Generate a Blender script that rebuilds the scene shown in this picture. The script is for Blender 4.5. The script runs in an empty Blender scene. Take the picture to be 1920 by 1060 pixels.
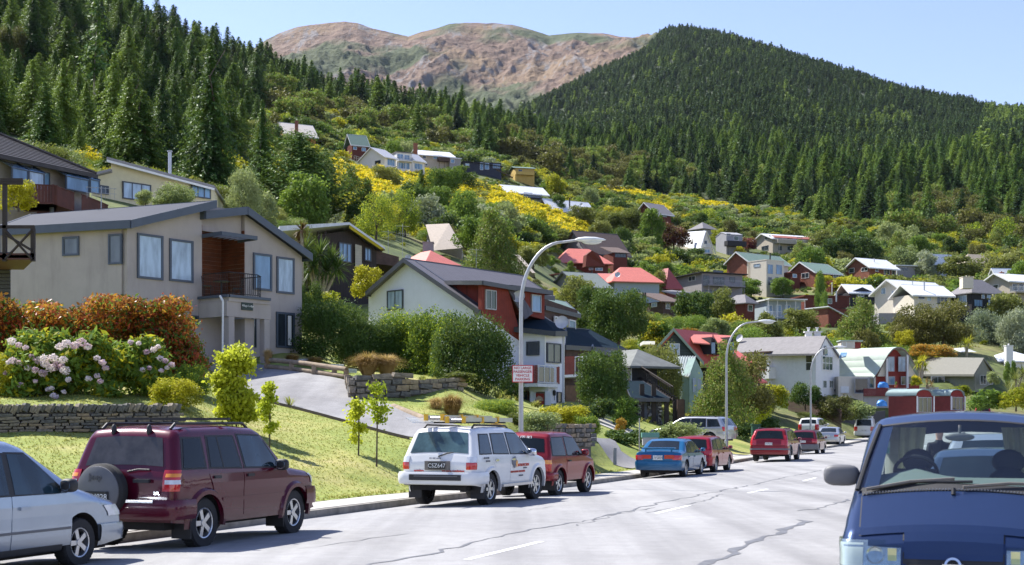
import bpy,math,random
import numpy as np
from mathutils import Vector,Matrix,noise as mnoise
R=math.radians
# --------- camera, sky, sun, exposure
F,CX,HY,CZ=2600.0,960.0,797.0,1.75
S=bpy.context.scene
COL=S.collection
cam_d=bpy.data.cameras.new('camera');cam=bpy.data.objects.new('camera',cam_d);COL.objects.link(cam)
cam.location=(0,0,CZ);cam.rotation_euler=(R(90),0,0)
cam_d.sensor_width=36;cam_d.lens=F/1920*36;cam_d.shift_y=(HY-530)/1920
cam_d.clip_start=0.1;cam_d.clip_end=20000
cam_d.dof.use_dof=True;cam_d.dof.focus_distance=40;cam_d.dof.aperture_fstop=4.2
S.camera=cam
HAZE=1.4e-5
SUN_EL=R(52);SUN_H=Vector((-0.82,0.57)).normalized()
W=bpy.data.worlds.new('World');S.world=W;W.use_nodes=True
wn=W.node_tree;wn.nodes.clear()
sky=wn.nodes.new('ShaderNodeTexSky');sky.sky_type='NISHITA';sky.sun_disc=False
sky.sun_elevation=SUN_EL;sky.sun_rotation=math.atan2(SUN_H.x,SUN_H.y)
sky.altitude=400;sky.air_density=1.0;sky.dust_density=0.4;sky.ozone_density=2.2
bg=wn.nodes.new('ShaderNodeBackground');bg.inputs[1].default_value=0.105
wo=wn.nodes.new('ShaderNodeOutputWorld')
tint=wn.nodes.new('ShaderNodeMix');tint.data_type='RGBA';tint.blend_type='MULTIPLY';tint.inputs[0].default_value=1;tint.inputs[7].default_value=(1.08,.95,1.06,1)
wn.links.new(sky.outputs[0],tint.inputs[6]);wn.links.new(tint.outputs[2],bg.inputs[0]);wn.links.new(bg.outputs[0],wo.inputs[0])
sun_d=bpy.data.lights.new('sun','SUN');sun_d.energy=4.6;sun_d.angle=R(0.5);sun_d.color=(1.0,0.965,0.90)
sun=bpy.data.objects.new('sun',sun_d);COL.objects.link(sun)
sdir=Vector((SUN_H.x*math.cos(SUN_EL),SUN_H.y*math.cos(SUN_EL),math.sin(SUN_EL)))
sun.rotation_euler=sdir.to_track_quat('Z','Y').to_euler();sun.location=(-200,150,300)
S.view_settings.view_transform='Standard';S.view_settings.look='None'
S.view_settings.exposure=1.08;S.view_settings.gamma=1.0;S.view_settings.use_curve_mapping=False
S.render.engine='CYCLES'
S.cycles.use_denoising=True
S.cycles.max_bounces=6;S.cycles.diffuse_bounces=2;S.cycles.glossy_bounces=3
S.cycles.transmission_bounces=5;S.cycles.transparent_max_bounces=12;S.cycles.volume_bounces=0
S.cycles.caustics_reflective=False;S.cycles.caustics_refractive=False
S.cycles.sample_clamp_indirect=6
try:S.cycles.denoiser='OPENIMAGEDENOISE';S.cycles.denoising_input_passes='RGB_ALBEDO_NORMAL'
except Exception:pass
# --------- coordinates
SA,CA=math.sin(math.atan(0.365)),math.cos(math.atan(0.365))
def P(px,py,Y):return Vector(((px-CX)/F*Y,Y,CZ+(HY-py)/F*Y))
def uv2xy(u,v):
 return(u*SA-v*CA,u*CA+v*SA)
def xy2uv(x,y):return(x*SA+y*CA,-x*CA+y*SA)
def curve_c(u):
 u=np.asarray(u,float);d=np.clip(u-100,0,None)
 return-np.where(d<70,d*d/600.0,8.1667+(d-70)*0.2333)
ROADU=[-60,0,30,44,60,72,90,112,130,150,180,220,300]
ROADZ=[0,0,0,-.12,-.12,-.02,.02,.2,.55,1.1,2.2,3.6,6]
def road_long(u):return np.interp(u,ROADU,ROADZ)
def road_cross(v):
 v=np.asarray(v,float);d=np.abs(v-6.3)
 return-0.10*np.clip((d-4.2)/2.7,0,1.3)**1.3
def road_z(u,v):return road_long(u)+road_cross(v)
VK=13.2;VKR=-0.6;VP=14.55
# --------- terrain height: smooth interpolation of surveyed spots
ANCH=[(0,815,33),(165,814,34),(330,812,35),(0,768,35.5),(165,766,36.5),(330,775,37.5),(100,722,43),(300,708,47),(15,690,61),(237,690,59),(400,702,62),(490,684,63),(565,664,67),(390,722,54),(486,751,50),(640,790,46),(766,824,43),(870,856,40.5),(470,700,60),(655,718,56),(734,762,50),(813,790,47),(900,820,45),(655,704,58),(740,722,56),(850,728,56),(780,750,52.5),(850,782,49),(940,800,48),(1010,812,50),(1080,812,53),(1110,826,58),(1200,857,62),(1290,848,76),(1330,838,80),(600,674,72),(700,694,70),(850,720,64),(900,752,60),(1000,756,86),(1060,752,88),(690,640,90),(850,670,88),(1120,782,80),(1200,792,90),(1280,798,98),(1400,822,95),(1420,800,112),(1460,806,112),(1545,798,124),(1480,766,132),(1560,766,140),(1600,778,138),(1650,772,150),(1300,765,115),(1390,752,128),(1480,737,150),(1575,737,150),(1650,748,152),(1750,765,155),(1800,762,160),(1900,755,165),(1980,757,170),(2200,757,170),(1790,708,170),(1850,702,175),(1900,690,185),(2100,690,185),(560,562,100),(650,562,104),(720,560,107),(500,530,92),(300,470,80),(100,460,80),(-200,460,80),(-200,690,60),(-200,768,36),(-200,815,33),(130,394,90),(0,396,88),(-200,390,88),(300,396,107),(400,402,112),(480,432,122),(600,470,132),(700,482,142),(760,505,136),(820,470,180),(100,312,150),(300,338,160),(480,400,158),(480,335,230),(0,255,180),(-300,230,180),(560,412,190),(640,402,235),(700,435,172),(760,400,245),(850,432,230),(950,470,220),(1000,492,222),(900,562,142),(1000,560,165),(1100,605,162),(1200,604,172),(1300,622,172),(1400,642,192),(1500,642,202),(1600,650,204),(1700,650,206),(1800,640,206),(1900,640,212),(2100,640,210),(620,332,310),(735,327,380),(820,328,410),(900,328,430),(985,338,450),(670,302,400),(560,262,400),(470,245,420),(980,378,400),(1060,407,400),(1190,421,400),(1238,415,425),(1300,476,370),(1480,473,400),(1120,491,290),(1095,514,262),(1130,566,238),(1320,562,270),(1430,553,290),(1450,615,240),(1525,530,310),(1640,521,330),(1760,530,345),(1820,507,372),(1900,572,270),(1710,588,235),(1830,588,238),(1600,472,420),(1700,445,450),(1900,445,440),(2150,445,440),(300,210,300),(100,215,280),(480,205,450),(700,235,550),(850,256,580),(1000,306,600),(1100,320,620),(1200,335,620),(1300,335,650),(1500,375,560),(1700,392,530),(1900,395,500),(2150,395,500),(-300,-40,520),(0,-40,550),(240,42,600),(480,135,650),(700,196,750),(830,222,780),(960,252,800),(-300,100,900),(240,190,900),(480,240,950),(700,300,1000),(850,310,1100),(960,285,1000),(1000,262,1100),(1100,225,1600),(1060,262,1100),(1300,205,1300),(1300,290,800),(1600,305,900),(1900,305,800),(2150,305,800),(1900,220,1600),(1750,240,1500),(1600,147,2100),(1300,60,2500),(1238,64,2550),(1265,60,2550),(1216,98,2500),(1400,86,2400),(1500,117,2300),(1700,172,1950),(1800,192,1750),(1960,212,1750),(2150,250,1600),(1180,116,2500),(1100,150,2300),(1030,185,2050),(975,215,1900),(1300,200,3400),(1600,300,3200),(1900,330,2700),(2150,360,2600),(1180,200,3300),(950,290,2600),(700,380,2400),(480,380,2000),(0,380,1800),(-300,380,1800),]
_ax,_ly,_py=[],[],[]
for(px,py,Y)in ANCH:
 _ax.append((px-CX)/F*5);_ly.append(math.log(Y));_py.append(py)
for u in list(range(2,150,6)):
 for v,dz in((VP,.08),(VKR-1.6,.1),(VKR-9,.1)):
  c=float(curve_c(u));x,y=uv2xy(u,v+c)
  if y<12:continue
  z=float(road_long(u))+dz
  _ax.append(x/y*5);_ly.append(math.log(y));_py.append(HY+(CZ-z)*F/y)
for x,y,z in((-25,15,1.2),(-30,25,2),(-60,30,6),(30,20,0),(60,40,0),(80,90,0),(15,12,0),(-14,14,.6),(-14,22,.6),(-11,24,.5)):
 _ax.append(x/y*5);_ly.append(math.log(y));_py.append(HY+(CZ-z)*F/y)
_A=np.stack([_ax,_ly],1);_b=np.array(_py)
def _ker(r):return np.sqrt(r*r+0.0025)
_n=len(_A)
_K=_ker(np.linalg.norm(_A[:,None]-_A[None],axis=2))
_M=np.zeros((_n+3,_n+3));_M[:_n,:_n]=_K-np.eye(_n)*0.004
_M[:_n,_n]=1;_M[:_n,_n+1:]=_A;_M[_n,:_n]=1;_M[_n+1:,:_n]=_A.T
_w=np.linalg.solve(_M,np.concatenate([_b,np.zeros(3)]))
def hill_py(a,Y):
 q=np.stack([np.ravel(a)*5,np.log(np.ravel(Y))],1);out=np.empty(len(q))
 for i in range(0,len(q),20000):
  qq=q[i:i+20000]
  out[i:i+20000]=_ker(np.linalg.norm(qq[:,None]-_A[None],axis=2))@_w[:_n]+_w[_n]+qq@_w[_n+1:]
 return out.reshape(np.shape(Y))
def sstep(x,a,b):
 t=np.clip((x-a)/(b-a),0,1);return t*t*(3-2*t)
def H(X,Y):
 X=np.asarray(X,float);Y=np.asarray(Y,float)
 Yc=np.maximum(Y,8.0)
 z=CZ+(HY-hill_py(np.clip(X/Yc,-1.3,1.3),Yc))/F*Yc
 u,v=xy2uv(X,Y);v=v-curve_c(u)
 rz=road_long(u)
 corr=np.where((v>VKR-1.5)&(v<VP),1.0,0.0)
 wl=sstep(v,VP,VP+2.5);wr=sstep(-v,-(VKR-1.5),-(VKR-1.5)+3)
 wgt=np.where(v>6,wl,wr)
 far=sstep(u,152,178);wgt=np.maximum(wgt,far)
 base=rz+0.06-0.3*corr*(1-far)
 return base*(1-wgt)+z*wgt
def Hs(x,y):return float(H(np.array([x]),np.array([y]))[0])
_RY=np.exp(np.linspace(math.log(14),math.log(2700),700))
_raycache={}
def hit(px,py,ymin=14):
 """first place where the sight line through a photo pixel meets the ground"""
 a=(px-CX)/F;key=round(px/2)
 if key not in _raycache:
  _raycache[key]=HY+(CZ-H(a*_RY,_RY))*F/_RY
 pr=_raycache[key]
 ok=np.where((pr<=py)&(_RY>=ymin))[0]
 Y=_RY[ok[0]]if len(ok)else 600.0
 return a*Y,Y,Hs(a*Y,Y)
# --------- object helpers
def tag(o,label=None,cat=None,group=None,kind=None):
 if label:o['label']=label
 if cat:o['category']=cat
 if group:o['group']=group
 if kind:o['kind']=kind
 return o
def empty(name,loc,label,cat,group=None,rz=0):
 o=bpy.data.objects.new(name,None);COL.objects.link(o);o.empty_display_size=.3
 o.location=loc;o.rotation_euler=(0,0,rz)
 return tag(o,label,cat,group)
def link(name,me,parent=None,local=False):
 o=bpy.data.objects.new(name,me);COL.objects.link(o)
 if parent is not None:
  o.parent=parent
  if not local and parent.type=='EMPTY':o.location=-parent.location
 return o
class MB:
 def __init__(s):s.v=[];s.f=[];s.m=[]
 def add(s,pts,faces,m=0):
  b=len(s.v);s.v.extend([tuple(p)for p in pts])
  for f in faces:s.f.append(tuple(b+i for i in f));s.m.append(m)
 def quad(s,a,b,c,d,m=0):s.add([a,b,c,d],[(0,1,2,3)],m)
 def poly(s,pts,m=0):s.add(pts,[tuple(range(len(pts)))],m)
 def pbox(s,o,a,b,c,m=0):
  """solid from a corner and three edge vectors"""
  o,a,b,c=Vector(o),Vector(a),Vector(b),Vector(c)
  pts=[o,o+a,o+a+b,o+b,o+c,o+a+c,o+a+b+c,o+b+c]
  fs=[(0,3,2,1),(4,5,6,7),(0,1,5,4),(1,2,6,5),(2,3,7,6),(3,0,4,7)]
  if a.cross(b).dot(c)<0:fs=[f[::-1]for f in fs]
  s.add(pts,fs,m)
 def box(s,x0,x1,y0,y1,z0,z1,m=0):s.pbox((x0,y0,z0),(x1-x0,0,0),(0,y1-y0,0),(0,0,z1-z0),m)
 def prism(s,pts,vec,m=0):
  n=len(pts);vec=Vector(vec);a=[Vector(p)for p in pts];b=[p+vec for p in a]
  nrm=Vector((0,0,0))
  for i in range(n):nrm+=a[i].cross(a[(i+1)%n])
  fl=nrm.dot(vec)>0
  f=[tuple(range(n)),tuple(range(2*n-1,n-1,-1))]+[((i+1)%n,i,n+i,n+(i+1)%n)for i in range(n)]
  if fl:f=[g[::-1]for g in f]
  s.add(a+b,f,m)
 def cyl(s,p0,p1,r0,r1=None,n=8,m=0,caps=True):
  r1=r0 if r1 is None else r1
  p0,p1=Vector(p0),Vector(p1);d=(p1-p0).normalized()
  a=d.orthogonal().normalized();b=d.cross(a)
  pts=[]
  for p,r in((p0,r0),(p1,r1)):
   for i in range(n):
    t=2*math.pi*i/n;pts.append(p+a*(r*math.cos(t))+b*(r*math.sin(t)))
  f=[(i,(i+1)%n,n+(i+1)%n,n+i)for i in range(n)]
  if caps:f+=[tuple(range(n-1,-1,-1)),tuple(range(n,2*n))]
  s.add(pts,f,m)
 def tube(s,pts,r,n=8,m=0):
  for i in range(len(pts)-1):
   ra=r[i]if isinstance(r,(list,tuple))else r;rb=r[i+1]if isinstance(r,(list,tuple))else r
   s.cyl(pts[i],pts[i+1],ra,rb,n,m)
 def lathe(s,prof,o=(0,0,0),ax=(0,0,1),n=16,m=0):
  """prof: (radius, height) along axis"""
  o=Vector(o);d=Vector(ax).normalized();a=d.orthogonal().normalized();b=d.cross(a);pts=[]
  for r,h in prof:
   for i in range(n):
    t=2*math.pi*i/n;pts.append(o+d*h+a*(r*math.cos(t))+b*(r*math.sin(t)))
  f=[]
  for k in range(len(prof)-1):
   for i in range(n):f.append((k*n+i,k*n+(i+1)%n,(k+1)*n+(i+1)%n,(k+1)*n+i))
  s.add(pts,f,m)
 def ell(s,c,r,nu=12,nv=8,m=0,pw=1):
  c=Vector(c);pts=[];f=[];g=lambda v:math.copysign(abs(v)**pw,v)
  for j in range(nv+1):
   th=math.pi*j/nv
   for i in range(nu):
    t=2*math.pi*i/nu
    pts.append(c+Vector((r[0]*g(math.sin(th))*g(math.cos(t)),r[1]*g(math.sin(th))*g(math.sin(t)),r[2]*g(math.cos(th)))))
  for j in range(nv):
   for i in range(nu):f.append((j*nu+i,(j+1)*nu+i,(j+1)*nu+(i+1)%nu,j*nu+(i+1)%nu))
  s.add(pts,f,m)
 def grid(s,P2,m=0,flip=False):
  """2-D list of points -> quads"""
  nr,nc=len(P2),len(P2[0]);pts=[p for row in P2 for p in row];f=[]
  for i in range(nr-1):
   for j in range(nc-1):
    q=(i*nc+j,i*nc+j+1,(i+1)*nc+j+1,(i+1)*nc+j)
    f.append(q[::-1]if flip else q)
  s.add(pts,f,m)
 def mesh(s,name,mats,smooth=None):
  me=bpy.data.meshes.new(name);me.from_pydata(s.v,[],s.f)
  for mt in(mats if isinstance(mats,(list,tuple))else[mats]):me.materials.append(mt)
  if max(s.m,default=0)>0:me.polygons.foreach_set('material_index',s.m)
  if smooth:
   me.shade_smooth();me.set_sharp_from_angle(angle=R(smooth))
  me.update();return me
 def build(s,name,mats,parent=None,smooth=None,local=False):
  return link(name,s.mesh(name,mats,smooth),parent,local)
def np_mesh(name,verts,quads,mats,mi=None,smooth=False):
 me=bpy.data.meshes.new(name);nv,nf=len(verts),len(quads)
 me.vertices.add(nv);me.vertices.foreach_set('co',np.asarray(verts,np.float32).ravel())
 me.loops.add(nf*4);me.loops.foreach_set('vertex_index',np.asarray(quads,np.int32).ravel())
 me.polygons.add(nf);me.polygons.foreach_set('loop_start',np.arange(0,nf*4,4,dtype=np.int32))
 try:me.polygons.foreach_set('loop_total',np.full(nf,4,np.int32))
 except Exception:pass
 for mt in(mats if isinstance(mats,(list,tuple))else[mats]):me.materials.append(mt)
 if mi is not None:me.polygons.foreach_set('material_index',np.asarray(mi,np.int32))
 me.polygons.foreach_set('use_smooth',np.full(nf,smooth,bool))
 me.update(calc_edges=True);me.validate();return me
# --------- materials
def nt(name):
 m=bpy.data.materials.new(name);m.use_nodes=True;t=m.node_tree
 return m,t,t.nodes['Principled BSDF']
def coords(t,kind='Object',scale=None):
 tc=t.nodes.new('ShaderNodeTexCoord');o=tc.outputs[kind]
 if scale is not None:
  mp=t.nodes.new('ShaderNodeMapping');t.links.new(o,mp.inputs[0])
  mp.inputs['Scale'].default_value=scale if hasattr(scale,'__len__')else(scale,)*3
  o=mp.outputs[0]
 return o
def noise_(t,co,scale,detail=4,rough=.55,dist=0):
 n=t.nodes.new('ShaderNodeTexNoise');n.inputs['Scale'].default_value=scale;n.inputs['Detail'].default_value=detail
 n.inputs['Roughness'].default_value=rough;n.inputs['Distortion'].default_value=dist
 if co is not None:t.links.new(co,n.inputs['Vector'])
 return n
def ramp(t,fac,stops):
 r=t.nodes.new('ShaderNodeValToRGB');e=r.color_ramp.elements
 while len(e)<len(stops):e.new(.5)
 for el,(p,c)in zip(e,stops):el.position=p;el.color=(*c,1)if len(c)==3 else c
 t.links.new(fac,r.inputs[0]);return r.outputs[0]
def mixc(t,fac,a,b,mode='MIX'):
 m=t.nodes.new('ShaderNodeMix');m.data_type='RGBA';m.blend_type=mode
 for s_,val in((0,fac),(6,a),(7,b)):
  if hasattr(val,'node'):t.links.new(val,m.inputs[s_])
  else:m.inputs[s_].default_value=val if s_==0 else(*val,1)
 return m.outputs[2]
def bump(t,b,h,strength=.3,dist=.02):
 n=t.nodes.new('ShaderNodeBump');n.inputs['Strength'].default_value=strength;n.inputs['Distance'].default_value=dist
 t.links.new(h,n.inputs['Height']);t.links.new(n.outputs[0],b.inputs['Normal'])
def hexc(h):
 h=h.lstrip('#');c=[int(h[i:i+2],16)/255 for i in(0,2,4)]
 return tuple(x/12.92 if x<=.04045 else((x+.055)/1.055)**2.4 for x in c)
_mc={}
def M(name,col,rough=.6,metal=0,var=.12,scale=3,bmp=.0,coat=0,spec=.5,stretch=None,dirt=0):
 """plain surface with mottling; cached by name"""
 if name in _mc:return _mc[name]
 m,t,b=nt(name);co=coords(t,'Object',stretch if stretch else 1)
 n=noise_(t,co,scale,5,.6)
 lo=tuple(max(0,c*(1-var))for c in col);hi=tuple(min(1,c*(1+var))for c in col)
 c=ramp(t,n.outputs[0],[(.3,lo),(.7,hi)])
 if dirt:
  n2=noise_(t,coords(t,'Object',(1,1,.18)),1.7,6,.7)
  c=mixc(t,ramp(t,n2.outputs[0],[(.5,(0,0,0)),(.75,(dirt,)*3)]),c,tuple(x*.55 for x in col))
 t.links.new(c,b.inputs['Base Color']);b.inputs['Roughness'].default_value=rough
 b.inputs['Metallic'].default_value=metal;b.inputs['Coat Weight'].default_value=coat
 b.inputs['Specular IOR Level'].default_value=spec
 if bmp:
  n3=noise_(t,co,scale*9,3,.6);bump(t,b,n3.outputs[0],bmp,.02)
 _mc[name]=m;return m
def glassy(name,col,rough=.04,tint_var=.3,scale=1.2):
 """window pane: glossy sheet; a dim room, curtain or reflection is put into its colour"""
 if name in _mc:return _mc[name]
 m,t,b=nt(name);co=coords(t,'Object',(1.3,1.3,.35))
 n=noise_(t,co,scale,3,.5)
 c=ramp(t,n.outputs[0],[(.35,tuple(x*(1-tint_var)for x in col)),(.65,tuple(min(1,x*(1+tint_var))for x in col))])
 t.links.new(c,b.inputs['Base Color']);b.inputs['Roughness'].default_value=rough
 b.inputs['Specular IOR Level'].default_value=.6;b.inputs['IOR'].default_value=1.5
 _mc[name]=m;return m
def striped(name,col,col2,axis='Z',freq=8,rough=.5,duty=.12,bmp=.3,metal=0,var=.1,world=False):
 """boards, sheet ribs, tile courses: fine relief running across one axis"""
 if name in _mc:return _mc[name]
 m,t,b=nt(name);co=coords(t,'Object')
 sx=t.nodes.new('ShaderNodeSeparateXYZ');t.links.new(co,sx.inputs[0])
 if axis=='Z':src=sx.outputs['Z']
 else:
  ang=axis if not isinstance(axis,str)else 0
  d=t.nodes.new('ShaderNodeVectorMath');d.operation='DOT_PRODUCT';t.links.new(co,d.inputs[0])
  d.inputs[1].default_value=(math.cos(ang),math.sin(ang),0);src=d.outputs['Value']
 mu=t.nodes.new('ShaderNodeMath');mu.operation='MULTIPLY';t.links.new(src,mu.inputs[0]);mu.inputs[1].default_value=freq
 fr=t.nodes.new('ShaderNodeMath');fr.operation='FRACT';t.links.new(mu.outputs[0],fr.inputs[0])
 n=noise_(t,co,2.2,5,.6)
 base=ramp(t,n.outputs[0],[(.3,tuple(x*(1-var)for x in col)),(.7,tuple(min(1,x*(1+var))for x in col))])
 k=ramp(t,fr.outputs[0],[(0,(1,1,1)),(duty,(0,0,0))])
 c=mixc(t,k,base,col2)
 t.links.new(c,b.inputs['Base Color']);b.inputs['Roughness'].default_value=rough;b.inputs['Metallic'].default_value=metal;b.inputs['Specular IOR Level'].default_value=.25
 if bmp:bump(t,b,fr.outputs[0],bmp,.03)
 _mc[name]=m;return m
def leafm(name,c1,c2,c3=None,trans=.35,rough=.5,nscale=.6,orand=.6):
 """foliage: colour drifts from clump to clump and from plant to plant"""
 if name in _mc:return _mc[name]
 m,t,b=nt(name);co=coords(t,'Object')
 n=noise_(t,co,nscale,3,.6)
 geo=t.nodes.new('ShaderNodeObjectInfo')
 rnd=t.nodes.new('ShaderNodeTexWhiteNoise');rnd.noise_dimensions='3D'
 fl=t.nodes.new('ShaderNodeVectorMath');fl.operation='SNAP';t.links.new(co,fl.inputs[0]);fl.inputs[1].default_value=(.11,)*3
 t.links.new(fl.outputs[0],rnd.inputs['Vector'])
 a=t.nodes.new('ShaderNodeMath');a.operation='MULTIPLY_ADD';t.links.new(geo.outputs['Random'],a.inputs[0]);a.inputs[1].default_value=orand
 t.links.new(n.outputs[0],a.inputs[2])
 a2=t.nodes.new('ShaderNodeMath');a2.operation='MULTIPLY_ADD';t.links.new(rnd.outputs[0],a2.inputs[0]);a2.inputs[1].default_value=.35
 t.links.new(a.outputs[0],a2.inputs[2])
 off=.35+orand/2
 st=[(max(0,off-.17),c1),(off+.1,c2)]+([(min(1,off+.33),c3)]if c3 else[])
 c=ramp(t,a2.outputs[0],st)
 t.links.new(c,b.inputs['Base Color']);b.inputs['Roughness'].default_value=rough
 b.inputs['Specular IOR Level'].default_value=.12
 tr=t.nodes.new('ShaderNodeBsdfTranslucent');t.links.new(mixc(t,.5,c,(.35,.45,.05),'MIX'),tr.inputs[0])
 tr2=mixc(t,.25,c,(.5,.6,.08));t.links.new(tr2,tr.inputs[0])
 ms=t.nodes.new('ShaderNodeMixShader');ms.inputs[0].default_value=trans
 t.links.new(b.outputs[0],ms.inputs[1]);t.links.new(tr.outputs[0],ms.inputs[2])
 t.links.new(ms.outputs[0],t.nodes['Material Output'].inputs[0])
 _mc[name]=m;return m
# --------- ground, hills, road
def ground_mat():
 m,t,b=nt('ground_soil');co=coords(t,'Object')
 n1=noise_(t,co,.035,6,.65,.3);n2=noise_(t,co,.6,6,.7)
 c1=ramp(t,n1.outputs[0],[(.35,(.055,.085,.018)),(.5,(.12,.15,.035)),(.62,(.24,.2,.09)),(.75,(.07,.1,.02))])
 c2=ramp(t,n2.outputs[0],[(.35,(.55,.55,.5)),(.65,(1.15,1.15,1.0))])
 c=mixc(t,1.0,c1,c2,'MULTIPLY')
 ln=t.nodes.new('ShaderNodeVectorMath');ln.operation='LENGTH';t.links.new(co,ln.inputs[0])
 mr=t.nodes.new('ShaderNodeMapRange');mr.inputs[1].default_value=430;mr.inputs[2].default_value=620
 t.links.new(ln.outputs['Value'],mr.inputs[0])
 c=mixc(t,mr.outputs[0],c,(.03,.045,.018))
 t.links.new(c,b.inputs['Base Color']);b.inputs['Roughness'].default_value=.95
 bump(t,b,n2.outputs[0],.6,.3);return m
def lawn_mat():
 m,t,b=nt('lawn_turf');co=coords(t,'Object')
 n1=noise_(t,co,.35,6,.65,.4);n2=noise_(t,co,9,5,.75);n3=noise_(t,co,.12,3,.5)
 c1=ramp(t,n1.outputs[0],[(.33,(.17,.22,.035)),(.48,(.26,.29,.06)),(.6,(.38,.36,.11)),(.72,(.46,.38,.18))])
 c1=mixc(t,ramp(t,n3.outputs[0],[(.45,(0,0,0)),(.6,(.7,.7,.7))]),c1,(.22,.28,.045))
 c=mixc(t,1.0,c1,ramp(t,n2.outputs[0],[(.3,(.55,.6,.5)),(.7,(1.3,1.25,1.2))]),'MULTIPLY')
 t.links.new(c,b.inputs['Base Color']);b.inputs['Roughness'].default_value=.9
 bump(t,b,n2.outputs[0],.8,.05);return m
def asphalt(name,lo,hi,patch=.5):
 m,t,b=nt(name);co=coords(t,'Object')
 n1=noise_(t,coords(t,'Object',(1,1,1)),.22,6,.65,.6);n2=noise_(t,co,55,3,.8);n4=noise_(t,co,3.1,6,.7)
 sp=t.nodes.new('ShaderNodeMapping');sp.inputs['Rotation'].default_value=(0,0,math.atan(.365));sp.inputs['Scale'].default_value=(1,.03,1)
 t.links.new(co,sp.inputs[0]);n3=noise_(t,sp.outputs[0],.8,4,.6)
 c1=ramp(t,n1.outputs[0],[(.3,lo),(.7,hi)])
 c1=mixc(t,1.0,c1,ramp(t,n3.outputs[0],[(.33,(.78,.78,.79)),(.6,(1.07,1.07,1.07))]),'MULTIPLY')
 c1=mixc(t,1.0,c1,ramp(t,n4.outputs[0],[(.3,(.88,.88,.88)),(.65,(1.05,1.05,1.05))]),'MULTIPLY')
 c=mixc(t,1.0,c1,ramp(t,n2.outputs[0],[(.3,(.68,.68,.68)),(.7,(1.25,1.25,1.25))]),'MULTIPLY')
 t.links.new(c,b.inputs['Base Color']);b.inputs['Roughness'].default_value=.9
 b.inputs['Specular IOR Level'].default_value=.25
 bump(t,b,n2.outputs[0],.5,.01);return m
m_ground=ground_mat();m_lawn=lawn_mat()
m_road=asphalt('chipseal',(.27,.265,.262),(.36,.355,.35))
m_drive=asphalt('old_tarseal',(.225,.22,.22),(.31,.305,.305))
m_conc=M('concrete_path',(.42,.40,.36),.85,var=.18,scale=1.3,bmp=.2,dirt=.3)
m_kerb=M('kerb_concrete',(.24,.22,.19),.9,var=.35,scale=2.5,bmp=.4)
m_paint=M('road_paint',(.78,.78,.76),.6,var=.12,scale=6)
m_tar=M('tar_seal',(.14,.14,.145),.55,var=.3,scale=5)
a_vals=np.unique(np.concatenate([np.linspace(-1.25,-.45,14),np.linspace(-.42,.42,260),np.linspace(.45,1.25,14)]))
y_vals=np.exp(np.linspace(math.log(9),math.log(3300),330))
AA,YY=np.meshgrid(a_vals,y_vals);XX=AA*YY
ZZ=H(XX,YY)
u_,v_=xy2uv(XX,YY);v_=v_-curve_c(u_)
inside=sstep(v_,VP+1,VP+3)*sstep(-v_,-(VP+34),-(VP+30))*sstep(u_,-8,-4)*sstep(-u_,-122,-118)
ZZ=ZZ-.45*inside
def fbm_np(X,Y,sc,oct=5,seed=0,ridged=False):
 rs=np.random.RandomState(seed);out=np.zeros(X.shape);amp=1;tot=0
 for o in range(oct):
  th=rs.rand()*6.28;xr=(X*math.cos(th)-Y*math.sin(th))/sc+rs.rand()*100;yr=(X*math.sin(th)+Y*math.cos(th))/sc+rs.rand()*100
  tab=rs.rand(256,256);xi=np.floor(xr).astype(int);yi=np.floor(yr).astype(int);fx=xr-xi;fy=yr-yi
  fx=fx*fx*(3-2*fx);fy=fy*fy*(3-2*fy)
  g=lambda i,j:tab[(xi+i)%256,(yi+j)%256]
  n=(g(0,0)*(1-fx)+g(1,0)*fx)*(1-fy)+(g(0,1)*(1-fx)+g(1,1)*fx)*fy
  if ridged:n=1-abs(2*n-1)
  out+=n*amp;tot+=amp;amp*=.5;sc*=.5
 return out/tot
nr,nc=AA.shape
idx=np.arange(nr*nc).reshape(nr,nc)
q=np.stack([idx[:-1,:-1],idx[:-1,1:],idx[1:,1:],idx[1:,:-1]],-1).reshape(-1,4)
tag(link('hillside',np_mesh('hillside',np.stack([XX,YY,ZZ],-1).reshape(-1,3),q,m_ground,smooth=True)),kind='structure')
def uv_sheet(name,us,vs,zf,mat,skip=None):
 U,V=np.meshgrid(us,vs,indexing='ij');Vc=V+curve_c(U);X,Y=uv2xy(U,Vc);Z=zf(U,V,X,Y)
 a,b_=U.shape;ii=np.arange(a*b_).reshape(a,b_)
 qq=np.stack([ii[:-1,:-1],ii[:-1,1:],ii[1:,1:],ii[1:,:-1]],-1).reshape(-1,4)[:,::-1]
 return tag(link(name,np_mesh(name,np.stack([X,Y,Z],-1).reshape(-1,3),qq,mat,smooth=True)),kind='structure')
def lawn_z(U,V,X,Y):
 e=sstep(V,VP+29,VP+33);e2=sstep(U,116,120);return H(X,Y)-.5*np.maximum(e,e2)*1+.0
uv_sheet('lawn',np.arange(-10,121,.6),np.concatenate([np.arange(VP,VP+12,.5),np.arange(VP+12,VP+34.1,1.0)]),lawn_z,m_lawn)
uv_sheet('verge',np.arange(-30,140,2.),np.array([-60,-45,-30,-20,-14,-10,-7,-5,-3.5,VKR-1.45]),lambda U,V,X,Y:road_long(U)+.07,m_lawn)
uv_sheet('road',np.arange(-40,185,1.),np.linspace(VKR,VK,24),lambda U,V,X,Y:road_z(U,V),m_road)
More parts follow.
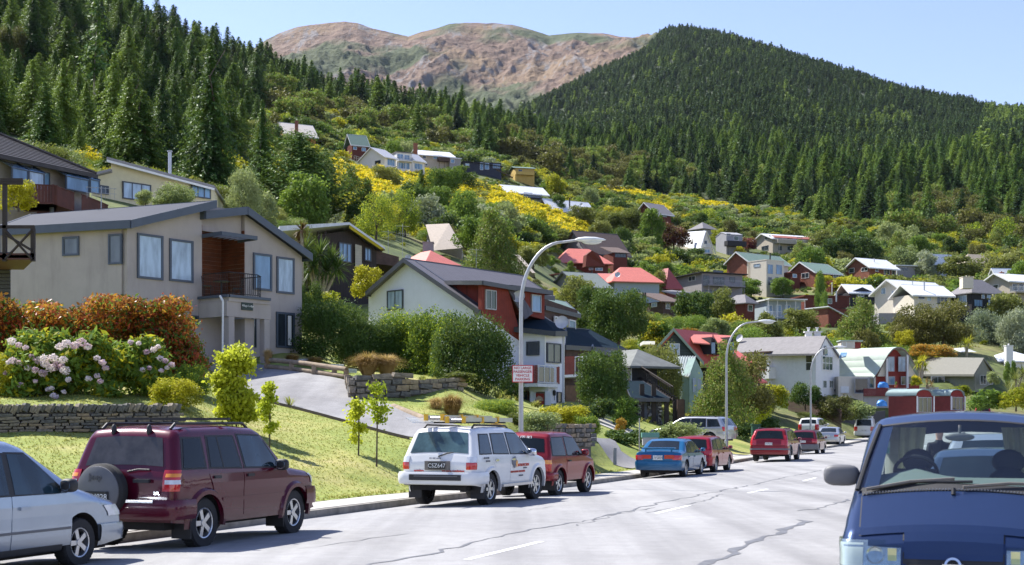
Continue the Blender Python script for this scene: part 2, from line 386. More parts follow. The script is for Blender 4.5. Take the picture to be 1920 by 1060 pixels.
def strip_solid(name,us,v0,v1,ztop,zbot,mat):
 U=np.asarray(us,float);rows=[]
 for vv,zz in((v0,zbot),(v0,ztop),(v1,ztop),(v1,zbot)):
  X,Y=uv2xy(U,vv+curve_c(U));rows.append(np.stack([X,Y,road_long(U)+zz],-1))
 V=np.stack(rows,1);n=len(U);ii=np.arange(n*4).reshape(n,4)
 qq=np.concatenate([np.stack([ii[:-1,k],ii[:-1,k+1],ii[1:,k+1],ii[1:,k]],-1)for k in range(3)])
 return tag(link(name,np_mesh(name,V.reshape(-1,3),qq,mat)),kind='structure')
KU=np.arange(-40,175,1.)
strip_solid('kerb',KU,VK,VK+.16,.045,-.3,m_kerb)
strip_solid('pavement',KU,VK+.16,VP+.03,.055,-.3,m_conc)
strip_solid('kerb.001',KU,VKR,VKR-.16,.045,-.3,m_kerb)
strip_solid('pavement.001',KU,VKR-.16,VKR-1.5,.055,-.3,m_conc)
for k in range(12):
 u0=-3.2+k*10.0-.1
 mb=MB();vv=6.72
 for j in range(3):
  pts=[]
  for uu,v2 in((u0+j,vv-.055),(u0+j+1,vv-.055),(u0+j+1,vv+.055),(u0+j,vv+.055)):
   c=float(curve_c(uu));x,y=uv2xy(uu,v2+c);pts.append((x,y,float(road_z(uu,v2))+.004))
  mb.poly(pts)
 o=mb.build('centre_line',m_paint);tag(o,kind='structure')
def road_pt(px,py):
 a=(px-CX)/F;Y=CZ*F/(py-HY)
 for _ in range(6):
  u,v=xy2uv(a*Y,Y);Y=(CZ-float(road_z(u,v-float(curve_c(u)))))*F/(py-HY)
 u,v=xy2uv(a*Y,Y);return u,v-float(curve_c(u))
def crack(pts,w,name='tar_crack'):
 uvp=[road_pt(*p)for p in pts];rnd=random.Random(len(pts)*7+int(pts[0][0]))
 fine=[]
 for(a,b)in zip(uvp[:-1],uvp[1:]):
  n=max(2,int(math.hypot(a[0]-b[0],a[1]-b[1])/.35))
  for i in range(n):
   t_=i/n;fine.append((a[0]+(b[0]-a[0])*t_,a[1]+(b[1]-a[1])*t_+rnd.uniform(-.09,.09)))
 mb=MB();L,Rr=[],[]
 for i,(u,v)in enumerate(fine):
  ww=w*rnd.uniform(.15,.95);c=float(curve_c(u))
  for lst,s_ in((L,1),(Rr,-1)):
   x,y=uv2xy(u,v+c+s_*ww/2);lst.append((x,y,float(road_z(u,v))+.005))
 for i in range(len(L)-1):mb.quad(L[i],Rr[i],Rr[i+1],L[i+1])
 tag(mb.build(name,m_tar),kind='structure')
crack([(640,1070),(730,1052),(800,1040),(870,1022),(980,996),(1060,984),(1160,963),(1253,940),(1366,918),(1450,900),(1545,881)],.09)
crack([(1080,986),(1170,962),(1240,950)],.05)
crack([(1210,962),(1300,945),(1360,926)],.05)
crack([(1320,1062),(1380,1034),(1440,1006),(1490,988),(1508,978),(1480,972)],.22)
crack([(1490,958),(1530,955),(1560,946),(1600,934)],.1)
crack([(1505,905),(1545,908)],.12)
crack([(560,1030),(690,1010),(800,998)],.04)
crack([(955,962),(1040,950),(1120,947)],.03)
crack([(1150,906),(1260,900),(1330,893)],.05)
def drape(name,A,B,mat,lift=.035,n=44,m=9,kind='structure'):
 """sheet between two edge lines (lists of xy), laid on the ground"""
 def samp(L,t):
  d=[0]
  for a,b in zip(L[:-1],L[1:]):d.append(d[-1]+math.dist(a,b))
  x=t*d[-1];return np.interp(x,d,[p[0]for p in L]),np.interp(x,d,[p[1]for p in L])
 X=np.zeros((n,m));Y=np.zeros((n,m))
 for i in range(n):
  a=samp(A,i/(n-1));b=samp(B,i/(n-1))
  for j in range(m):s_=j/(m-1);X[i,j]=a[0]*(1-s_)+b[0]*s_;Y[i,j]=a[1]*(1-s_)+b[1]*s_
 Z=H(X,Y)+lift
 u,v=xy2uv(X,Y);v=v-curve_c(u);Z=np.where(v<VP+.1,road_long(u)+.075,Z)
 ii=np.arange(n*m).reshape(n,m);qq=np.stack([ii[:-1,:-1],ii[:-1,1:],ii[1:,1:],ii[1:,:-1]],-1).reshape(-1,4)
 V=np.stack([X,Y,Z],-1).reshape(-1,3)
 nz=np.cross(V[qq[:,1]]-V[qq[:,0]],V[qq[:,2]]-V[qq[:,0]])[:,2].mean()
 if nz<0:qq=qq[:,::-1]
 return tag(link(name,np_mesh(name,V,qq,mat,smooth=True)),kind=kind)
def hxy(px,py,ymin=14):x,y,z=hit(px,py,ymin);return(x,y)
def UV(u,v):x,y=uv2xy(u,v+float(curve_c(u)));return(x,y)
low_edge=[hxy(330,702),hxy(390,722),hxy(486,751),hxy(640,790),hxy(766,824),hxy(860,853),UV(37.6,VP+.6),UV(37.2,VP-.05)]
up_edge=[hxy(470,683,50),hxy(560,697,50),hxy(650,716,50),hxy(662,751,40),hxy(734,762,40),hxy(813,789,40),hxy(900,820,40),UV(42.6,VP+.6),UV(43,VP-.05)]
drape('driveway',low_edge,up_edge,m_drive)
drape('driveway.001',[hxy(1060,824,50),hxy(1120,830,50),UV(55.0,VP+1),UV(55,VP-.05)],[hxy(1090,812,50),hxy(1150,824,50),UV(59.5,VP+2),UV(60,VP-.05)],m_drive,n=30)
drape('driveway.002',[UV(71,VP+9),UV(71,VP+1),UV(70.6,VP-.05)],[UV(77.5,VP+9),UV(77.5,VP+1),UV(78,VP-.05)],m_conc,n=24)
rp=[(300,150),(430,112),(480,88),(500,74),(520,64),(560,50),(610,43),(645,40),(672,44),(700,54),(735,60),(765,68),(800,60),(840,50),(870,45),(920,46),(960,47),(1000,56),(1030,65),(1060,62),(1095,62),(1130,63),(1160,70),(1190,72),(1225,74),(1260,82),(1400,130),(1600,200)]
pxs=np.linspace(300,1600,560);ys=np.linspace(0,1,210)
PX,TT=np.meshgrid(pxs,ys);Yb=2450+900*TT+0*PX;ridge=np.interp(PX,[p[0]for p in rp],[p[1]for p in rp])
low=np.interp(PX,[300,900,1250,1600],[330,290,150,260])
Ym=3350.0
tt=TT/.85;pyb=np.where(tt<=1,low+(ridge-low)*(np.clip(tt,0,1)**.85),ridge+(tt-1)*300)
Xb=(PX-CX)/F*Yb;Zb=CZ+(HY-pyb)/F*Yb
f1=fbm_np(Xb,Yb,420,6,3,True);f2=fbm_np(Xb*1.0,Yb*.5,90,5,9,True)
damp=np.clip(1-abs(tt-1)*0,.15,1)*np.clip((1.02-tt)*4,.12,1)
f3=fbm_np(Xb,Yb,34,4,15,True);Zb=Zb+((f1-.6)*100+(f2-.6)*44+(f3-.6)*17)*damp
def rock_mat():
 m,t,b=nt('tussock_and_scree');co=coords(t,'Object')
 n1=noise_(t,co,.0045,7,.62,.5);n2=noise_(t,co,.03,6,.7);n3=noise_(t,co,.0028,4,.55)
 g=t.nodes.new('ShaderNodeNewGeometry');sx=t.nodes.new('ShaderNodeSeparateXYZ');t.links.new(g.outputs['Normal'],sx.inputs[0])
 c=ramp(t,n2.outputs[0],[(.3,(.075,.05,.036)),(.5,(.17,.11,.08)),(.7,(.25,.18,.13))])
 c=mixc(t,ramp(t,n1.outputs[0],[(.50,(0,0,0)),(.58,(1,1,1))]),c,(.22,.15,.09))
 scree=mixc(t,n2.outputs[0],(.11,.105,.11),(.29,.265,.25))
 ns=noise_(t,coords(t,'Object',(1.6,.5,.6)),.011,7,.7,.8)
 c=mixc(t,ramp(t,ns.outputs[0],[(.545,(0,0,0)),(.60,(.9,.9,.9))]),c,scree)
 c=mixc(t,ramp(t,sx.outputs['Z'],[(.52,(1,1,1)),(.66,(0,0,0))]),c,scree)
 c=mixc(t,ramp(t,n3.outputs[0],[(.50,(0,0,0)),(.56,(.9,.9,.9))]),c,mixc(t,n2.outputs[0],(.03,.055,.02),(.09,.115,.045)))
 t.links.new(c,b.inputs['Base Color']);b.inputs['Roughness'].default_value=.95
 bump(t,b,n2.outputs[0],1,14);return m
nr,nc=PX.shape;idx=np.arange(nr*nc).reshape(nr,nc)
q=np.stack([idx[:-1,:-1],idx[:-1,1:],idx[1:,1:],idx[1:,:-1]],-1).reshape(-1,4)
tag(link('bare_mountain',np_mesh('bare_mountain',np.stack([Xb,Yb,Zb],-1).reshape(-1,3),q,rock_mat(),smooth=True)),kind='structure')
# --------- plants
def leaf_quads(C,Nrm,size,rs,aspect=1.6,jitter=.9):
 n=len(C);Nn=Nrm+rs.normal(0,jitter,(n,3));Nn/=np.linalg.norm(Nn,axis=1)[:,None]+1e-9
 t=rs.normal(0,1,(n,3));t-=(t*Nn).sum(1)[:,None]*Nn;t/=np.linalg.norm(t,axis=1)[:,None]+1e-9
 b=np.cross(Nn,t);sz=(size*rs.uniform(.6,1.35,n))[:,None]
 V=np.stack([C-t*sz*aspect*.5,C+b*sz*.42+t*sz*.05,C+t*sz*aspect*.5,C-b*sz*.42-t*sz*.05],1).reshape(-1,3)
 return V,np.arange(n*4).reshape(n,4)
def blob_crown(name,mats,n,size,blobs,seed,shell=.55,aspect=1.6,mi_frac=None,flat=1.0,mi_top=False,fuzz=.16):
 """crown of many small leaves spread over overlapping clumps; blobs: (x,y,z,rx,ry,rz)"""
 rs=np.random.RandomState(seed);B=np.array(blobs,float)
 w=(B[:,3]*B[:,4]+B[:,4]*B[:,5]);w/=w.sum();k=rs.choice(len(B),n,p=w)
 d=rs.normal(0,1,(n,3));d/=np.linalg.norm(d,axis=1)[:,None]
 r=1-shell*rs.rand(n)**1.6;r*=rs.uniform(.9,1.12,n)
 C=B[k,:3]+d*B[k,3:6]*r[:,None]+rs.normal(0,fuzz,(n,3))*B[k,3:6]
 V,Q=leaf_quads(C,d*np.array([1,1,flat]),size,rs,aspect)
 mi=None
 if mi_frac is not None:
  if mi_top:
   if mi_top=='z':up=np.clip((C[:,2]-.56)*5+rs.normal(0,.3,n),0,1)*.5;r=r+1
   else:up=(d[:,2]*.6-d[:,1]*.5+.1);mi=(rs.rand(n)<mi_frac*np.clip(up*2.2,0,2)*(r>.8)).astype(int)
  else:mi=(rs.rand(n)<mi_frac).astype(int)
 return np_mesh(name,V,Q,mats,mi)
def rand_blobs(seed,n,shape='round',core=True):
 """unit crown: width 1 (radius .5), height 1"""
 rr=random.Random(seed);out=[]
 for i in range(n):
  t=(i+.5)/n
  if shape=='round':
   z=.22+.62*rr.random();rad=.36*math.sqrt(max(.05,1-((z-.5)/.52)**2));s=rr.uniform(.13,.21)
  elif shape=='oval':
   z=.12+.76*t;rad=.34*math.sin(math.pi*min(1,z*.9+.12))**.7;s=rr.uniform(.13,.2)
  elif shape=='spread':
   z=.45+.4*rr.random();rad=.42*rr.random()**.5;s=rr.uniform(.12,.2)
  elif shape=='bush':
   z=.15+.6*rr.random();rad=.38*math.sqrt(max(.05,1-(z/.95)**2));s=rr.uniform(.14,.22)
  elif shape=='pyramid':
   z=.06+.88*t;rad=.40*(1-z)**.8;s=.07+.16*(1-z)
  elif shape=='column':
   z=.04+.9*t;rad=.22*math.sin(math.pi*min(1,z*.85+.12));s=rr.uniform(.2,.3)
  a=rr.random()*6.283
  out.append((rad*math.cos(a),rad*math.sin(a),z,s,s,s*rr.uniform(.6,.85)if shape!='column' else s*.5))
 if core:out.append((0,0,.5,.3,.3,.32))
 return out
def conifer_mesh(name,mat,seed,levels=34,branches=9,segs=7,leaf=.045,droop=.25,power=.85,width=.5,base=.05,ragged=.25,tuft=2):
 """unit height; radius = width; whorls of drooping branches carrying sprays"""
 rs=np.random.RandomState(seed);C=[];N=[];SZ=[]
 for L in range(levels):
  h=base+(1-base)*(L/levels)**.95;rad=width*(1-h)**power+.01
  nb=max(3,int(branches*(.5+.5*(1-h))+.5))
  for b in range(nb):
   if rs.rand()<ragged*.3:continue
   a=rs.rand()*6.283;ln=rad*rs.uniform(1-ragged,1+ragged*.6);tilt=rs.uniform(.0,.25)*(1 if h>.6 else .4)
   ns=max(2,int(segs*(ln/width)+1.5))
   for s_ in range(ns):
    t=(s_+.7)/ns;r=ln*t
    z=h+r*tilt-droop*r*t+rs.normal(0,.004)
    for k in range(tuft):
     off=rs.normal(0,.3)*leaf*(1.6-t*.6)
     C.append((r*math.cos(a)-off*math.sin(a),r*math.sin(a)+off*math.cos(a),z+rs.normal(0,.25)*leaf))
     N.append((math.cos(a)*.35,math.sin(a)*.35,.9));SZ.append(leaf*(1.25-.55*t)*(.6+.5*(1-h)))
 for i in range(6):C.append((0,0,.93+i*.013));N.append((1,0,.2));SZ.append(leaf*.5)
 C=np.array(C);N=np.array(N);SZ=np.array(SZ)
 V,Q=leaf_quads(C,N,SZ,rs,2.0,.35);return np_mesh(name,V,Q,mat)
def trunk_mesh(name,mat,seed,h0=0,h1=.9,r=.03,limbs=5,spread=.3,n=7):
 rr=random.Random(seed);mb=MB();pts=[];rad=[]
 for i in range(6):
  t=i/5;pts.append((rr.uniform(-.015,.015)*i,rr.uniform(-.015,.015)*i,h0+(h1-h0)*t));rad.append(r*(1-.8*t))
 mb.tube(pts,rad,n)
 for k in range(limbs):
  t=rr.uniform(.3,.8);z=h0+(h1-h0)*t;a=rr.random()*6.28;l=spread*rr.uniform(.5,1)
  p0=(pts[3][0]*t,pts[3][1]*t,z);p1=(p0[0]+l*.5*math.cos(a),p0[1]+l*.5*math.sin(a),z+l*.45);p2=(p0[0]+l*math.cos(a),p0[1]+l*math.sin(a),z+l*.8)
  mb.tube([p0,p1,p2],[r*.4,r*.25,r*.1],5)
 return mb.mesh(name,mat,60)
m_bark=M('bark',(.10,.075,.055),.95,var=.4,scale=6,bmp=.6)
m_bark_pale=M('bark_pale',(.30,.26,.2),.9,var=.3,scale=8,bmp=.4)
LM=dict(pine=leafm('needles_dark',(0.0136,0.0374,0.017),(0.0374,0.0884,0.0306),(0.085,0.17,0.034),.18,nscale=.9),pinelit=leafm('needles_sunlit_tone',(0.029,0.0725,0.0174),(0.0798,0.16,0.029),(0.16,0.246,0.0435),.25,nscale=.9),firfar=leafm('needles_far',(0.0125,0.0375,0.02),(0.025,0.065,0.03),(0.0625,0.119,0.0375),.12,nscale=.02,orand=.9),larch=leafm('larch_far',(.07,.13,.03),(.13,.21,.04),(.17,.25,.05),.3),green=leafm('leaf_green',(0.0297,0.0743,0.0162),(0.081,0.162,0.027),(0.149,0.243,0.0405),.35),dark=leafm('leaf_dark',(0.0156,0.0416,0.0156),(0.0364,0.078,0.0234),(0.065,0.124,0.0286),.25),olive=leafm('leaf_olive',(0.0585,0.078,0.0234),(0.13,0.156,0.039),(0.221,0.234,0.065),.3),brown=leafm('leaf_brown',(.042,.046,.018),(.095,.095,.032),(.155,.145,.045),.25),pale=leafm('leaf_pale',(0.103,0.149,0.069),(0.196,0.253,0.103),(0.299,0.345,0.149),.35),lime=leafm('leaf_lime',(.16,.22,.015),(.33,.41,.02),(.50,.53,.04),.5),yellow=leafm('flower_yellow',(.50,.44,.01),(.85,.64,.015),(.92,.72,.02),.3),yelgreen=leafm('leaf_yellowgreen',(.12,.16,.012),(.25,.28,.015),(.42,.38,.02),.4),red=leafm('leaf_red',(.09,.018,.008),(.28,.04,.02),(.50,.10,.05),.35,rough=.3,nscale=1.5),orange=leafm('leaf_orange',(.16,.06,.01),(.42,.13,.02),(.55,.24,.03),.4,rough=.3,nscale=1.5),purple=leafm('leaf_purple',(.022,.008,.008),(.06,.018,.018),(.12,.035,.03),.25),maroon=leafm('leaf_maroon',(.08,.01,.02),(.17,.02,.045),(.25,.04,.07),.3),pink=leafm('petals_pink',(.56,.36,.50),(.78,.60,.71),(.90,.80,.85),.35,rough=.6,nscale=3),tan=leafm('tussock_tan',(.22,.13,.05),(.40,.25,.10),(.55,.38,.18),.3),grass=leafm('grass_blade',(.15,.20,.03),(.27,.30,.06),(.42,.38,.13),.4),grey=leafm('leaf_grey',(0.103,0.138,0.103),(0.196,0.241,0.161),(0.31,0.345,0.23),.3),)  # pinelit is a lighter copy of pine with sunlight put into the needle colour
LIB={}
def lib(kind,i=0,fine=False):
 """shared unit meshes for each kind of plant: list of (part name, mesh)"""
 key=(kind,i,fine)
 if key in LIB:return LIB[key]
 sd=hash_(kind)+i*17
 def bl(mat,shape,n,size,nb,extra=None,frac=None,top=False,trunk=True,shell=.5,tr=.03,asp=1.6):
  if fine:n,size,nb=int(n*2.8),size*.6,int(nb*1.6)
  mats=[LM[mat]]+([LM[extra]]if extra else[])
  parts=[('crown',blob_crown('crown_'+kind,mats,n,size,rand_blobs(sd,nb,shape),sd,shell,asp,frac,mi_top=top))]
  if trunk:parts.append(('trunk',trunk_mesh('trunk_'+kind,m_bark,sd,0,.6,tr)))
  return parts
 K=dict(pine=lambda:[('crown',conifer_mesh('crown_pine',LM['pine'],sd,58,15,12,.022,.5,.82,.36,ragged=.4,tuft=3)),('trunk',trunk_mesh('trunk_pine',m_bark,sd,0,.93,.012,0))],pinelit=lambda:[('crown',conifer_mesh('crown_pinelit',LM['pinelit'],sd,54,15,12,.023,.45,.8,.37,ragged=.4,tuft=3)),('trunk',trunk_mesh('trunk_pine2',m_bark,sd,0,.93,.012,0))],bigpine=lambda:[('crown',conifer_mesh('crown_bigpine',LM['pine'],sd,74,15,15,.017,.5,.95,.31,ragged=.55,tuft=3)),('trunk',trunk_mesh('trunk_pine3',m_bark,sd,0,.93,.012,0))],sparse=lambda:[('crown',conifer_mesh('crown_sparse',LM['pine'],sd,30,6,6,.04,.2,.5,.24,base=.25,ragged=.6,tuft=2)),('trunk',trunk_mesh('trunk_sparse',m_bark_pale,sd,0,.97,.012,0))],cypress=lambda:[('crown',conifer_mesh('crown_cypress',LM['pine'],sd,66,18,14,.02,-.5,.55,.42,base=.0,ragged=.4,tuft=3)),('trunk',trunk_mesh('trunk_cyp',m_bark,sd,0,.8,.02,0))],goldtop=lambda:bl('dark','round',5600,.04,24,extra='yelgreen',frac=1.5,top='z'),goldcol=lambda:bl('green','column',5000,.045,18,extra='lime',frac=1.2,top='z'),column=lambda:bl('pinelit','column',2600,.075,16,tr=.03,trunk=True),round=lambda:bl('green','round',5200,.042,24),roundd=lambda:bl('dark','round',5200,.042,24),roundo=lambda:bl('olive','round',5200,.042,24),brown=lambda:bl('brown','round',5200,.042,22),pale=lambda:bl('pale','oval',5200,.04,24),lime=lambda:bl('lime','round',4200,.045,20),yelgreen=lambda:bl('yelgreen','bush',4200,.045,20),grey=lambda:bl('grey','oval',4600,.042,22),oval=lambda:bl('green','oval',5200,.04,24),ovald=lambda:bl('dark','oval',5200,.04,24),ovalo=lambda:bl('olive','oval',5200,.04,24),birch=lambda:bl('lime','oval',3200,.032,22,extra='green',frac=.5),purple=lambda:bl('purple','round',4600,.042,20),maroon=lambda:bl('maroon','round',3600,.045,18),spread=lambda:bl('green','spread',4200,.045,22),lacy=lambda:bl('olive','pyramid',4600,.035,26,extra='green',frac=.4),orange=lambda:bl('orange','bush',4200,.045,20,extra='olive',frac=.35,trunk=False),broom=lambda:bl('yelgreen','bush',2400,.05,14,extra='yellow',frac=.9,top=True,trunk=False),bush=lambda:bl('green','bush',2600,.06,16,trunk=False),bushd=lambda:bl('dark','bush',2600,.06,16,trunk=False),busho=lambda:bl('olive','bush',2600,.06,16,trunk=False),bushp=lambda:bl('pale','bush',2600,.06,16,trunk=False),bushl=lambda:bl('yelgreen','bush',2600,.06,16,trunk=False),bushn=lambda:bl('green','bush',9000,.03,26,extra='lime',frac=.2,trunk=False),bushdn=lambda:bl('dark','bush',9000,.03,26,trunk=False),)
 LIB[key]=K[kind]();return LIB[key]
def hash_(s):
 h=7
 for c in s:h=(h*31+ord(c))%100003
 return h
PLANTS=[]
def plant_at(name,kind,x,y,z,w,h,label=None,cat='tree',group=None,i=None,rz=None,rnd=random.Random(5),fine=False):
 i=rnd.randrange(3)if i is None else i
 root=empty(name,(x,y,z),label,cat,group,rnd.random()*6.28 if rz is None else rz)
 con=kind in('pine','pinelit','bigpine','sparse','cypress')
 root.scale=(w/.62,w/.62,h)if con else(w,w,h)
 for pn,me in lib(kind,i,fine and not con):link(pn,me,root,local=True)
 PLANTS.append(root);return root
def plant(name,kind,px,py,hpx,wpx,label=None,cat='tree',group=None,i=None,ymin=14,Y=None,sink=.0):
 """plant whose foot is seen at (px,py) and that stands hpx tall and wpx wide in the photograph"""
 if Y is None:x,y,z=hit(px,py,ymin)
 else:y=Y;x=(px-CX)/F*Y;z=CZ+(HY-py)/F*Y;z=max(z,Hs(x,y)-.12)if cat=='shrub' else z
 s=F/y
 return plant_at(name,kind,x,y,z-sink,wpx/s,hpx/s,label,cat,group,i,fine=max(wpx,hpx)>85)
# ---- scatter: one object of stuff that places many copies on the ground
def scatter_group(name,coll):
 g=bpy.data.node_groups.new(name,'GeometryNodeTree')
 g.interface.new_socket(name='Geometry',in_out='INPUT',socket_type='NodeSocketGeometry')
 g.interface.new_socket(name='Geometry',in_out='OUTPUT',socket_type='NodeSocketGeometry')
 N=g.nodes;L=g.links;gi=N.new('NodeGroupInput');go=N.new('NodeGroupOutput')
 ci=N.new('GeometryNodeCollectionInfo');ci.inputs['Collection'].default_value=coll
 ci.inputs['Separate Children'].default_value=True;ci.inputs['Reset Children'].default_value=True
 iop=N.new('GeometryNodeInstanceOnPoints');iop.inputs['Pick Instance'].default_value=True
 def attr(nm,ty):
  a=N.new('GeometryNodeInputNamedAttribute');a.data_type=ty;a.inputs['Name'].default_value=nm;return a.outputs['Attribute']
 L.new(gi.outputs[0],iop.inputs['Points']);L.new(ci.outputs[0],iop.inputs['Instance'])
 L.new(attr('pick','INT'),iop.inputs['Instance Index']);L.new(attr('rot','FLOAT_VECTOR'),iop.inputs['Rotation']);L.new(attr('scl','FLOAT_VECTOR'),iop.inputs['Scale'])
 L.new(iop.outputs[0],go.inputs[0]);return g
def scatter(name,pts,rots,scls,picks,meshes,label=None):
 coll=bpy.data.collections.new(name+'_kinds')
 for k,me in enumerate(meshes):
  o=bpy.data.objects.new('%s_kind_%02d'%(name,k),me);coll.objects.link(o)
 me=bpy.data.meshes.new(name);me.vertices.add(len(pts));me.vertices.foreach_set('co',np.asarray(pts,np.float32).ravel())
 a=me.attributes.new('rot','FLOAT_VECTOR','POINT');a.data.foreach_set('vector',np.asarray(rots,np.float32).ravel())
 a=me.attributes.new('scl','FLOAT_VECTOR','POINT');a.data.foreach_set('vector',np.asarray(scls,np.float32).ravel())
 a=me.attributes.new('pick','INT','POINT');a.data.foreach_set('value',np.asarray(picks,np.int32))
 o=link(name,me);md=o.modifiers.new('scatter','NODES');md.node_group=scatter_group(name,coll)
 tag(o,label,kind='stuff');return o
# --------- building helpers
HOUSES=[];HOUSEZ=[];HSHORT=[];SHORTN={}
def UVec(a):return Vector((math.cos(a),math.sin(a),0))
ZV=Vector((0,0,1))
m_frame_white=M('joinery_white',(.75,.75,.73),.5,var=.05)
m_frame_dark=M('joinery_charcoal',(.045,.055,.07),.45,var=.1)
m_frame_alu=M('joinery_aluminium',(.35,.36,.37),.4,var=.05)
gl_dark=glassy('pane_dark',(.03,.04,.05))
gl_sky=glassy('pane_bluish',(.15,.27,.42),.04,.3)  # gl_sky: sky reflection painted into the blue base colour
gl_curtain=glassy('pane_with_curtain',(.34,.44,.54),.06,.25,2.5)
m_gutter=M('gutter_dark',(.05,.055,.065),.4)
m_gutw=M('gutter_white',(.7,.7,.68),.4)
m_steel=M('galvanised_steel',(.45,.46,.47),.38,metal=.7,var=.1)
m_dish=M('dish_grey',(.55,.56,.58),.5)
m_black=M('black_plastic',(.012,.012,.013),.5,var=.1)
m_white=M('white_paint',(.74,.74,.72),.55,var=.05)
def window(root,o,t,n,t0,t1,z0,z1,fm,pm,mull=0,rail=0,fw=.06,name='window',dep=.07,panes=True):
 """framed window on a wall plane: o origin, t unit along the wall, n outward normal"""
 if fw>(t1-t0)*.12:fw=(t1-t0)*.12
 mb=MB();b=o+n*-.04
 def bar(a0,a1,c0,c1,d=dep):mb.pbox(b+t*a0+ZV*c0,t*(a1-a0),n*(.04+d),ZV*(c1-c0))
 bar(t0,t1,z0,z0+fw);bar(t0,t1,z1-fw,z1);bar(t0,t0+fw,z0+fw,z1-fw);bar(t1-fw,t1,z0+fw,z1-fw)
 for k in range(mull):
  c=t0+(t1-t0)*(k+1)/(mull+1);bar(c-fw*.4,c+fw*.4,z0+fw,z1-fw,dep-.012)
 for k in range(rail):
  c=z0+(z1-z0)*(k+1)/(rail+1);bar(t0+fw,t1-fw,c-fw*.4,c+fw*.4,dep-.02)
 w=mb.build(name,fm,root)
 pb=MB();pb.pbox(b+t*(t0+fw*.9)+ZV*(z0+fw*.9),t*(t1-t0-1.8*fw),n*(.04+.03),ZV*(z1-z0-1.8*fw))
 pb.build('pane',pm,w);return w
def railing(root,pts,h,mat,gap=.12,post=.018,name='railing',top=.025,z0=.08,slat=None):
 mb=MB()
 for a,b in zip(pts[:-1],pts[1:]):
  a,b=Vector(a),Vector(b);L=(b-a).length;n=max(1,int(L/gap))
  mb.cyl(a+ZV*h,b+ZV*h,top,n=6);mb.cyl(a+ZV*z0,b+ZV*z0,top*.7,n=6)
  for i in range(n+1):
   p=a+(b-a)*i/n;mb.cyl(p+ZV*z0,p+ZV*h,post,n=4)
 return mb.build(name,mat,root)
def dish(root,p,d,r=.35,name='satellite_dish'):
 mb=MB();d=Vector(d).normalized();p=Vector(p)
 mb.lathe([(0,.0),(r*.5,.03),(r*.85,.1),(r,.16),(r,.175),(r*.85,.115),(r*.5,.045),(0,.015)],p,d,14)
 mb.cyl(p,p-d*.3-ZV*.25,.02,n=5);mb.cyl(p-ZV*r*.6,p+d*.45,.01,n=4);mb.box(p.x+d.x*.42,p.x+d.x*.42+.06,p.y+d.y*.42,p.y+d.y*.42+.06,p.z-.03,p.z+.04)
 return mb.build(name,m_dish,root,40)
def antenna(root,p,h=2.5,name='aerial'):
 mb=MB();p=Vector(p);mb.cyl(p,p+ZV*h,.025,n=5)
 for k,zz in enumerate((h*.7,h*.93)):
  a=p+ZV*zz;d=Vector((.9,.35,0)).normalized();mb.cyl(a-d*.7,a+d*.7,.014,n=4)
  for j in range(7):
   c=a+d*(-.65+j*.21);q_=Vector((-d.y,d.x,0))if k else ZV;mb.cyl(c-q_*.28,c+q_*.28,.008,n=4)
 return mb.build(name,m_frame_alu,root)
def flue(root,p,h=1.0,r=.12,name='chimney',mat=None,cap=True):
 mb=MB();p=Vector(p);mb.cyl(p-ZV*.6,p+ZV*h,r,n=10)
 if cap:mb.cyl(p+ZV*(h+.05),p+ZV*(h+.12),r*1.5,n=10);mb.cyl(p+ZV*h,p+ZV*(h+.05),r*.6,n=8)
 return mb.build(name,mat or m_steel,root,40)
def chimney_box(root,p,w,h,mat):
 mb=MB();p=Vector(p);mb.box(p.x-w/2,p.x+w/2,p.y-w/2,p.y+w/2,p.z-1.2,p.z+h)
 mb.box(p.x-w/2-.06,p.x+w/2+.06,p.y-w/2-.06,p.y+w/2+.06,p.z+h,p.z+h+.1);mb.cyl(p+ZV*(h+.1),p+ZV*(h+.35),.1,n=8)
 return mb.build('chimney',mat,root)
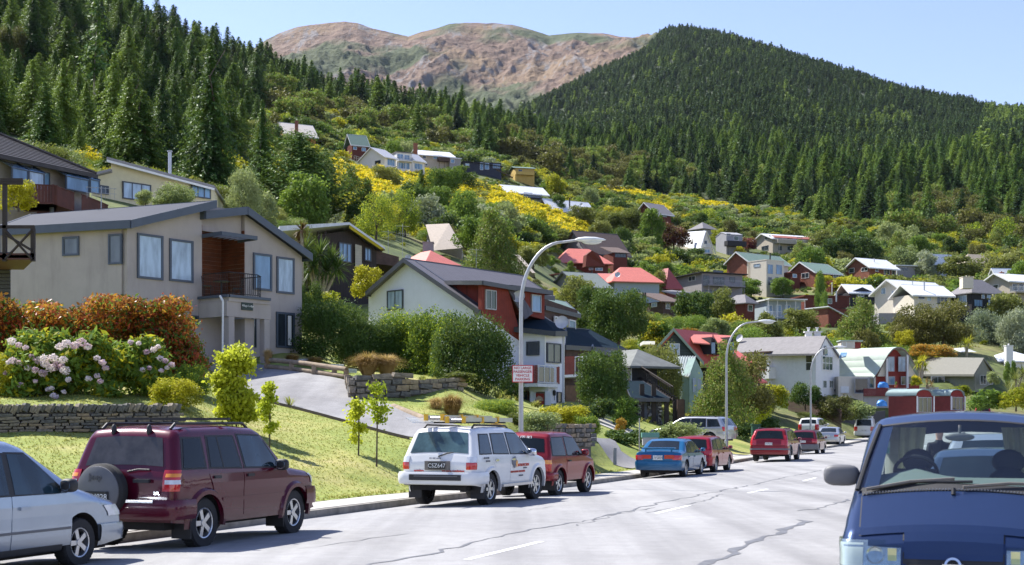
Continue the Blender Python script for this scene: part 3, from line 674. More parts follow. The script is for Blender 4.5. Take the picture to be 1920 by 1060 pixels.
class Block:
 """rectangular house block. Nearest corner seen at column pxC at distance Y; one wall runs right to column pxR (direction angle al from
    the picture plane), the other runs left to pxL. yb / ye: rows of the foot and of the eave at that corner."""
 def __init__(s,root,pxL,pxC,pxR,Y,yb,ye,al,m_wR,m_wL=None,wR=None,wL=None,sink=2.0):
  s.root=root;s.Y=Y;s.s=F/Y;s.C=P(pxC,yb,Y);s.zb=s.C.z;s.ze=P(pxC,ye,Y).z;s.h=s.ze-s.zb
  a=R(al);s.dR=Vector((math.cos(a),math.sin(a),0));s.dL=Vector((-math.sin(a),math.cos(a),0))
  def w(px,d):
   k=(px-CX)/F;return(k*s.C.y-s.C.x)/(d.x-k*d.y)
  s.wR=wR or w(pxR,s.dR);s.wL=wL or w(pxL,s.dL)
  s.nR=-s.dL;s.nL=-s.dR
  s.mR=m_wR;s.mL=m_wL or m_wR;s.sink=sink
 def pt(s,r,l,z):return s.C+s.dR*r+s.dL*l+ZV*z
 def rR(s,px):
  k=(px-CX)/F;return(k*s.C.y-s.C.x)/(s.dR.x-k*s.dR.y)
 def rL(s,px):
  k=(px-CX)/F;return(k*s.C.y-s.C.x)/(s.dL.x-k*s.dL.y)
 def zR(s,px,py):r=s.rR(px);Y=s.C.y+s.dR.y*r;return CZ+(HY-py)/F*Y-s.zb
 def zL(s,px,py):r=s.rL(px);Y=s.C.y+s.dL.y*r;return CZ+(HY-py)/F*Y-s.zb
 def walls(s,gable=None,rise=0,name='wall'):
  """gable: 'R' = the wall facing along nL carries a gable (ridge runs along dR); 'L' = ridge runs along dL"""
  h,a,b,k=s.h,s.wR,s.wL,-s.sink;th=.2
  mb=MB();pts=[s.pt(0,0,k),s.pt(a,0,k),s.pt(a,0,h)]
  if gable=='L':pts.append(s.pt(a/2,0,h+rise))
  if gable=='SR':pts[-1]=s.pt(a,0,h+rise)
  if gable=='SRm':pts+=[s.pt(0,0,h+rise)]
  else:pts.append(s.pt(0,0,h))
  mb.prism(pts,s.dL*th);mb.build(name,s.mR,s.root)
  mb=MB();hl=h+(rise if gable=='SRm' else 0);pts=[s.pt(0,th+.003,k),s.pt(0,b,k),s.pt(0,b,hl)]
  if gable=='R':pts.append(s.pt(0,b/2,h+rise))
  if gable=='SL':pts[-1]=s.pt(0,b,h+rise)
  pts.append(s.pt(0,th+.003,hl));mb.prism(pts,s.dR*th);mb.build(name,s.mL,s.root)
  mb=MB();hr=h+(rise if gable=='SR' else 0);pts=[s.pt(a,th+.003,k),s.pt(a,b,k),s.pt(a,b,hr)]
  if gable=='R':pts.append(s.pt(a,b/2,h+rise))
  if gable=='SL':pts[-1]=s.pt(a,b,h+rise)
  pts.append(s.pt(a,th+.003,hr));mb.prism(pts,-s.dR*th);mb.build(name,s.mL,s.root)
  mb=MB();pts=[s.pt(th,b,k),s.pt(a-th,b,k),s.pt(a-th,b,h)]
  if gable=='L':pts.append(s.pt(a/2,b,h+rise-.1))
  pts.append(s.pt(th,b,h));mb.prism(pts,-s.dL*th);mb.build(name,s.mR,s.root)
 def slab(s,p4,mat,th=.14,name='roof',edge=None):
  mb=MB();p4=[Vector(p)for p in p4];mb.prism(p4,ZV*-th if(p4[1]-p4[0]).cross(p4[2]-p4[0]).z>=0 else ZV*-th)
  o=mb.build(name,mat,s.root)
  if edge:
   e=MB();n=len(p4)
   for i in range(n):
    a,b=p4[i],p4[(i+1)%n];d=(b-a).normalized();out=d.cross(ZV).normalized()
    c=sum(p4,Vector())/n
    if(a-c).dot(out)<0:out=-out
    e.pbox(a+ZV*.02-out*.02,b-a,out*.07,ZV*-(th+.12))
   e.build('fascia',edge,o)
  return o
 def roof_gable(s,ridge,rise,mat,ov=.5,ovg=.4,edge=None,th=.14):
  h,a,b=s.h,s.wR,s.wL
  if ridge=='R':
   m_=rise/(b/2);d=ov*m_
   f=[s.pt(-ovg,-ov,h-d),s.pt(a+ovg,-ov,h-d),s.pt(a+ovg,b/2,h+rise),s.pt(-ovg,b/2,h+rise)]
   g=[s.pt(-ovg,b/2,h+rise),s.pt(a+ovg,b/2,h+rise),s.pt(a+ovg,b+ov,h-d),s.pt(-ovg,b+ov,h-d)]
  else:
   m_=rise/(a/2);d=ov*m_
   f=[s.pt(-ov,-ovg,h-d),s.pt(-ov,b+ovg,h-d),s.pt(a/2,b+ovg,h+rise),s.pt(a/2,-ovg,h+rise)][::-1]
   g=[s.pt(a/2,-ovg,h+rise),s.pt(a/2,b+ovg,h+rise),s.pt(a+ov,b+ovg,h-d),s.pt(a+ov,-ovg,h-d)][::-1]
  for q_ in(f,g):s.slab([p+ZV*(th+.02)for p in q_],mat,th,edge=edge)
 def roof_hip(s,rise,mat,ov=.5,inset=None,edge=None,lowz=0):
  h,a,b=s.h+lowz,s.wR,s.wL;i=inset if inset is not None else min(a,b)/2
  mb=MB();c=[s.pt(-ov,-ov,h-.1),s.pt(a+ov,-ov,h-.1),s.pt(a+ov,b+ov,h-.1),s.pt(-ov,b+ov,h-.1)]
  if a>=b:r=[s.pt(i,b/2,h+rise),s.pt(a-i,b/2,h+rise)];fs=[(0,1,5,4),(1,2,5),(2,3,4,5),(3,0,4)]
  else:r=[s.pt(a/2,i,h+rise),s.pt(a/2,b-i,h+rise)];fs=[(0,1,4),(1,2,5,4),(2,3,5),(3,0,4,5)]
  low=[p-ZV*.15 for p in c]
  mb.add(c+r+low,fs+[(1,0,6,7),(2,1,7,8),(3,2,8,9),(0,3,9,6),(6,9,8,7)])
  return mb.build('roof',mat,s.root)
 def roof_flat(s,mat,ov=.4,th=.25,tilt=0,edge=None):
  h,a,b=s.h,s.wR,s.wL
  s.slab([s.pt(-ov,-ov,h+th),s.pt(a+ov,-ov,h+th),s.pt(a+ov,b+ov,h+th+tilt),s.pt(-ov,b+ov,h+th+tilt)],mat,th,edge=edge)
 def roof_shed(s,kind,rise,mat,ov=.5,edge=None,th=.16):
  h,a,b=s.h,s.wR,s.wL;e=.02+th
  if kind=='SR':m_=rise/a;q_=[s.pt(-ov,-ov,h-ov*m_),s.pt(a+ov,-ov,h+rise+ov*m_),s.pt(a+ov,b+ov,h+rise+ov*m_),s.pt(-ov,b+ov,h-ov*m_)]
  elif kind=='SRm':m_=-rise/a;q_=[s.pt(-ov,-ov,h+rise-ov*m_),s.pt(a+ov,-ov,h+ov*m_),s.pt(a+ov,b+ov,h+ov*m_),s.pt(-ov,b+ov,h+rise-ov*m_)]
  else:m_=rise/b;q_=[s.pt(-ov,-ov,h-ov*m_),s.pt(a+ov,-ov,h-ov*m_),s.pt(a+ov,b+ov,h+rise+ov*m_),s.pt(-ov,b+ov,h+rise+ov*m_)]
  s.slab([p+ZV*e for p in q_],mat,th,edge=edge)
 def win(s,face,p0,p1,y0,y1,fm=None,pm=None,mull=0,rail=0,fw=.07,name='window',root=None):
  """window given by photo columns p0..p1 and rows y0 (top)..y1 (bottom) on a face"""
  fm=fm or m_frame_white;pm=pm or gl_dark
  if face=='R':a0,a1=sorted((s.rR(p0),s.rR(p1)));z=lambda py:s.zR((p0+p1)/2,py);t,n=s.dR,s.nR
  else:a0,a1=sorted((s.rL(p0),s.rL(p1)));z=lambda py:s.zL((p0+p1)/2,py);t,n=s.dL,s.nL
  return window(root or s.root,s.C,t,n,a0,a1,z(y1),z(y0),fm,pm,mull,rail,fw,name)
 def deck(s,face,p0,p1,yfl,out,mat,rail_mat=None,h=1.0,posts=True,solid=False):
  if face=='R':a0,a1=sorted((s.rR(p0),s.rR(p1)));z=s.zR((p0+p1)/2,yfl);t,n=s.dR,s.nR
  else:a0,a1=sorted((s.rL(p0),s.rL(p1)));z=s.zL((p0+p1)/2,yfl);t,n=s.dL,s.nL
  mb=MB();o=s.C+ZV*z;mb.pbox(o+t*a0+n*.01,t*(a1-a0),n*out,ZV*-.18)
  if posts:
   for k in range(3):
    p=o+t*(a0+(a1-a0)*(.03+.47*k))+n*(out-.15);mb.cyl(p-ZV*.18,p-ZV*(z+s.sink),.07,n=6)
  d=mb.build('deck',mat,s.root)
  pts=[o+t*a0+n*.05,o+t*a0+n*(out-.04),o+t*a1+n*(out-.04),o+t*a1+n*.05]
  if solid:
   mb=MB()
   for a,b in zip(pts[:-1],pts[1:]):dd=(b-a);q_=dd.cross(ZV).normalized()*.05;mb.pbox(a,dd,q_,ZV*h)
   mb.build('railing',rail_mat or mat,d)
  else:railing(d,pts,h,rail_mat or m_frame_white,.16,.02)
  return d
def house(name,label,pxC,yb,Y,cat='house',group=None):
 r=empty(name,tuple(P(pxC,yb,Y)),label,cat,group);HOUSES.append((r.location.x,r.location.y,name));HOUSEZ.append(r.location.z/Y);HSHORT.append(SHORTN.get(label,name.replace('_',' ')));return r
w_cream=M('render_cream',(.66,.60,.49),.85,var=.06,dirt=.15);w_white=M('render_white',(.74,.73,.70),.85,var=.05,dirt=.12)
w_grey=M('render_grey',(.27,.26,.27),.85,var=.08);w_bluegrey=M('cladding_bluegrey',(.30,.36,.40),.8,var=.06)
w_brick=striped('brick_red',(.22,.085,.055),(.13,.06,.045),'Z',4,.9,.15,.2,var=.25)
w_redwood=striped('boards_redbrown',(.13,.035,.025),(.07,.02,.015),'Z',5,.75,.12,.3)
w_brown=striped('boards_brown',(.085,.055,.045),(.04,.028,.022),'Z',5,.8,.12,.3,var=.25)
w_dark=striped('boards_dark',(.035,.035,.04),(.015,.015,.017),'Z',5,.8,.12,.3)
w_navy=M('boards_navy',(.018,.024,.045),.7);w_yellow=M('render_yellow',(.52,.36,.10),.8);w_orange=M('gable_orange',(.42,.16,.05),.8)
w_greenb=striped('boards_darkgreen',(.035,.055,.045),(.015,.022,.018),'Z',4.5,.75,.16,.4)
w_tan=striped('boards_tan',(.42,.37,.30),(.30,.26,.2),'Z',5,.8,.12,.2)
w_redc=striped('boards_crimson',(.24,.035,.03),(.13,.02,.018),'Z',6,.7,.12,.3)
r_red=striped('roof_red',(.52,.12,.09),(.42,.09,.07),.4,3.5,.5,.15,.3)
r_pinkred=striped('roof_faded_red',(.60,.19,.15),(.50,.14,.11),.4,3.5,.5,.15,.3)
r_white=striped('roof_pale',(.66,.68,.70),(.52,.54,.57),.4,3,.45,.1,.3)
r_grey=striped('roof_grey',(.22,.21,.215),(.15,.145,.15),'Z',4,.7,.15,.3)
r_dgrey=striped('roof_charcoal',(.085,.085,.095),(.05,.05,.055),.4,3.5,.5,.15,.3)
r_brown=striped('roof_brown',(.155,.12,.105),(.1,.075,.065),'Z',4,.7,.15,.3)
r_green=striped('roof_green',(.17,.24,.19),(.11,.16,.13),.4,3.5,.5,.12,.3)
r_blue=striped('roof_slate_blue',(.016,.030,.042),(.010,.018,.026),.9,3,.8,.12,.4)
r_pgreen=M('roof_membrane_green',(.42,.50,.42),.6,var=.07,scale=1.2)
r_cream=M('roof_cream',(.62,.56,.48),.7,var=.08)
m_brickc=M('chimney_brick',(.28,.11,.07),.9)
gl_green=glassy('pane_tree_reflection_tone',(.05,.075,.045))  # reflected trees painted in as a dull green base colour
for m_ in(r_blue,r_grey,r_brown,r_dgrey):m_.node_tree.nodes['Principled BSDF'].inputs['Specular IOR Level'].default_value=.04
# --------- the big taupe house above the driveway
w_taupe=M('plaster_taupe',(.41,.365,.335),.88,var=.08,scale=.8,bmp=.12,dirt=.4)
w_cedar=striped('cedar_boards',(.16,.05,.022),(.05,.018,.01),'Z',6.5,.5,.12,.4,var=.35)
r_taupe=striped('roof_blue_black',(.022,.028,.048),(.012,.015,.026),2.0,2.6,.75,.12,.5)
m_fascia=M('fascia_steel_blue',(.065,.085,.115),.45,var=.08)
m_frameb=M('joinery_steel_blue',(.06,.08,.11),.45,var=.08)
hA=house('two_storey_house','large taupe plastered house with dark blue mono-pitch roofs and black balcony above the driveway',237,690,59)
B0=Vector((-16.6,59.8,0));d1=Vector((.62,.785,0)).normalized();n1=Vector((.785,-.62,0)).normalized();d2=Vector((-.943,.333,0)).normalized();n2=Vector((-.333,-.943,0)).normalized()
def L1(t,o,z):return B0+d1*t+n1*o+ZV*z
def L2(t,o,z):return B0+d2*t+n2*o+ZV*z
def t1(px):k=(px-CX)/F;return(k*B0.y-B0.x)/(d1.x-k*d1.y)
def t2(px):k=(px-CX)/F;return(k*B0.y-B0.x)/(d2.x-k*d2.y)
def z1(px,py,o=0):
 k=(px-CX)/F;b=B0+n1*o;t=(k*b.y-b.x)/(d1.x-k*d1.y);return CZ+(HY-py)/F*(b.y+d1.y*t)
def t1o(px,o):k=(px-CX)/F;b=B0+n1*o;return(k*b.y-b.x)/(d1.x-k*d1.y)
def z2(px,py):t=t2(px);return CZ+(HY-py)/F*(B0.y+d2.y*t)
ta,tb,tc=t1(378.5),t1(459),t1(566)
zB=z1(237,424);zTa=z1(378,387);zPk=z1(460,397);zRt=z1(566,481)
GZ=2.2
mb=MB();mb.prism([L1(0,0,GZ),L1(ta,0,GZ),L1(ta,0,zTa),L1(0,0,zB)],-n1*.3);mb.build('wall',w_taupe,hA)
mb=MB();mb.prism([L2(.28,0,GZ),L2(6.6,0,GZ),L2(6.6,0,zB),L2(.28,0,zB)],-n2*.3);mb.build('wall',w_taupe,hA)
mb=MB();mb.prism([L1(tb,0,GZ),L1(tc,0,GZ),L1(tc,0,zRt),L1(tb,0,zPk)],-n1*.3);mb.build('wall',w_taupe,hA)
mb=MB();mb.prism([L1(tc,-.31,GZ),L1(tc,-7,GZ),L1(tc,-7,zRt),L1(tc,-.31,zRt)],-d1*.3);mb.build('wall',w_taupe,hA)
zfl=z1(420,562);zgr=z1(440,690)
mb=MB();mb.prism([L1(ta+.003,-.02,GZ),L1(tb-.003,-.02,GZ),L1(tb-.003,-.02,zfl),L1(ta+.003,-.02,zfl)],-n1*.28);mb.build('wall',w_taupe,hA)
rd=1.7
zhead=z1(420,437)
mb=MB();mb.prism([L1(ta+.003,-rd,zfl),L1(tb+.5,-rd,zfl),L1(tb+.5,-rd,zPk-.2),L1(ta+.003,-rd,zPk-.2)],-n1*.2);mb.build('wall',w_taupe,hA)
cz0,cz1=zfl+.02,zhead+.25;nb=17;base_board=None
for face in range(3):
 for k in range(nb):
  z0_=cz0+(cz1-cz0)*k/nb;z1_=cz0+(cz1-cz0)*(k+1)/nb-.012
  mb=MB()
  if face==0:mb.pbox(L1(ta+1.1,-rd+.002,z0_),d1*(tb-ta-1.13),n1*.03,ZV*(z1_-z0_))
  elif face==1:mb.pbox(L1(tb-.03,-rd+.04,z0_),d1*.028,n1*(rd-.05),ZV*(z1_-z0_))
  else:mb.pbox(L1(ta+.003,-rd+.04,z0_),d1*.028,n1*(rd-.05),ZV*(z1_-z0_))
  mb.build('board',w_cedar,hA)
mb=MB();mb.pbox(L1(ta+.04,-.35,zhead),d1*(tb-ta-.08),n1*.15,ZV*(zTa-zhead+.1));mb.build('wall',w_taupe,hA)
window(hA,L1(0,-rd+.04,0),d1,n1,ta+.08,ta+1.05,zfl+.05,zfl+2.1,m_frameb,gl_dark,1,name='balcony_door')
def roof_plane(pts,mat,th=.2,fascia=None,name='roof',ribs=None):
 pts=[Vector(p)for p in pts];mb=MB();mb.prism(pts,ZV*-th);o=mb.build(name,mat,hA)
 if fascia:
  e=MB();c=sum(pts,Vector())/len(pts)
  for i in range(len(pts)):
   a,b=pts[i],pts[(i+1)%len(pts)];out=(b-a).cross(ZV).normalized()
   if(a-c).dot(out)<0:out=-out
   e.pbox(a+ZV*.025-out*.01,b-a,out*.06,ZV*-(th+.16))
  e.build('fascia',fascia,o)
 return o
zf=z1(241,414,.35)
Tt=t1o(403,.35)
c1_,c2_=L1(-.15,.45,zf),L1(Tt,.45,z1(403,377,.35))
dA=(L2(6.4,.4,0)-L2(0,.4,0));
roof_plane([c1_,c2_,Vector((-23.3,67.2,c2_.z)),Vector((c1_.x,c1_.y,c1_.z))+d2*7.2],r_taupe,fascia=m_fascia)
pk=L1(t1o(463,.35),.4,z1(463,389,.35));lo=L1(t1o(584,.35),.4,z1(584,477,.35));lf=L1(t1o(380,.1),.3,z1(380,398,.1))
back=Vector((-5.0,3.2,0))
roof_plane([pk,lo,lo+back*1.2,pk+back*1.2],r_taupe,fascia=m_fascia)
roof_plane([lf,pk+Vector((-.02,0,-.01)),pk+back+Vector((0,0,.2)),lf+back],r_taupe,fascia=m_fascia)
W2=[((118,149),(444,480)),((204,229.5),(439,496))]
for(pa,pb),(ya,yb)in W2:
 pm_=(pa+pb)/2;window(hA,L2(0,0,0),d2,n2,t2(pb),t2(pa),z2(pm_,yb),z2(pm_,ya),m_frameb,glassy('pane_blind',(.13,.15,.17)),fw=.09)
for(pa,pb,ya,yb,pm2,ml)in((256.5,305,440,524,gl_curtain,0),(317,361.5,450,529,gl_curtain,0),(474,509,476,545,gl_sky,0),(518,551,483,551,gl_curtain,0),(517,551.5,586,653,gl_dark,1),(357,371,592,612,gl_dark,0)):
 pm_=(pa+pb)/2;w=window(hA,L1(0,0,0),d1,n1,t1(pa),t1(pb),z1(pm_,yb),z1(pm_,ya),m_frameb,pm2,ml,fw=.1)
 if ml:mb=MB();tm=t1(539);mb.pbox(L1(tm,.032,z1(pm_,yb)+.15),d1*.22,n1*.01,ZV*(z1(pm_,ya)-z1(pm_,yb)-.3));mb.build('curtain',m_white,w)
po=1.75
pz=zfl-.05
mb=MB();mb.pbox(L1(ta-.12,.003,zfl-.28),d1*(t1o(506,po+.25)-ta+.12),n1*(po+.25),ZV*.28);slab=mb.build('balcony_slab',w_taupe,hA)
mb=MB();pA,pB=L1(ta-.12,po+.26,zfl-.1),L1(t1o(506,po+.25),po+.26,zfl-.1);mb.pbox(pA,pB-pA,n1*.08,ZV*.12);mb.pbox(L1(ta-.2,0,zfl-.1),n1*(po+.34),-d1*.06,ZV*.12);mb.build('gutter',m_fascia,hA)
tcl,tcr=t1o(423,po),t1o(482,po)
mb=MB();mb.pbox(L1(tcl-.1,po-.05,zfl-.95),d1*(tcr+.75-tcl),n1*.25,ZV*.68);mb.pbox(L1(tcl-.1,.02,zfl-.95),d1*.25,n1*(po-.08),ZV*.67);mb.build('porch_beam',w_taupe,hA)
for tcx in(tcl,tcr+.25):
 mb=MB();mb.pbox(L1(tcx,po-.1,GZ+.5),d1*.32,n1*.32,ZV*(zfl-.96-GZ-.5));mb.build('column',w_taupe,hA)
mb=MB();mb.pbox(L1(tcr-.55,.0,GZ+.5),d1*.55,n1*(po-.2),ZV*(zfl-.96-GZ-.5));mb.build('porch_wall',w_taupe,hA)
zst=z1(500,690,po)
for k in range(3):
 mb=MB();mb.pbox(L1(tcl-.2,po+.3+.32*(2-k),GZ),d1*(tcr-tcl+1.9),-n1*(.33 if k<2 else 2.2),ZV*(zst-.25+.17*k-GZ));mb.build('step',m_conc,hA)
dr0,dr1=t1(430),t1(449)
zd0=zst+.15
mb=MB();mb.pbox(L1(dr0-.08,-.015,zd0),d1*(t1(459)-dr0+.1),n1*.05,ZV*2.2);mb.build('door_frame',m_frameb,hA)
mb=MB();mb.pbox(L1(dr0,.04,zd0),d1*(dr1-dr0),n1*.04,ZV*2.1)
door=mb.build('door',M('door_blue',(.07,.10,.17),.5),hA)
dw=(dr1-dr0)
for i in range(2):
 for j in range(4):
  mb=MB();mb.pbox(L1(dr0+dw*(.12+.42*i),.081,zd0+.15+j*.49),d1*(dw*.34),n1*.02,ZV*.38);mb.build('door_panel',M('door_blue',(.07,.10,.17)),door)
window(hA,L1(0,.03,0),d1,n1,dr1+.05,t1(457.5),zd0,zd0+2.1,m_frameb,gl_dark)
window(hA,L1(0,-.02,0),d1,n1,t1(471.5),t1(480),z1(475,652),z1(475,585),m_frameb,gl_dark)
ps=t1o(463,po+.2)
mb=MB();bz=z1(463,582,po+.2);mb.pbox(L1(t1o(452,po+.2),po+.205,bz),d1*(t1o(473,po+.2)-t1o(452,po+.2)),n1*.05,ZV*.34);sg=mb.build('name_board',M('board_green_black',(.012,.03,.022),.5),hA)
def text_mesh(txt,size,mat,name='lettering',ext=.004,bold=False):
 cu=bpy.data.curves.new('t','FONT');cu.body=txt;cu.size=size;cu.extrude=ext;cu.align_x='CENTER';cu.align_y='CENTER';cu.resolution_u=2
 if bold:cu.offset=size*.02
 o=bpy.data.objects.new('t',cu);COL.objects.link(o);dg=bpy.context.evaluated_depsgraph_get()
 me=bpy.data.meshes.new_from_object(o.evaluated_get(dg));bpy.data.objects.remove(o);me.materials.clear();me.materials.append(mat);me.name=name;return me
def put_text(txt,size,mat,parent,origin,right,up,name='lettering',ext=.004,bold=False,local=False,shear=0):
 """flat lettering: origin centre, right / up unit vectors"""
 me=text_mesh(txt,size,mat,name,ext,bold);right=Vector(right).normalized();up=Vector(up).normalized();n=right.cross(up)
 Mx=Matrix(((right.x,up.x,n.x,origin[0]),(right.y,up.y,n.y,origin[1]),(right.z,up.z,n.z,origin[2]),(0,0,0,1)))
 if shear:me.transform(Matrix(((1,shear,0,0),(0,1,0,0),(0,0,1,0),(0,0,0,1))))
 me.transform(Mx);return link(name,me,parent,local)
m_lwhite=M('lettering_white',(.75,.75,.72),.5)
put_text('Village Lodge',.13,m_lwhite,sg,L1(ps,po+.262,bz+.19),d1,ZV)
zr=zfl+.02
b1,b2=t1o(381,po),t1o(497,po+.1)
railing(hA,[L1(ta+.02,.1,zr),L1(ta+.02,po+.1,zr),L1(b2-.5,po+.15,zr),L1(b2+.1,po-.3,zr),L1(b2+.1,.05,zr)],1.02,m_black,.115,.011,top=.022)
zc=z1(380,447)
cw0,cw1=t1(379),t1o(478,1.2)
for a,b in((L1(cw0,.02,zc),L1(cw0,1.35,zc+.02)),(L1(cw0,1.35,zc+.02),L1(cw1,1.35,zc+.02)),(L1(cw1,1.35,zc+.02),L1(cw1,.02,zc))):
 d=b-a;nn=d.cross(ZV).normalized();mb=MB();mb.pbox(a-nn*.03,d,nn*.06,ZV*.18);mb.build('canopy_frame',m_frameb,hA)
for k in range(6):
 mb=MB();tt_=cw0+(cw1-cw0)*(k+.6)/6.4;mb.pbox(L1(tt_,.05,zc+.06),n1*1.25,d1*.2+ZV*.09,ZV*.02);mb.build('louvre',M('louvre_grey',(.3,.3,.31),.5),hA)
mb=MB();dp=L1(tcl-.32,po+.2,zfl-.3);mb.cyl(L1(tcl-.32,po+.16,3.0),dp,.045,n=8);mb.cyl(dp,dp+ZV*.25-n1*.2,.05,n=8);mb.build('downpipe',m_white,hA,40)
mb=MB();dp=L1(0.02,.06,0)
def cafe_chair(c,rz,lab):
 e=empty('cafe_chair',tuple(c),lab,'chair','chairs on the balcony',rz)
 mb=MB();mb.box(-.2,.2,-.2,.2,.43,.46);mb.build('seat',m_black,e,local=True)
 mb=MB()
 for x in(-.19,.19):mb.cyl((x,.19,.45),(x,.24,.88),.014,n=5)
 for z in(.6,.72,.84):mb.cyl((-.19,.21,z),(.19,.21,z),.012,n=5)
 mb.build('backrest',m_black,e,local=True)
 for x,y in((-.18,-.18),(.18,-.18),(-.18,.18),(.18,.18)):mb=MB();mb.cyl((x,y,0),(x,y,.44),.014,n=5);mb.build('leg',m_black,e,local=True)
zz=zr+.01
tbl=empty('cafe_table',tuple(L1(b2-1.5,.6,zz)),'black round cafe table on the balcony between two chairs','table')
mb=MB();mb.cyl((0,0,.7),(0,0,.73),.38,n=18);mb.build('tabletop',m_black,tbl,local=True)
mb=MB();mb.cyl((0,0,.03),(0,0,.7),.03,n=8);mb.cyl((0,0,0),(0,0,.03),.2,n=12);mb.build('leg',m_black,tbl,local=True)
cafe_chair(L1(b2-.7,.75,zz),-1.2,'black metal cafe chair on the balcony right of the round table')
cafe_chair(L1(b2-2.3,.6,zz),1.6,'black metal cafe chair on the balcony left of the round table')
# --------- deck house top left (tiled roof, red-brown deck)
hD=house('house_with_deck','brown tiled house with conservatory glazing and red-brown board deck at upper left',0,390,88)
bD=Block(hD,-260,-200,168,80,400,262,38,M('plaster_putty',(.34,.31,.27),.85),wL=8)
Dn=84.0
def PD(px,py,Y):return P(px,py,Y)
w0,w1=PD(-80,392,73.6),PD(168,392,81.7)
dd=(w1-w0);dd.z=0;Ld=dd.length;dd.normalize();dn=Vector((dd.y,-dd.x,0))
def LD(t,o,z):return Vector((w0.x,w0.y,0))+dd*t+dn*o+ZV*z
def tD(px,o=0):k=(px-CX)/F;b=Vector((w0.x,w0.y,0))+dn*o;return(k*b.y-b.x)/(dd.x-k*dd.y)
def zD(px,py,o=0):b=Vector((w0.x,w0.y,0))+dn*o;return CZ+(HY-py)/F*(b.y+dd.y*tD(px,o))
zdk=zD(60,383)
mb=MB();mb.prism([LD(0,0,zdk-3),LD(Ld,0,zdk-3),LD(Ld,0,zD(165,322)),LD(0,0,zD(165,322))],-dn*.3);mb.build('wall',M('plaster_putty',(.34,.31,.27)),hD)
mb=MB();mb.prism([LD(Ld,-.31,zdk-3),LD(Ld,-8,zdk-3),LD(Ld,-8,zD(165,322)),LD(Ld,-.31,zD(165,322))],-dd*.3);mb.build('wall',M('plaster_white2',(.6,.58,.55)),hD)
m_tile=M('tile_brown_black',(.040,.032,.030),.55,var=.35,scale=2.0)
ze_=zD(175,325,.6);e0,e1=LD(-1,.7,zD(0,290,.7)),LD(tD(181,.7),.7,0);zeE=CZ+(HY-328)/F*e1.y
e0.z=e1.z=zeE
rg0=e0-dn*6.5+ZV*3.4;rg1=LD(tD(181,.7)-6.0,-5.8,zeE+3.4)
NC=22
for k in range(NC):
 a,b=k/NC,(k+1)/NC
 pa,pb,pc,pd=e0.lerp(rg0,a),e1.lerp(rg1,a),e1.lerp(rg1,b),e0.lerp(rg0,b)
 mb=MB();mb.prism([pa+ZV*.06,pb+ZV*.06,pc+ZV*.01,pd+ZV*.01],ZV*-.06);mb.build('tile_course',m_tile,hD)
mb=MB();mb.poly([e1,LD(tD(181,.7),-12.5,zeE),rg1]);mb.tube([e1+ZV*.07,rg1+ZV*.08],.1,6);mb.tube([rg0+ZV*.05,rg1+ZV*.05],.1,6)
mb.pbox(e0-ZV*.02,e1-e0,dn*.12,ZV*-.2);mb.build('roof',m_tile,hD)
for pa,pb,yt_,yb_ in((0,62,312,346),(70,92,312,348),(102,146,326,352),(147,166,330,356)):
 ta_,tb_=tD(pa),tD(pb)
 zt,zb_=zD((pa+pb)/2,yt_,.9),zD((pa+pb)/2,yb_,.9)
 n=max(1,int((tb_-ta_)/1.1))
 for k in range(n):
  a0=ta_+(tb_-ta_)*k/n;a1=ta_+(tb_-ta_)*(k+1)/n-.03
  window(hD,LD(0,.9 if pa!=70 else .05,0),dd,dn,a0,a1,zb_-.1,zt-.1,m_frame_dark if k%2 else m_frameb,gl_curtain if k%2 else gl_sky,fw=.06)
 if pa!=70:
  mb=MB();mb.prism([LD(ta_,.95,zt-.08),LD(tb_,.95,zt-.08),LD(tb_,.02,zt+.35),LD(ta_,.02,zt+.35)],ZV*-.04);mb.build('skylight',gl_sky,hD)
  for k in range(n+1):
   a0=ta_+(tb_-ta_)*k/n;mb=MB();mb.tube([LD(a0,.97,zt-.06),LD(a0,.04,zt+.38)],.04,5);mb.build('glazing_bar',m_frame_dark,hD)
m_dboard=M('deck_board_redbrown',(.105,.028,.018),.7,var=.3,scale=1.5)
dz1,dz0=zD(60,351,2),zD(60,382,2)
segs_=[(LD(tD(40,2.2),2.2,0),LD(tD(98,3.0),3.4,0)),(LD(tD(98,3.4),3.4,0),LD(tD(153,3.0),2.4,0)),(LD(tD(153,2.4),2.4,0),LD(tD(218,1.5),.8,0))]
for a,b in segs_:
 L_=(b-a).length;nb_=int(L_/.16);q_=(b-a).cross(ZV).normalized()
 if q_.dot(dn)<0:q_=-q_
 for k in range(nb_):
  mb=MB();p=a+(b-a)*(k/nb_);mb.pbox(p+ZV*(dz0-.1),(b-a)/nb_*.93,q_*.03,ZV*(dz1-dz0+.1));mb.build('board',m_dboard,hD)
 mb=MB();mb.pbox(a+ZV*dz1-q_*.04,b-a,q_*.1,ZV*.05);mb.pbox(a+ZV*(dz0-.1)-q_*.01,b-a,-q_*2.6,ZV*.1);mb.build('deck',m_dboard,hD)
for px in(97,150):mb=MB();p=LD(tD(px,2.4),2.4,0);mb.cyl(p+ZV*(dz0-4),p+ZV*(dz0-.1),.12,n=8);mb.build('post',m_frame_dark,hD)
aer=LD(tD(191,2),2,zD(191,405,2));
antenna(hA,P(190,393,66),1.1)
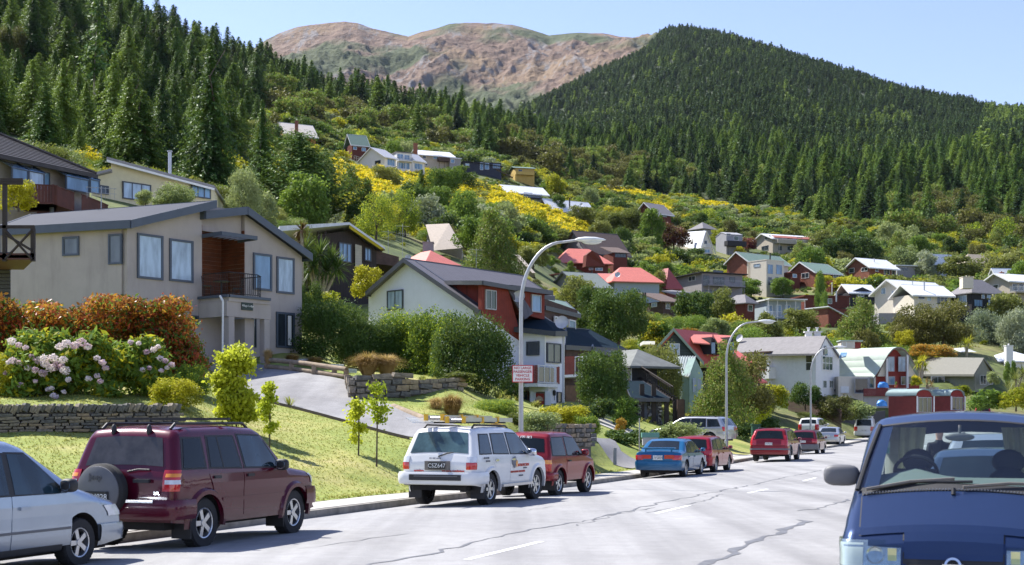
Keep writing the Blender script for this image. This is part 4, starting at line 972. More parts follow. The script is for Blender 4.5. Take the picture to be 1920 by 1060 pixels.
# --------- dark balcony of the house cut by the left edge
hE=house('timber_balcony_house','dark timber house corner with crossed balcony rails at the left edge',0,560,46)
m_dt=M('dark_stained_timber',(.03,.022,.02),.75,var=.3)
def PE(px,py,o=0):return P(px,py,46+o)
mb=MB();mb.prism([PE(-90,487),PE(64,487),PE(64,475),PE(-90,475)],Vector((-1.4,3,0)));mb.build('balcony_floor',M('balcony_red_timber',(.08,.03,.022),.7),hE)
for pa,pb in(((-90,428),(64,428)),((0,340),(42,340)),((-90,346),(42,346)),((-90,484),(64,484))):
 mb=MB();mb.pbox(PE(*pa),PE(*pb)-PE(*pa),Vector((0,.1,0)),ZV*.1);mb.build('rail',m_dt,hE)
for px,y0_,y1_ in((7,345,490),(60,428,490)):mb=MB();mb.pbox(PE(px-3,y1_),Vector((.13,0,0)),Vector((0,.13,0)),ZV*((y1_-y0_)*46/F));mb.build('post',m_dt,hE)
for(xa,ya,xb,yb)in((10,432,60,486),(10,486,60,432),(10,440,60,470)):
 mb=MB();mb.cyl(PE(xa,ya),PE(xb,yb),.045,n=6);mb.build('brace',m_dt,hE)
mb=MB();mb.prism([PE(-120,700,3),PE(20,700,3),PE(20,500,3),PE(-120,500,3)],Vector((-3,5,0)));mb.build('wall',M('corrugated_dark',(.05,.055,.065),.6),hE)
for k in range(16):mb=MB();z_=PE(0,545,3).z-.7+k*.13;mb.pbox((PE(-120,500,3).x,48.93,z_),(PE(20,500,3).x-PE(-120,500,3).x,0,0),(0,.06,0),(0,0,.1));mb.build('cladding_board',M('corrugated_dark',(.05,.055,.065)),hE)
# --------- cream house behind
hC=house('cream_house','cream plastered house with broad offset gable and steel flue behind the taupe roof',215,396,104)
w_creamy=M('plaster_cream_yellow',(.60,.545,.36),.85,var=.05)
def CP(px,py,o=0):return P(px,py,104+(px-200)*.035+o)
mb=MB();mb.prism([CP(172,430),CP(410,470),CP(400,352),CP(208,298),CP(208,322),CP(172,332)],Vector((-1,9,0)));mb.build('wall',w_creamy,hC)
mb=MB();mb.prism([CP(200,294,-.6),CP(402,348,-.6),CP(402,352.5,-.6),CP(200,299,-.6)],Vector((-1,10.5,0)));mb.build('roof',M('roof_warm_grey',(.24,.23,.24),.6),hC)
mb=MB();mb.prism([CP(168,326,-.6),CP(207,316,-.6),CP(207,321,-.6),CP(168,331,-.6)],Vector((-1,10.5,0)));mb.build('roof',M('roof_warm_grey',(.24,.23,.24)),hC)
mb=MB();mb.prism([CP(200,299.2,-.63),CP(402,353,-.63),CP(402,357,-.63),CP(200,303.5,-.63)],Vector((0,.1,0)));mb.build('fascia',m_white,hC)
cd=(CP(400,400)-CP(200,400));cd.z=0;cd.normalize();cn=Vector((cd.y,-cd.x,0))
def cwin(pa,pb,ya,yb,pm,ml):o=CP((pa+pb)/2,yb);w_=(pb-pa)/F*o.y/2;window(hC,o+cn*.16,cd,cn,-w_,w_,0,(yb-ya)/F*o.y,m_frame_dark,pm,ml,fw=.09)
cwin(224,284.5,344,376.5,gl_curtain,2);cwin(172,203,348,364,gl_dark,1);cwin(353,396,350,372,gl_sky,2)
flue(hC,CP(318.5,324,1.5),1.6,.14)
# --------- dark timber house with white gable roof (behind the cabbage trees)
hF=house('dark_timber_house','dark board house with low white gabled roof and yellow-lined eaves behind the cabbage tree',640,560,103)
m_vb=striped('boards_black_brown',(.045,.035,.03),(.02,.016,.014),.1,5,.8,.15,.4)
def FP(px,py,o=0):return P(px,py,100+(px-590)*.05+o)
mb=MB();mb.prism([FP(598,600),FP(706,600),FP(706,470),FP(655,433),FP(598,440)],Vector((-2,9,0)));mb.build('wall',m_vb,hF)
mb=MB();mb.prism([FP(655,417,-1.2),FP(722,464,-1.2),FP(722,468,-1.2),FP(655,421.5,-1.2)],Vector((-3.4,13,0)));mb.build('roof',r_white,hF)
mb=MB();mb.prism([FP(524,424,-1.2),FP(655,417,-1.2),FP(655,421.5,-1.2),FP(524,434,-1.2)],Vector((-3.4,13,0)));mb.build('roof',r_white,hF)
mb=MB();mb.prism([FP(655,421.8,-1.15),FP(720,467,-1.15),FP(712,467,-1.0),FP(655,428,-1.0)],Vector((0,1.1,0)));mb.build('eave_lining',M('eave_yellow',(.55,.45,.03),.6),hF)
fd=(FP(700,500)-FP(600,500));fd.z=0;fd.normalize();fn=Vector((fd.y,-fd.x,0))
def fwin(pa,pb,ya,yb,pm,ml):o=FP((pa+pb)/2,yb);w_=(pb-pa)/F*o.y/2;window(hF,o+fn*.03,fd,fn,-w_,w_,0,(yb-ya)/F*o.y,m_frame_dark,pm,ml,fw=.08)
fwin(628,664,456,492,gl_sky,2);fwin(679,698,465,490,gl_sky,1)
m_blk=striped('painted_block',(.45,.42,.33),(.3,.28,.22),'Z',5,.8,.12,.3)
mb=MB();mb.prism([FP(666,500,-.2),FP(678,500,-.2),FP(678,461,-.2),FP(666,458,-.2)],Vector((0,.15,0)));mb.build('wall',m_blk,hF)
for px in(596,610):mb=MB();mb.cyl(FP(px,434),FP(px,600),.08,n=6);mb.build('post',m_dt,hF)
mb=MB();mb.prism([FP(706,495),FP(748,500),FP(748,482),FP(706,470)],Vector((-2,7,0)));mb.build('wall',w_brown,hF)
# --------- white and red-brown three storey house (centre left)
hB=house('white_gabled_house','tall white gabled house with red-brown board dormers, glazed balcony and red front door',1000,752,87)
w_roughw=M('roughcast_white',(.76,.78,.84),.9,var=.04,scale=1.5,bmp=.25,dirt=.08)
m_redv=striped('upright_boards_red',(.20,.035,.022),(.09,.018,.012),1.0,4.5,.7,.16,.4,var=.2)
r_iron=striped('roof_iron_charcoal',(.115,.11,.125),(.065,.065,.075),1.02,2.6,.65,.2,.5)
g0=P(690,640,91.5);g1=P(1000,640,80.5)
gd=(g1-g0);gd.z=0;gd.normalize();gn=Vector((gd.y,-gd.x,0))
if gn.y>0:gn=-gn
gb=-gn
bk=Vector((.60,.80,0))
def GB(px,o=0.0):
 k=(px-CX)/F;b=g0-bk*o*-1;return(k*b.y-b.x)/(gd.x-k*gd.y)
def gP(px,py,o=0.0):
 """point seen at (px,py) on the gable plane shifted o along the ridge direction"""
 k=(px-CX)/F;b=g0+bk*o;t=(k*b.y-b.x)/(gd.x-k*gd.y);p=b+gd*t;return Vector((p.x,p.y,CZ+(HY-py)/F*p.y))
mb=MB();A_,Pk,Cc=gP(691,545),gP(757,489),gP(889,575)
mb.prism([Vector((A_.x,A_.y,4)),Vector((Cc.x,Cc.y,4)),Cc,Pk,A_],bk*.3);mb.build('wall',w_roughw,hB)
o=gP(727,583);ww=(760-727)/F*o.y/gd.x*.98
window(hB,o+gn*.02,gd,gn,0,ww*1.0,0,(583-546)/F*o.y,m_frame_dark,gl_curtain,1,fw=.08)
RL=11.0
pkr=gP(757,484.5,-.5);lfe=gP(686,548,-.5);rte=gP(899,582,-.5)
def sl(pts,mat,th=.16,name='roof',fas=m_gutter):
 mb=MB();pts=[Vector(p)for p in pts];mb.prism(pts,ZV*-th);r=mb.build(name,mat,hB)
 if fas:
  e=MB();c=sum(pts,Vector())/len(pts)
  for i in range(len(pts)):
   a,b=pts[i],pts[(i+1)%len(pts)];out=(b-a).cross(ZV).normalized()
   if(a-c).dot(out)<0:out=-out
   e.pbox(a+ZV*.03-out*.01,b-a,out*.07,ZV*-(th+.14))
  e.build('fascia',fas,r)
 return r
sl([pkr,rte,rte+bk*RL*0+bk*.9,pkr+bk*.9],r_iron)
sl([lfe,pkr,pkr+bk*(RL+2),lfe+bk*(RL+2)],r_iron)
ev0=gP(826,533,.4);
mid=pkr.lerp(rte,(826-757)/(899-757)*.96)
sl([pkr+bk*.9,mid+bk*.9,mid+bk*(RL+1.5),pkr+bk*(RL+1.5)],r_iron)
q0=mid+bk*.95;q1=rte+bk*.95
fz=mid.z-.05
dtop0=Vector((q1.x,q1.y,fz))
mb=MB();mb.prism([q0+ZV*-.1,q1-ZV*.1,Vector((q1.x,q1.y,fz-.3))],bk*.15);chk=mb.build('dormer_cheek',m_redv,hB)
tri=gP(862,552,1.0)
mb=MB();a_,b_,c_=gP(856,541,.93),gP(893,541,.93),gP(893,569,.93);mb.prism([a_,b_,c_],-bk*.05);mb.build('window',m_frame_dark,hB)
a_,b_,c_=gP(862,543,.86),gP(891,543,.86),gP(891,565,.86);mb=MB();mb.prism([a_,b_,c_],-bk*.02);mb.build('pane',gl_dark,hB)
def lP(px,py,base):
 """point on the long side plane through base along bk"""
 k=(px-CX)/F;b=Vector((base.x,base.y,0));t=(k*b.y-b.x)/(bk.x-k*bk.y);p=b+bk*t;return Vector((p.x,p.y,CZ+(HY-py)/F*p.y))
sb=Vector((q1.x,q1.y,0))+gd*.1
d0,d1_=lP(900,535,sb),lP(985,560,sb)
mb=MB();mb.prism([lP(903,590,sb),lP(976,640,sb),lP(976,628,sb),lP(952,540,sb),lP(903,531,sb)],-gd*.3);mb.build('wall',m_redv,hB)
sn=Vector((bk.y,-bk.x,0))
def lwin(pa,pb,ya,yb,base,fm=m_frame_alu,pm=gl_green,ml=1,name='window',off=.03):
 a=lP(pa,yb,base);b=lP(pb,yb,base);t=(Vector((b.x,b.y,0))-Vector((a.x,a.y,0))).length
 return window(hB,a+sn*off,bk,sn,0,t,0,(yb-ya)/F*(a.y+b.y)/2,fm,pm,ml,fw=.07,name=name)
lwin(909,929,543,580,sb)
mb=MB();mb.prism([lP(903,700,sb)-sn*.05,lP(990,760,sb)-sn*.05,lP(990,640,sb)-sn*.05,lP(903,589,sb)-sn*.05],-gd*.3);mb.build('wall',w_roughw,hB)
sl([mid+bk*.7+ZV*.1,lP(895,528,sb)+sn*.4,lP(957,539,sb)+sn*.4,mid+bk*6.2+ZV*.1],r_iron,.12)
mb=MB();mb.prism([lP(984,590,sb),lP(1021,600,sb),lP(1021,548,sb),lP(984,540,sb)],-gd*2.5);mb.build('wall',m_redv,hB)
lwin(995,1013,552,585,sb,pm=gl_sky,ml=0)
sl([lP(946,531,sb)-gd*3,lP(952,536,sb)+sn*.3,lP(1024,547,sb)+sn*.5,lP(1024,540,sb)-gd*3],r_iron,.14)
mb=MB();mb.prism([lP(952,541,sb)+sn*.02,lP(972,545,sb)+sn*.02,lP(988,588,sb)+sn*.5,lP(972,600,sb)+sn*.5],-gd*.12);mb.build('roof',r_iron,hB)
ff=Vector((g1.x,g1.y,0))+bk*2.0+gd*2.2
def fP(px,py,Y):return P(px,py,Y)
sk=[P(944,612,86),P(1040,622,84.5),P(1062,622,87),P(1010,588,90),P(944,588,90)]
sl(sk,r_blue,.18)
mb=MB();mb.prism([P(930,770,87.2),P(1021,770,85.2),P(1021,622,85.2),P(930,612,87.2)],Vector((.3,5,0)));mb.build('wall',w_roughw,hB)
mb=MB();mb.prism([P(1021.5,770,85.2),P(1057,770,87.0),P(1057,624,87.0),P(1021.5,624,85.2)],Vector((-.6,4,0)));mb.build('wall',w_roughw,hB)
def qwin(P0,P1,ya,yb,Ya,Yb_,fm=m_frame_dark,pm=gl_green,ml=0,name='window',fw=.08,root=None):
 a,b=P(P0,yb,Ya),P(P1,yb,Yb_);t=b-a;t.z=0;L_=t.length;t.normalize();n=Vector((t.y,-t.x,0));
 if n.y>0:n=-n
 return window(root or hB,a+n*.05,t,n,0,L_,0,(yb-ya)/F*(Ya+Yb_)/2,fm,pm,ml,fw=fw,name=name)
qwin(957,973,640,686,86.6,86.25,pm=gl_dark);qwin(988,1012,641,667,85.9,85.4,pm=gl_dark)
qwin(1024,1050,643,680,85.25,86.6,ml=1)
qwin(944,953,640,686,86.9,86.7,pm=gl_sky)
bz0,bz1=P(990,722,84).z,P(990,684,84).z
mb=MB();fl=[P(938,722,85.6),P(1008,722,83.4),P(1046,719,85.6),P(1046,719,88),P(940,722,88)]
mb.prism([Vector((p.x,p.y,bz0-.12))for p in fl],ZV*.2);mb.build('balcony_slab',m_white,hB)
bp=[P(938,720,85.6),P(1008,720,83.45)]
for k in range(26):
 a=Vector((bp[0].x,bp[0].y,bz0+.1)).lerp(Vector((bp[1].x,bp[1].y,bz0+.1)),k/26);b=Vector((bp[0].x,bp[0].y,bz0+.1)).lerp(Vector((bp[1].x,bp[1].y,bz0+.1)),(k+.92)/26)
 mb=MB();mb.pbox(a,b-a,Vector((0,.05,0)),ZV*(bz1-bz0-.15));mb.build('board',M('board_red',(.22,.04,.025),.7,var=.25),hB)
ra,rb_=Vector((P(1008,720,83.45).x,83.45,bz0+.1)),Vector((P(1046,720,85.6).x,85.6,bz0+.1))
mb=MB();mb.cyl(ra+ZV*(bz1-bz0-.15),rb_+ZV*(bz1-bz0-.15),.03,n=6);mb.cyl(ra+ZV*.05,rb_+ZV*.05,.03,n=6)
for k in range(4):p=ra.lerp(rb_,(k+.15)/3.6);mb.cyl(p,p+ZV*(bz1-bz0-.15),.035,n=6)
mb.build('railing',m_white,hB)
mb=MB();mb.pbox(ra+ZV*.1,(rb_-ra)*.8,Vector((0,.02,0)),ZV*(bz1-bz0-.35));mb.build('balcony_glass',gl_green,hB)
p=ra.lerp(rb_,.93);mb=MB();mb.pbox(p,(rb_-ra)*.16,Vector((0,.06,0)),ZV*(bz1-bz0-.15));mb.build('board',M('board_red',(.22,.04,.025)),hB)
mb=MB();mb.prism([P(992,735,85.0),P(1028,735,84.5),P(1028,722,84.5),P(992,722,85.0)],Vector((0,3,0)));mb.build('porch_beam',w_roughw,hB)
for px,Yp in((994,84.9),(1022,84.5)):mb=MB();a=P(px,770,Yp);mb.pbox(a,Vector((.35,0,0)),Vector((0,.35,0)),ZV*(P(px,734,Yp).z-a.z));mb.build('column',w_roughw,hB)
a=P(1002,768,85.45);mb=MB();mb.pbox(a,Vector((.62,.02,0)),Vector((0,.08,0)),ZV*.9)
a,b=P(1002,770,85.0),P(1020,770,84.85);dr=MB();dr.prism([a,b,P(1020,738,84.85),P(1002,738,85.0)],Vector((0,.1,0)));dobj=dr.build('door',M('door_red',(.42,.02,.015),.45),hB)
cc=P(1011,752,84.88);mb=MB();pts=[cc+Vector((.26*math.cos(t),0,.3*math.sin(t)))for t in[math.pi*i/10 for i in range(11)]];mb.prism(pts,Vector((0,-.03,0)));mb.build('fanlight',gl_dark,dobj)
qwin(981,992,733,770,86.0,85.8,fm=M('frame_redbrown',(.12,.03,.02),.6),pm=gl_dark)
qwin(1043,1051,735,755,86.3,86.7,pm=gl_green)
mb=MB();lp=P(1039.5,742,85.95);mb.cyl(lp,lp+ZV*.25,.08,.11,6);mb.cyl(lp+ZV*.25,lp+ZV*.38,.12,.01,6);mb.cyl(lp-ZV*.3,lp,.02,n=5);mb.build('wall_lantern',m_black,hB)
dish(hB,P(974,558,85.5),(-.3,-1,.35),.4);dish(hB,P(1054,606,86.0),(-.2,-1,.3),.42)
mb=MB();a=P(1033,622,85.3);mb.cyl(P(1022,770,85.0),P(1022,624,85.0),.05,n=6);mb.cyl(P(1057,760,86.9),P(1057,622,86.9),.05,n=6);mb.cyl(P(903.5,580,83.5),P(903.5,533,83.5),.05,n=6);mb.build('downpipe',m_white,hB)
mb=MB();mb.prism([P(1020,620,91),P(1083,600,98),P(1083,582,98),P(1020,560,91)],Vector((-2,3,0)));mb.build('wall',w_brown,hB)
sl([P(1022,574,91),P(1088,590,98),P(1060,566,104),P(1022,558,99)],r_green,.16)
qwin(1038,1052,593,615,92.6,94.2,fm=m_frame_white,pm=gl_green);qwin(1065,1077,599,619,95.6,97,fm=m_frame_white,pm=gl_sky)
sl([P(1060,648,88),P(1175,655,104),P(1105,618,104),P(1062,614,93)],r_blue,.16)
sl([P(1110,651,94),P(1208,682,104),P(1180,660,108),P(1120,630,104)],M('roof_shingle_grey',(.15,.16,.15),.8,var=.2,scale=2),.16)
mb=MB();mb.prism([P(1060,770,89.5),P(1110,770,95),P(1110,650,95),P(1060,645,89.5)],Vector((-2,4,0)));mb.build('wall',w_brown,hB)
a0_=P(1059,708,87.5);b0_=P(1100,706,89)
mb=MB();mb.pbox(a0_,b0_-a0_,Vector((0,2.5,0)),ZV*.16);mb.build('balcony_slab',m_white,hB)
for k in range(8):mb=MB();mb.pbox(a0_+(b0_-a0_)*(k/18)+ZV*.17,(b0_-a0_)/18*.9,Vector((0,.05,0)),ZV*1.15);mb.build('board',M('board_red',(.22,.04,.025)),hB)
mb=MB();q_=a0_+(b0_-a0_)*.46+ZV*.17;mb.cyl(q_+ZV*1.1,b0_+ZV*1.27,.03,n=6)
for k in range(4):p=q_.lerp(b0_+ZV*.17,k/3.2);mb.cyl(p,p+ZV*1.1,.035,n=6)
mb.build('railing',m_white,hB)
mb=MB();mb.pbox(a0_+(b0_-a0_)*.93+ZV*.17,(b0_-a0_)*.08,Vector((0,.05,0)),ZV*1.15);mb.build('board',M('board_red',(.22,.04,.025)),hB)
mb=MB();mb.prism([P(1060,770,88),P(1088,770,89),P(1088,723,89),P(1060,723,88)],Vector((0,.1,0)));
fen=mb.build('timber_screen',M('fence_brown',(.16,.09,.05),.85,var=.25),hB)
# --------- houses further along the street
h=house('dark_brown_house','dark brown boarded house with blue-roofed stone garage and outside stair, behind the cone shrub',1200,792,96)
b=Block(h,1130,1190,1232,98,792,685,30,w_dark,w_brown,wL=4)
b.walls();b.roof_hip(1.2,M('roof_shingle_grey',(.15,.16,.15)),ov=1.2)
b.win('R',1166,1185,685,719,m_frame_white,gl_green)if False else None
bb=Block(h,1120,1140,1194,97,792,683,12,w_dark,w_dark,wL=5)
bb.walls();bb.win('R',1167,1184,684,718,m_frame_white,gl_green,1)
gr=Block(h,1165,1196,1240,93,800,747,10,M('stone_dark',(.12,.11,.11),.95,var=.4,scale=4,bmp=.6),w_dark,wL=4)
gr.walls(name='garage_wall')
gr.slab([gr.pt(-.6,-.5,gr.h),gr.pt(gr.wR+.4,-.5,gr.h),gr.pt(gr.wR-.6,2.6,gr.h+1.25),gr.pt(-.3,2.6,gr.h+1.25)],r_blue,.14,edge=m_gutter)
for pa,pb in((1199,1213),(1219,1232)):gr.win('R',pa,pb,755,798,M('door_frame_grey',(.12,.13,.16),.7),striped('door_boards_grey',(.11,.12,.15),(.06,.065,.08),'Z',6,.8),0,0,name='garage_door')
rs_=random.Random(3)
for k in range(60):
 mb=MB();cx_=rs_.choice([1197.5,1216,1235.5])+rs_.uniform(-1.2,1.2);py_=rs_.uniform(753,798);p=P(cx_,py_,92.9);w_=rs_.uniform(.1,.2);mb.pbox(p,(w_,0,0),(0,.15,0),(0,0,rs_.uniform(.06,.13)));mb.build('stone',M('stone_pier',(.3,.29,.28),.9,var=.5,scale=3),h)
st0,st1=P(1200,712,97),P(1262,752,93)
for k in range(11):
 p=st0.lerp(st1,k/11);mb=MB();mb.pbox(p,(.5,-.2,0),(.4,1.2,0),(0,0,-.08));mb.build('stair_tread',m_dt,h)
for o_ in(0,1.1):mb=MB();mb.pbox(st0+Vector((0,o_,.9)),st1-st0,(0,.06,0),(0,0,.12));mb.pbox(st0+Vector((0,o_,.1)),st1-st0,(0,.06,0),(0,0,.1));mb.build('handrail',m_dt,h)
railing(h,[tuple(st0+Vector((0,-.05,0))),tuple(st1+Vector((0,-.05,0)))],.95,m_dt,.3,.025)
for px in(1200,1222,1246,1262,1276):mb=MB();p=P(px,800,93);mb.pbox(p,(.3,0,0),(0,.3,0),(0,0,P(px,750 if px>1230 else 720,93).z-p.z));mb.build('post',m_dt,h)
mb=MB();mb.pbox(P(1270,802,92.5),(.45,0,0),(0,.3,0),(0,0,1.9));mb.build('gate_post',w_brown,h)
h=house('green_weatherboard_house','dark green weatherboard house with steep red roof and two faded red dormers',1262,765,116)
def GP(px,py,o=0):return P(px,py,114+o)
rk=Vector((.6,.8,0))
gw=[GP(1215,760),GP(1310,760),GP(1310,672),GP(1262,622),GP(1215,668)]
mb=MB();mb.prism(gw,Vector((.15,.3,0)));mb.build('wall',w_greenb,h)
for k in range(13):
 py0=628+k*5.2;hw=min(46,(py0+5-622)*.98);
 if py0>690:break
 mb=MB();mb.prism([GP(1262-hw+1,py0+4.6,-.05),GP(1262+hw-1,py0+4.6,-.05),GP(1262+hw-4,py0,-.02),GP(1262-hw+4,py0,-.02)],Vector((0,.05,0)));mb.build('weatherboard',M('weatherboard_green',(.045,.065,.055),.7,var=.15),h)
o=GP(1255,666,-.12);window(h,o,Vector((1,0,0)),Vector((0,-1,0)),0,.85,0,.95,m_frame_white,gl_curtain,1,1)
def ridge_end(px,py,base,d):k=(px-CX)/F;t=(k*base.y-base.x)/(d.x-k*d.y);return base+d*t
apx=GP(1263,616,-.4);eR=GP(1320,680,-.4);eL=GP(1220,664,-.4)
RLn=(lambda k:(k*apx.y-apx.x)/(rk.x-k*rk.y))((1345-CX)/F)
q=[apx,apx+rk*RLn,eR+rk*RLn,eR]
mb=MB();mb.prism(q,ZV*-.15);mb.build('roof',r_red,h)
mb=MB();mb.prism([apx,eL,eL+rk*RLn,apx+rk*RLn],ZV*-.15);mb.build('roof',r_red,h)
lowp=eR+(eR-apx)*1.0
mb=MB();mb.prism([eR,eR+rk*RLn,eR+rk*(RLn+.6)+Vector((1.5,-.4,-1.4)),eR+rk*.6+Vector((1.5,-.4,-1.4))],ZV*-.15);mb.build('roof',r_red,h)
for a_,b_ in((apx,eR),(apx,eL)):mb=MB();mb.pbox(a_+Vector((0,-.02,.05)),b_-a_,(0,.1,0),(0,0,-.28));mb.build('bargeboard',M('trim_sage',(.26,.33,.25),.6),h)
for px0,px1 in((1292,1336),(1338,1371)):
 a=P(px0,627.5,115.5);c_=P(px1,627.5+(2 if px0>1300 else 0),116.5)
 mb=MB();mb.prism([a,c_,P(px1-3,645,114.0),P(px0+8,642,113.6)],ZV*-.1);mb.build('dormer_roof',r_pinkred,h)
 mb=MB();mb.prism([P(px1-4,664,113.9),P(px1+6,664,114.6),P(px1+4,636,114.6),P(px1-2,632,113.9)],Vector((-1.2,2.0,0)));mb.build('dormer_wall',w_dark,h)
 mb=MB();mb.pbox(P(px1-2,663,113.85),(.3,.03,0),(0,-.04,0),(0,0,.9));mb.build('window',gl_sky,h)
mb=MB();mb.prism([P(1318,770,115),P(1425,770,123),P(1425,697,123),P(1318,690,115)],Vector((-3,4,0)));mb.build('wall',w_dark,h)
mb=MB();mb.prism([P(1340,694,115),P(1436,693,121),P(1380,656,125),P(1350,656,121)],ZV*-.12);mb.build('roof',r_red,h)
mb=MB();mb.prism([P(1206,640,118),P(1228,640,116),P(1228,646,116),P(1206,646,118)],Vector((0,3,0)));mb.build('pergola',m_gutw,h)
flue(h,P(1267,662,112.5),.2,.1,mat=m_black)
h=house('green_shed','small green shed with ribbed grey-green steel roof in front of the red-roofed house',1295,762,106)
m_rib=M('steel_grey_green',(.30,.34,.32),.45,metal=.3,var=.08)
mb=MB();mb.prism([P(1270,775,106),P(1292,775,105),P(1292,706,105),P(1252,706,108)],Vector((1,4,0)));mb.build('wall',M('shed_green',(.045,.075,.065),.8),h)
mb=MB();mb.prism([P(1292.5,775,105),P(1318,775,108),P(1318,700,108),P(1304,672,106.5),P(1292.5,704,105)],Vector((-.5,.3,0)));mb.build('wall',M('shed_sage',(.24,.34,.30),.8),h)
A_,B_,C_,D_=P(1246,669,111),P(1303,669,108.5),P(1291,706,104.7),P(1244,700,107.5)
mb=MB();mb.prism([A_,B_,C_,D_],ZV*-.08);rf=mb.build('roof',m_rib,h)
for k in range(13):
 t=k/12;mb=MB();mb.pbox(A_.lerp(B_,t)+ZV*.0,D_.lerp(C_,t)-A_.lerp(B_,t),(.09,0,0),(0,0,.07));mb.build('roof_rib',m_rib,rf)
for px in(1299,1308):mb=MB();mb.pbox(P(px,736,105.6),(.25,.1,0),(0,-.05,0),(0,0,1.1));mb.build('window',gl_sky,h)
h=house('white_arched_window_house','white rendered house with long grey roof, arched gable window and small balcony',1530,735,148)
w_wr=M('render_bright_white',(.76,.75,.73),.85,var=.04,dirt=.06)
fl_,fr_=P(1388,745,153),P(1529,745,145)
def FW(px,py):
 t=(px-1388)/(1529-1388);return P(px,py,153-8*t)
mb=MB();mb.prism([FW(1388,790),FW(1529,790),FW(1529,664),FW(1388,664)],Vector((2,6,0)));mb.build('wall',w_wr,h)
mb=MB();mb.prism([P(1529.5,790,145),P(1574,790,150),P(1574,664,150),P(1549,630,147.5),P(1529.5,664,145)],Vector((-.3,.5,0)));mb.build('wall',w_wr,h)
mb=MB();mb.prism([P(1376,665,152.2),P(1533,663,143.9),P(1549,630,147.4),P(1391,634,156)],ZV*-.2);r_=mb.build('roof',M('roof_asphalt_grey',(.19,.18,.18),.85,var=.15,scale=2.5),h)
mb=MB();mb.prism([P(1549,630,147.3),P(1575,668,149.5),P(1571,664,155),P(1500,634,157)],ZV*-.2);mb.build('roof',M('roof_asphalt_grey',(.19,.18,.18)),h)
fd_=(fr_-fl_);fd_.z=0;fd_.normalize();fn_=Vector((fd_.y,-fd_.x,0))
def fww(pa,pb,ya,yb,pm,ml=0,rl=0):o=FW(pa,yb);L_=(FW(pb,yb)-o);L_.z=0;window(h,o+fn_*.03,fd_,fn_,0,L_.length,0,(yb-ya)/F*o.y,m_frame_white,pm,ml,rl,fw=.08)
fww(1417,1437,668,688,gl_green,1);fww(1444,1451,667,686,gl_green,0,1);fww(1478,1490,666,697,gl_dark);fww(1511,1524,665,696,gl_dark,0,1);fww(1431,1440,712,722,M('door_brown',(.2,.09,.05),.6))
gd_=(P(1574,745,150)-P(1529,745,145));gd_.z=0;gd_.normalize();gn_=Vector((gd_.y,-gd_.x,0))
def gw_(pa,pb,ya,yb,pm,ml=0,rl=0):
 Y0=145+(pa-1529)/45*5;o=P(pa,yb,Y0);Y1=145+(pb-1529)/45*5;L_=P(pb,yb,Y1)-o;L_.z=0;return window(h,o+gn_*.03,gd_,gn_,0,L_.length,0,(yb-ya)/F*Y0,m_frame_white,pm,ml,rl,fw=.07)
gw_(1540.5,1560,667,694,gl_green,2,1);gw_(1542,1549,713,728,gl_green,1);gw_(1554,1561,713,728,gl_green,1)
o=P(1544,666,146.7)+gn_*.05;ww=.52
mb=MB();pts=[o,o+gd_*.85]+[o+gd_*(.425+.425*math.cos(t))+ZV*(.35+.65*math.sin(t))for t in[math.pi*i/10 for i in range(11)]];mb.prism(pts,gn_*.05);mb.build('arched_window',gl_green,h)
mb=MB();mb.pbox(FW(1442,711),fd_*1.0,fn_*1.2,ZV*1.25);mb.pbox(FW(1441,745),fd_*.5,fn_*.5,ZV*4.6);mb.build('balcony',w_wr,h)
for k,(px,w_)in enumerate(((1516,15),(1532,13))):
 p=P(px,629,152);mb=MB();mb.box(p.x-.35,p.x+.35,p.y-.3,p.y+.3,p.z-.6,p.z+.3);mb.box(p.x-.5,p.x+.5,p.y-.4,p.y+.4,p.z+.3,p.z+.42);mb.cyl(p+ZV*.42,p+ZV*.75,.12,n=8);mb.cyl(p+ZV*.78,p+ZV*.86,.2,n=8);mb.build('chimney',w_wr,h)
dish(h,FW(1411,675)-Vector((0,.5,0)),(-.6,-1,.3),.45);dish(h,P(1388,635,155),(-.8,-.7,.4),.45)
mb=MB();mb.pbox(FW(1385,665)+Vector((0,-.3,0)),fd_*5,fn_*.8,ZV*.14);mb.build('pergola',M('pergola_brown',(.12,.07,.05),.8),h)
mb=MB();mb.prism([P(1544,728,149),P(1606,735,149),P(1590,726,154),P(1560,724,154)],ZV*-.2);mb.build('lean_to_roof',r_dgrey,h)
h=house('barrel_roofed_house','house with pale green curved roof, crimson gable wall and blue covered item on its terrace',1650,745,153)
def BP(px,py,o=0):return P(px,py,150+(px-1640)*.05+o)
prof=[(1572,655),(1590,652),(1620,650),(1660,650)]
arc=[(1639,707),(1645,699),(1652,688),(1659,675),(1666,663),(1674,654),(1682,651),(1690,651),(1697,655),(1704,664),(1711,675),(1718,688),(1724,698),(1729,706)]
lv=Vector((-13.2,9.5,0))
front=[BP(*a)for a in arc];mb=MB();th=.16
for i in range(len(front)-1):
 a,c_=front[i],front[i+1];mb.prism([a,c_,c_+lv,a+lv],ZV*-th if i<6 else ZV*-th)
mb.build('curved_roof',r_pgreen,h,50)
inner=[p+Vector((.0,1.0,-.1))for p in front]
mb=MB();mb.poly([p for p in inner]);mb.poly([inner[0]+ZV*-4,inner[-1]+ZV*-4,inner[-1],inner[0]]);mb.build('wall',w_redc,h)
mb=MB();
for i in range(len(front)-1):mb.prism([front[i],front[i+1],front[i+1]+ZV*-.2,front[i]+ZV*-.2],Vector((0,.08,0)))
mb.build('bargeboard',M('trim_crimson',(.2,.03,.03),.6),h)
mb=MB();mb.prism([BP(1572,790,1),BP(1642,790,.2),BP(1642,706,.2),BP(1572,706,1)],Vector((0,6,0)));mb.build('wall',w_cream,h)
X1=Vector((1,0,0));Ym=Vector((0,-1,0))
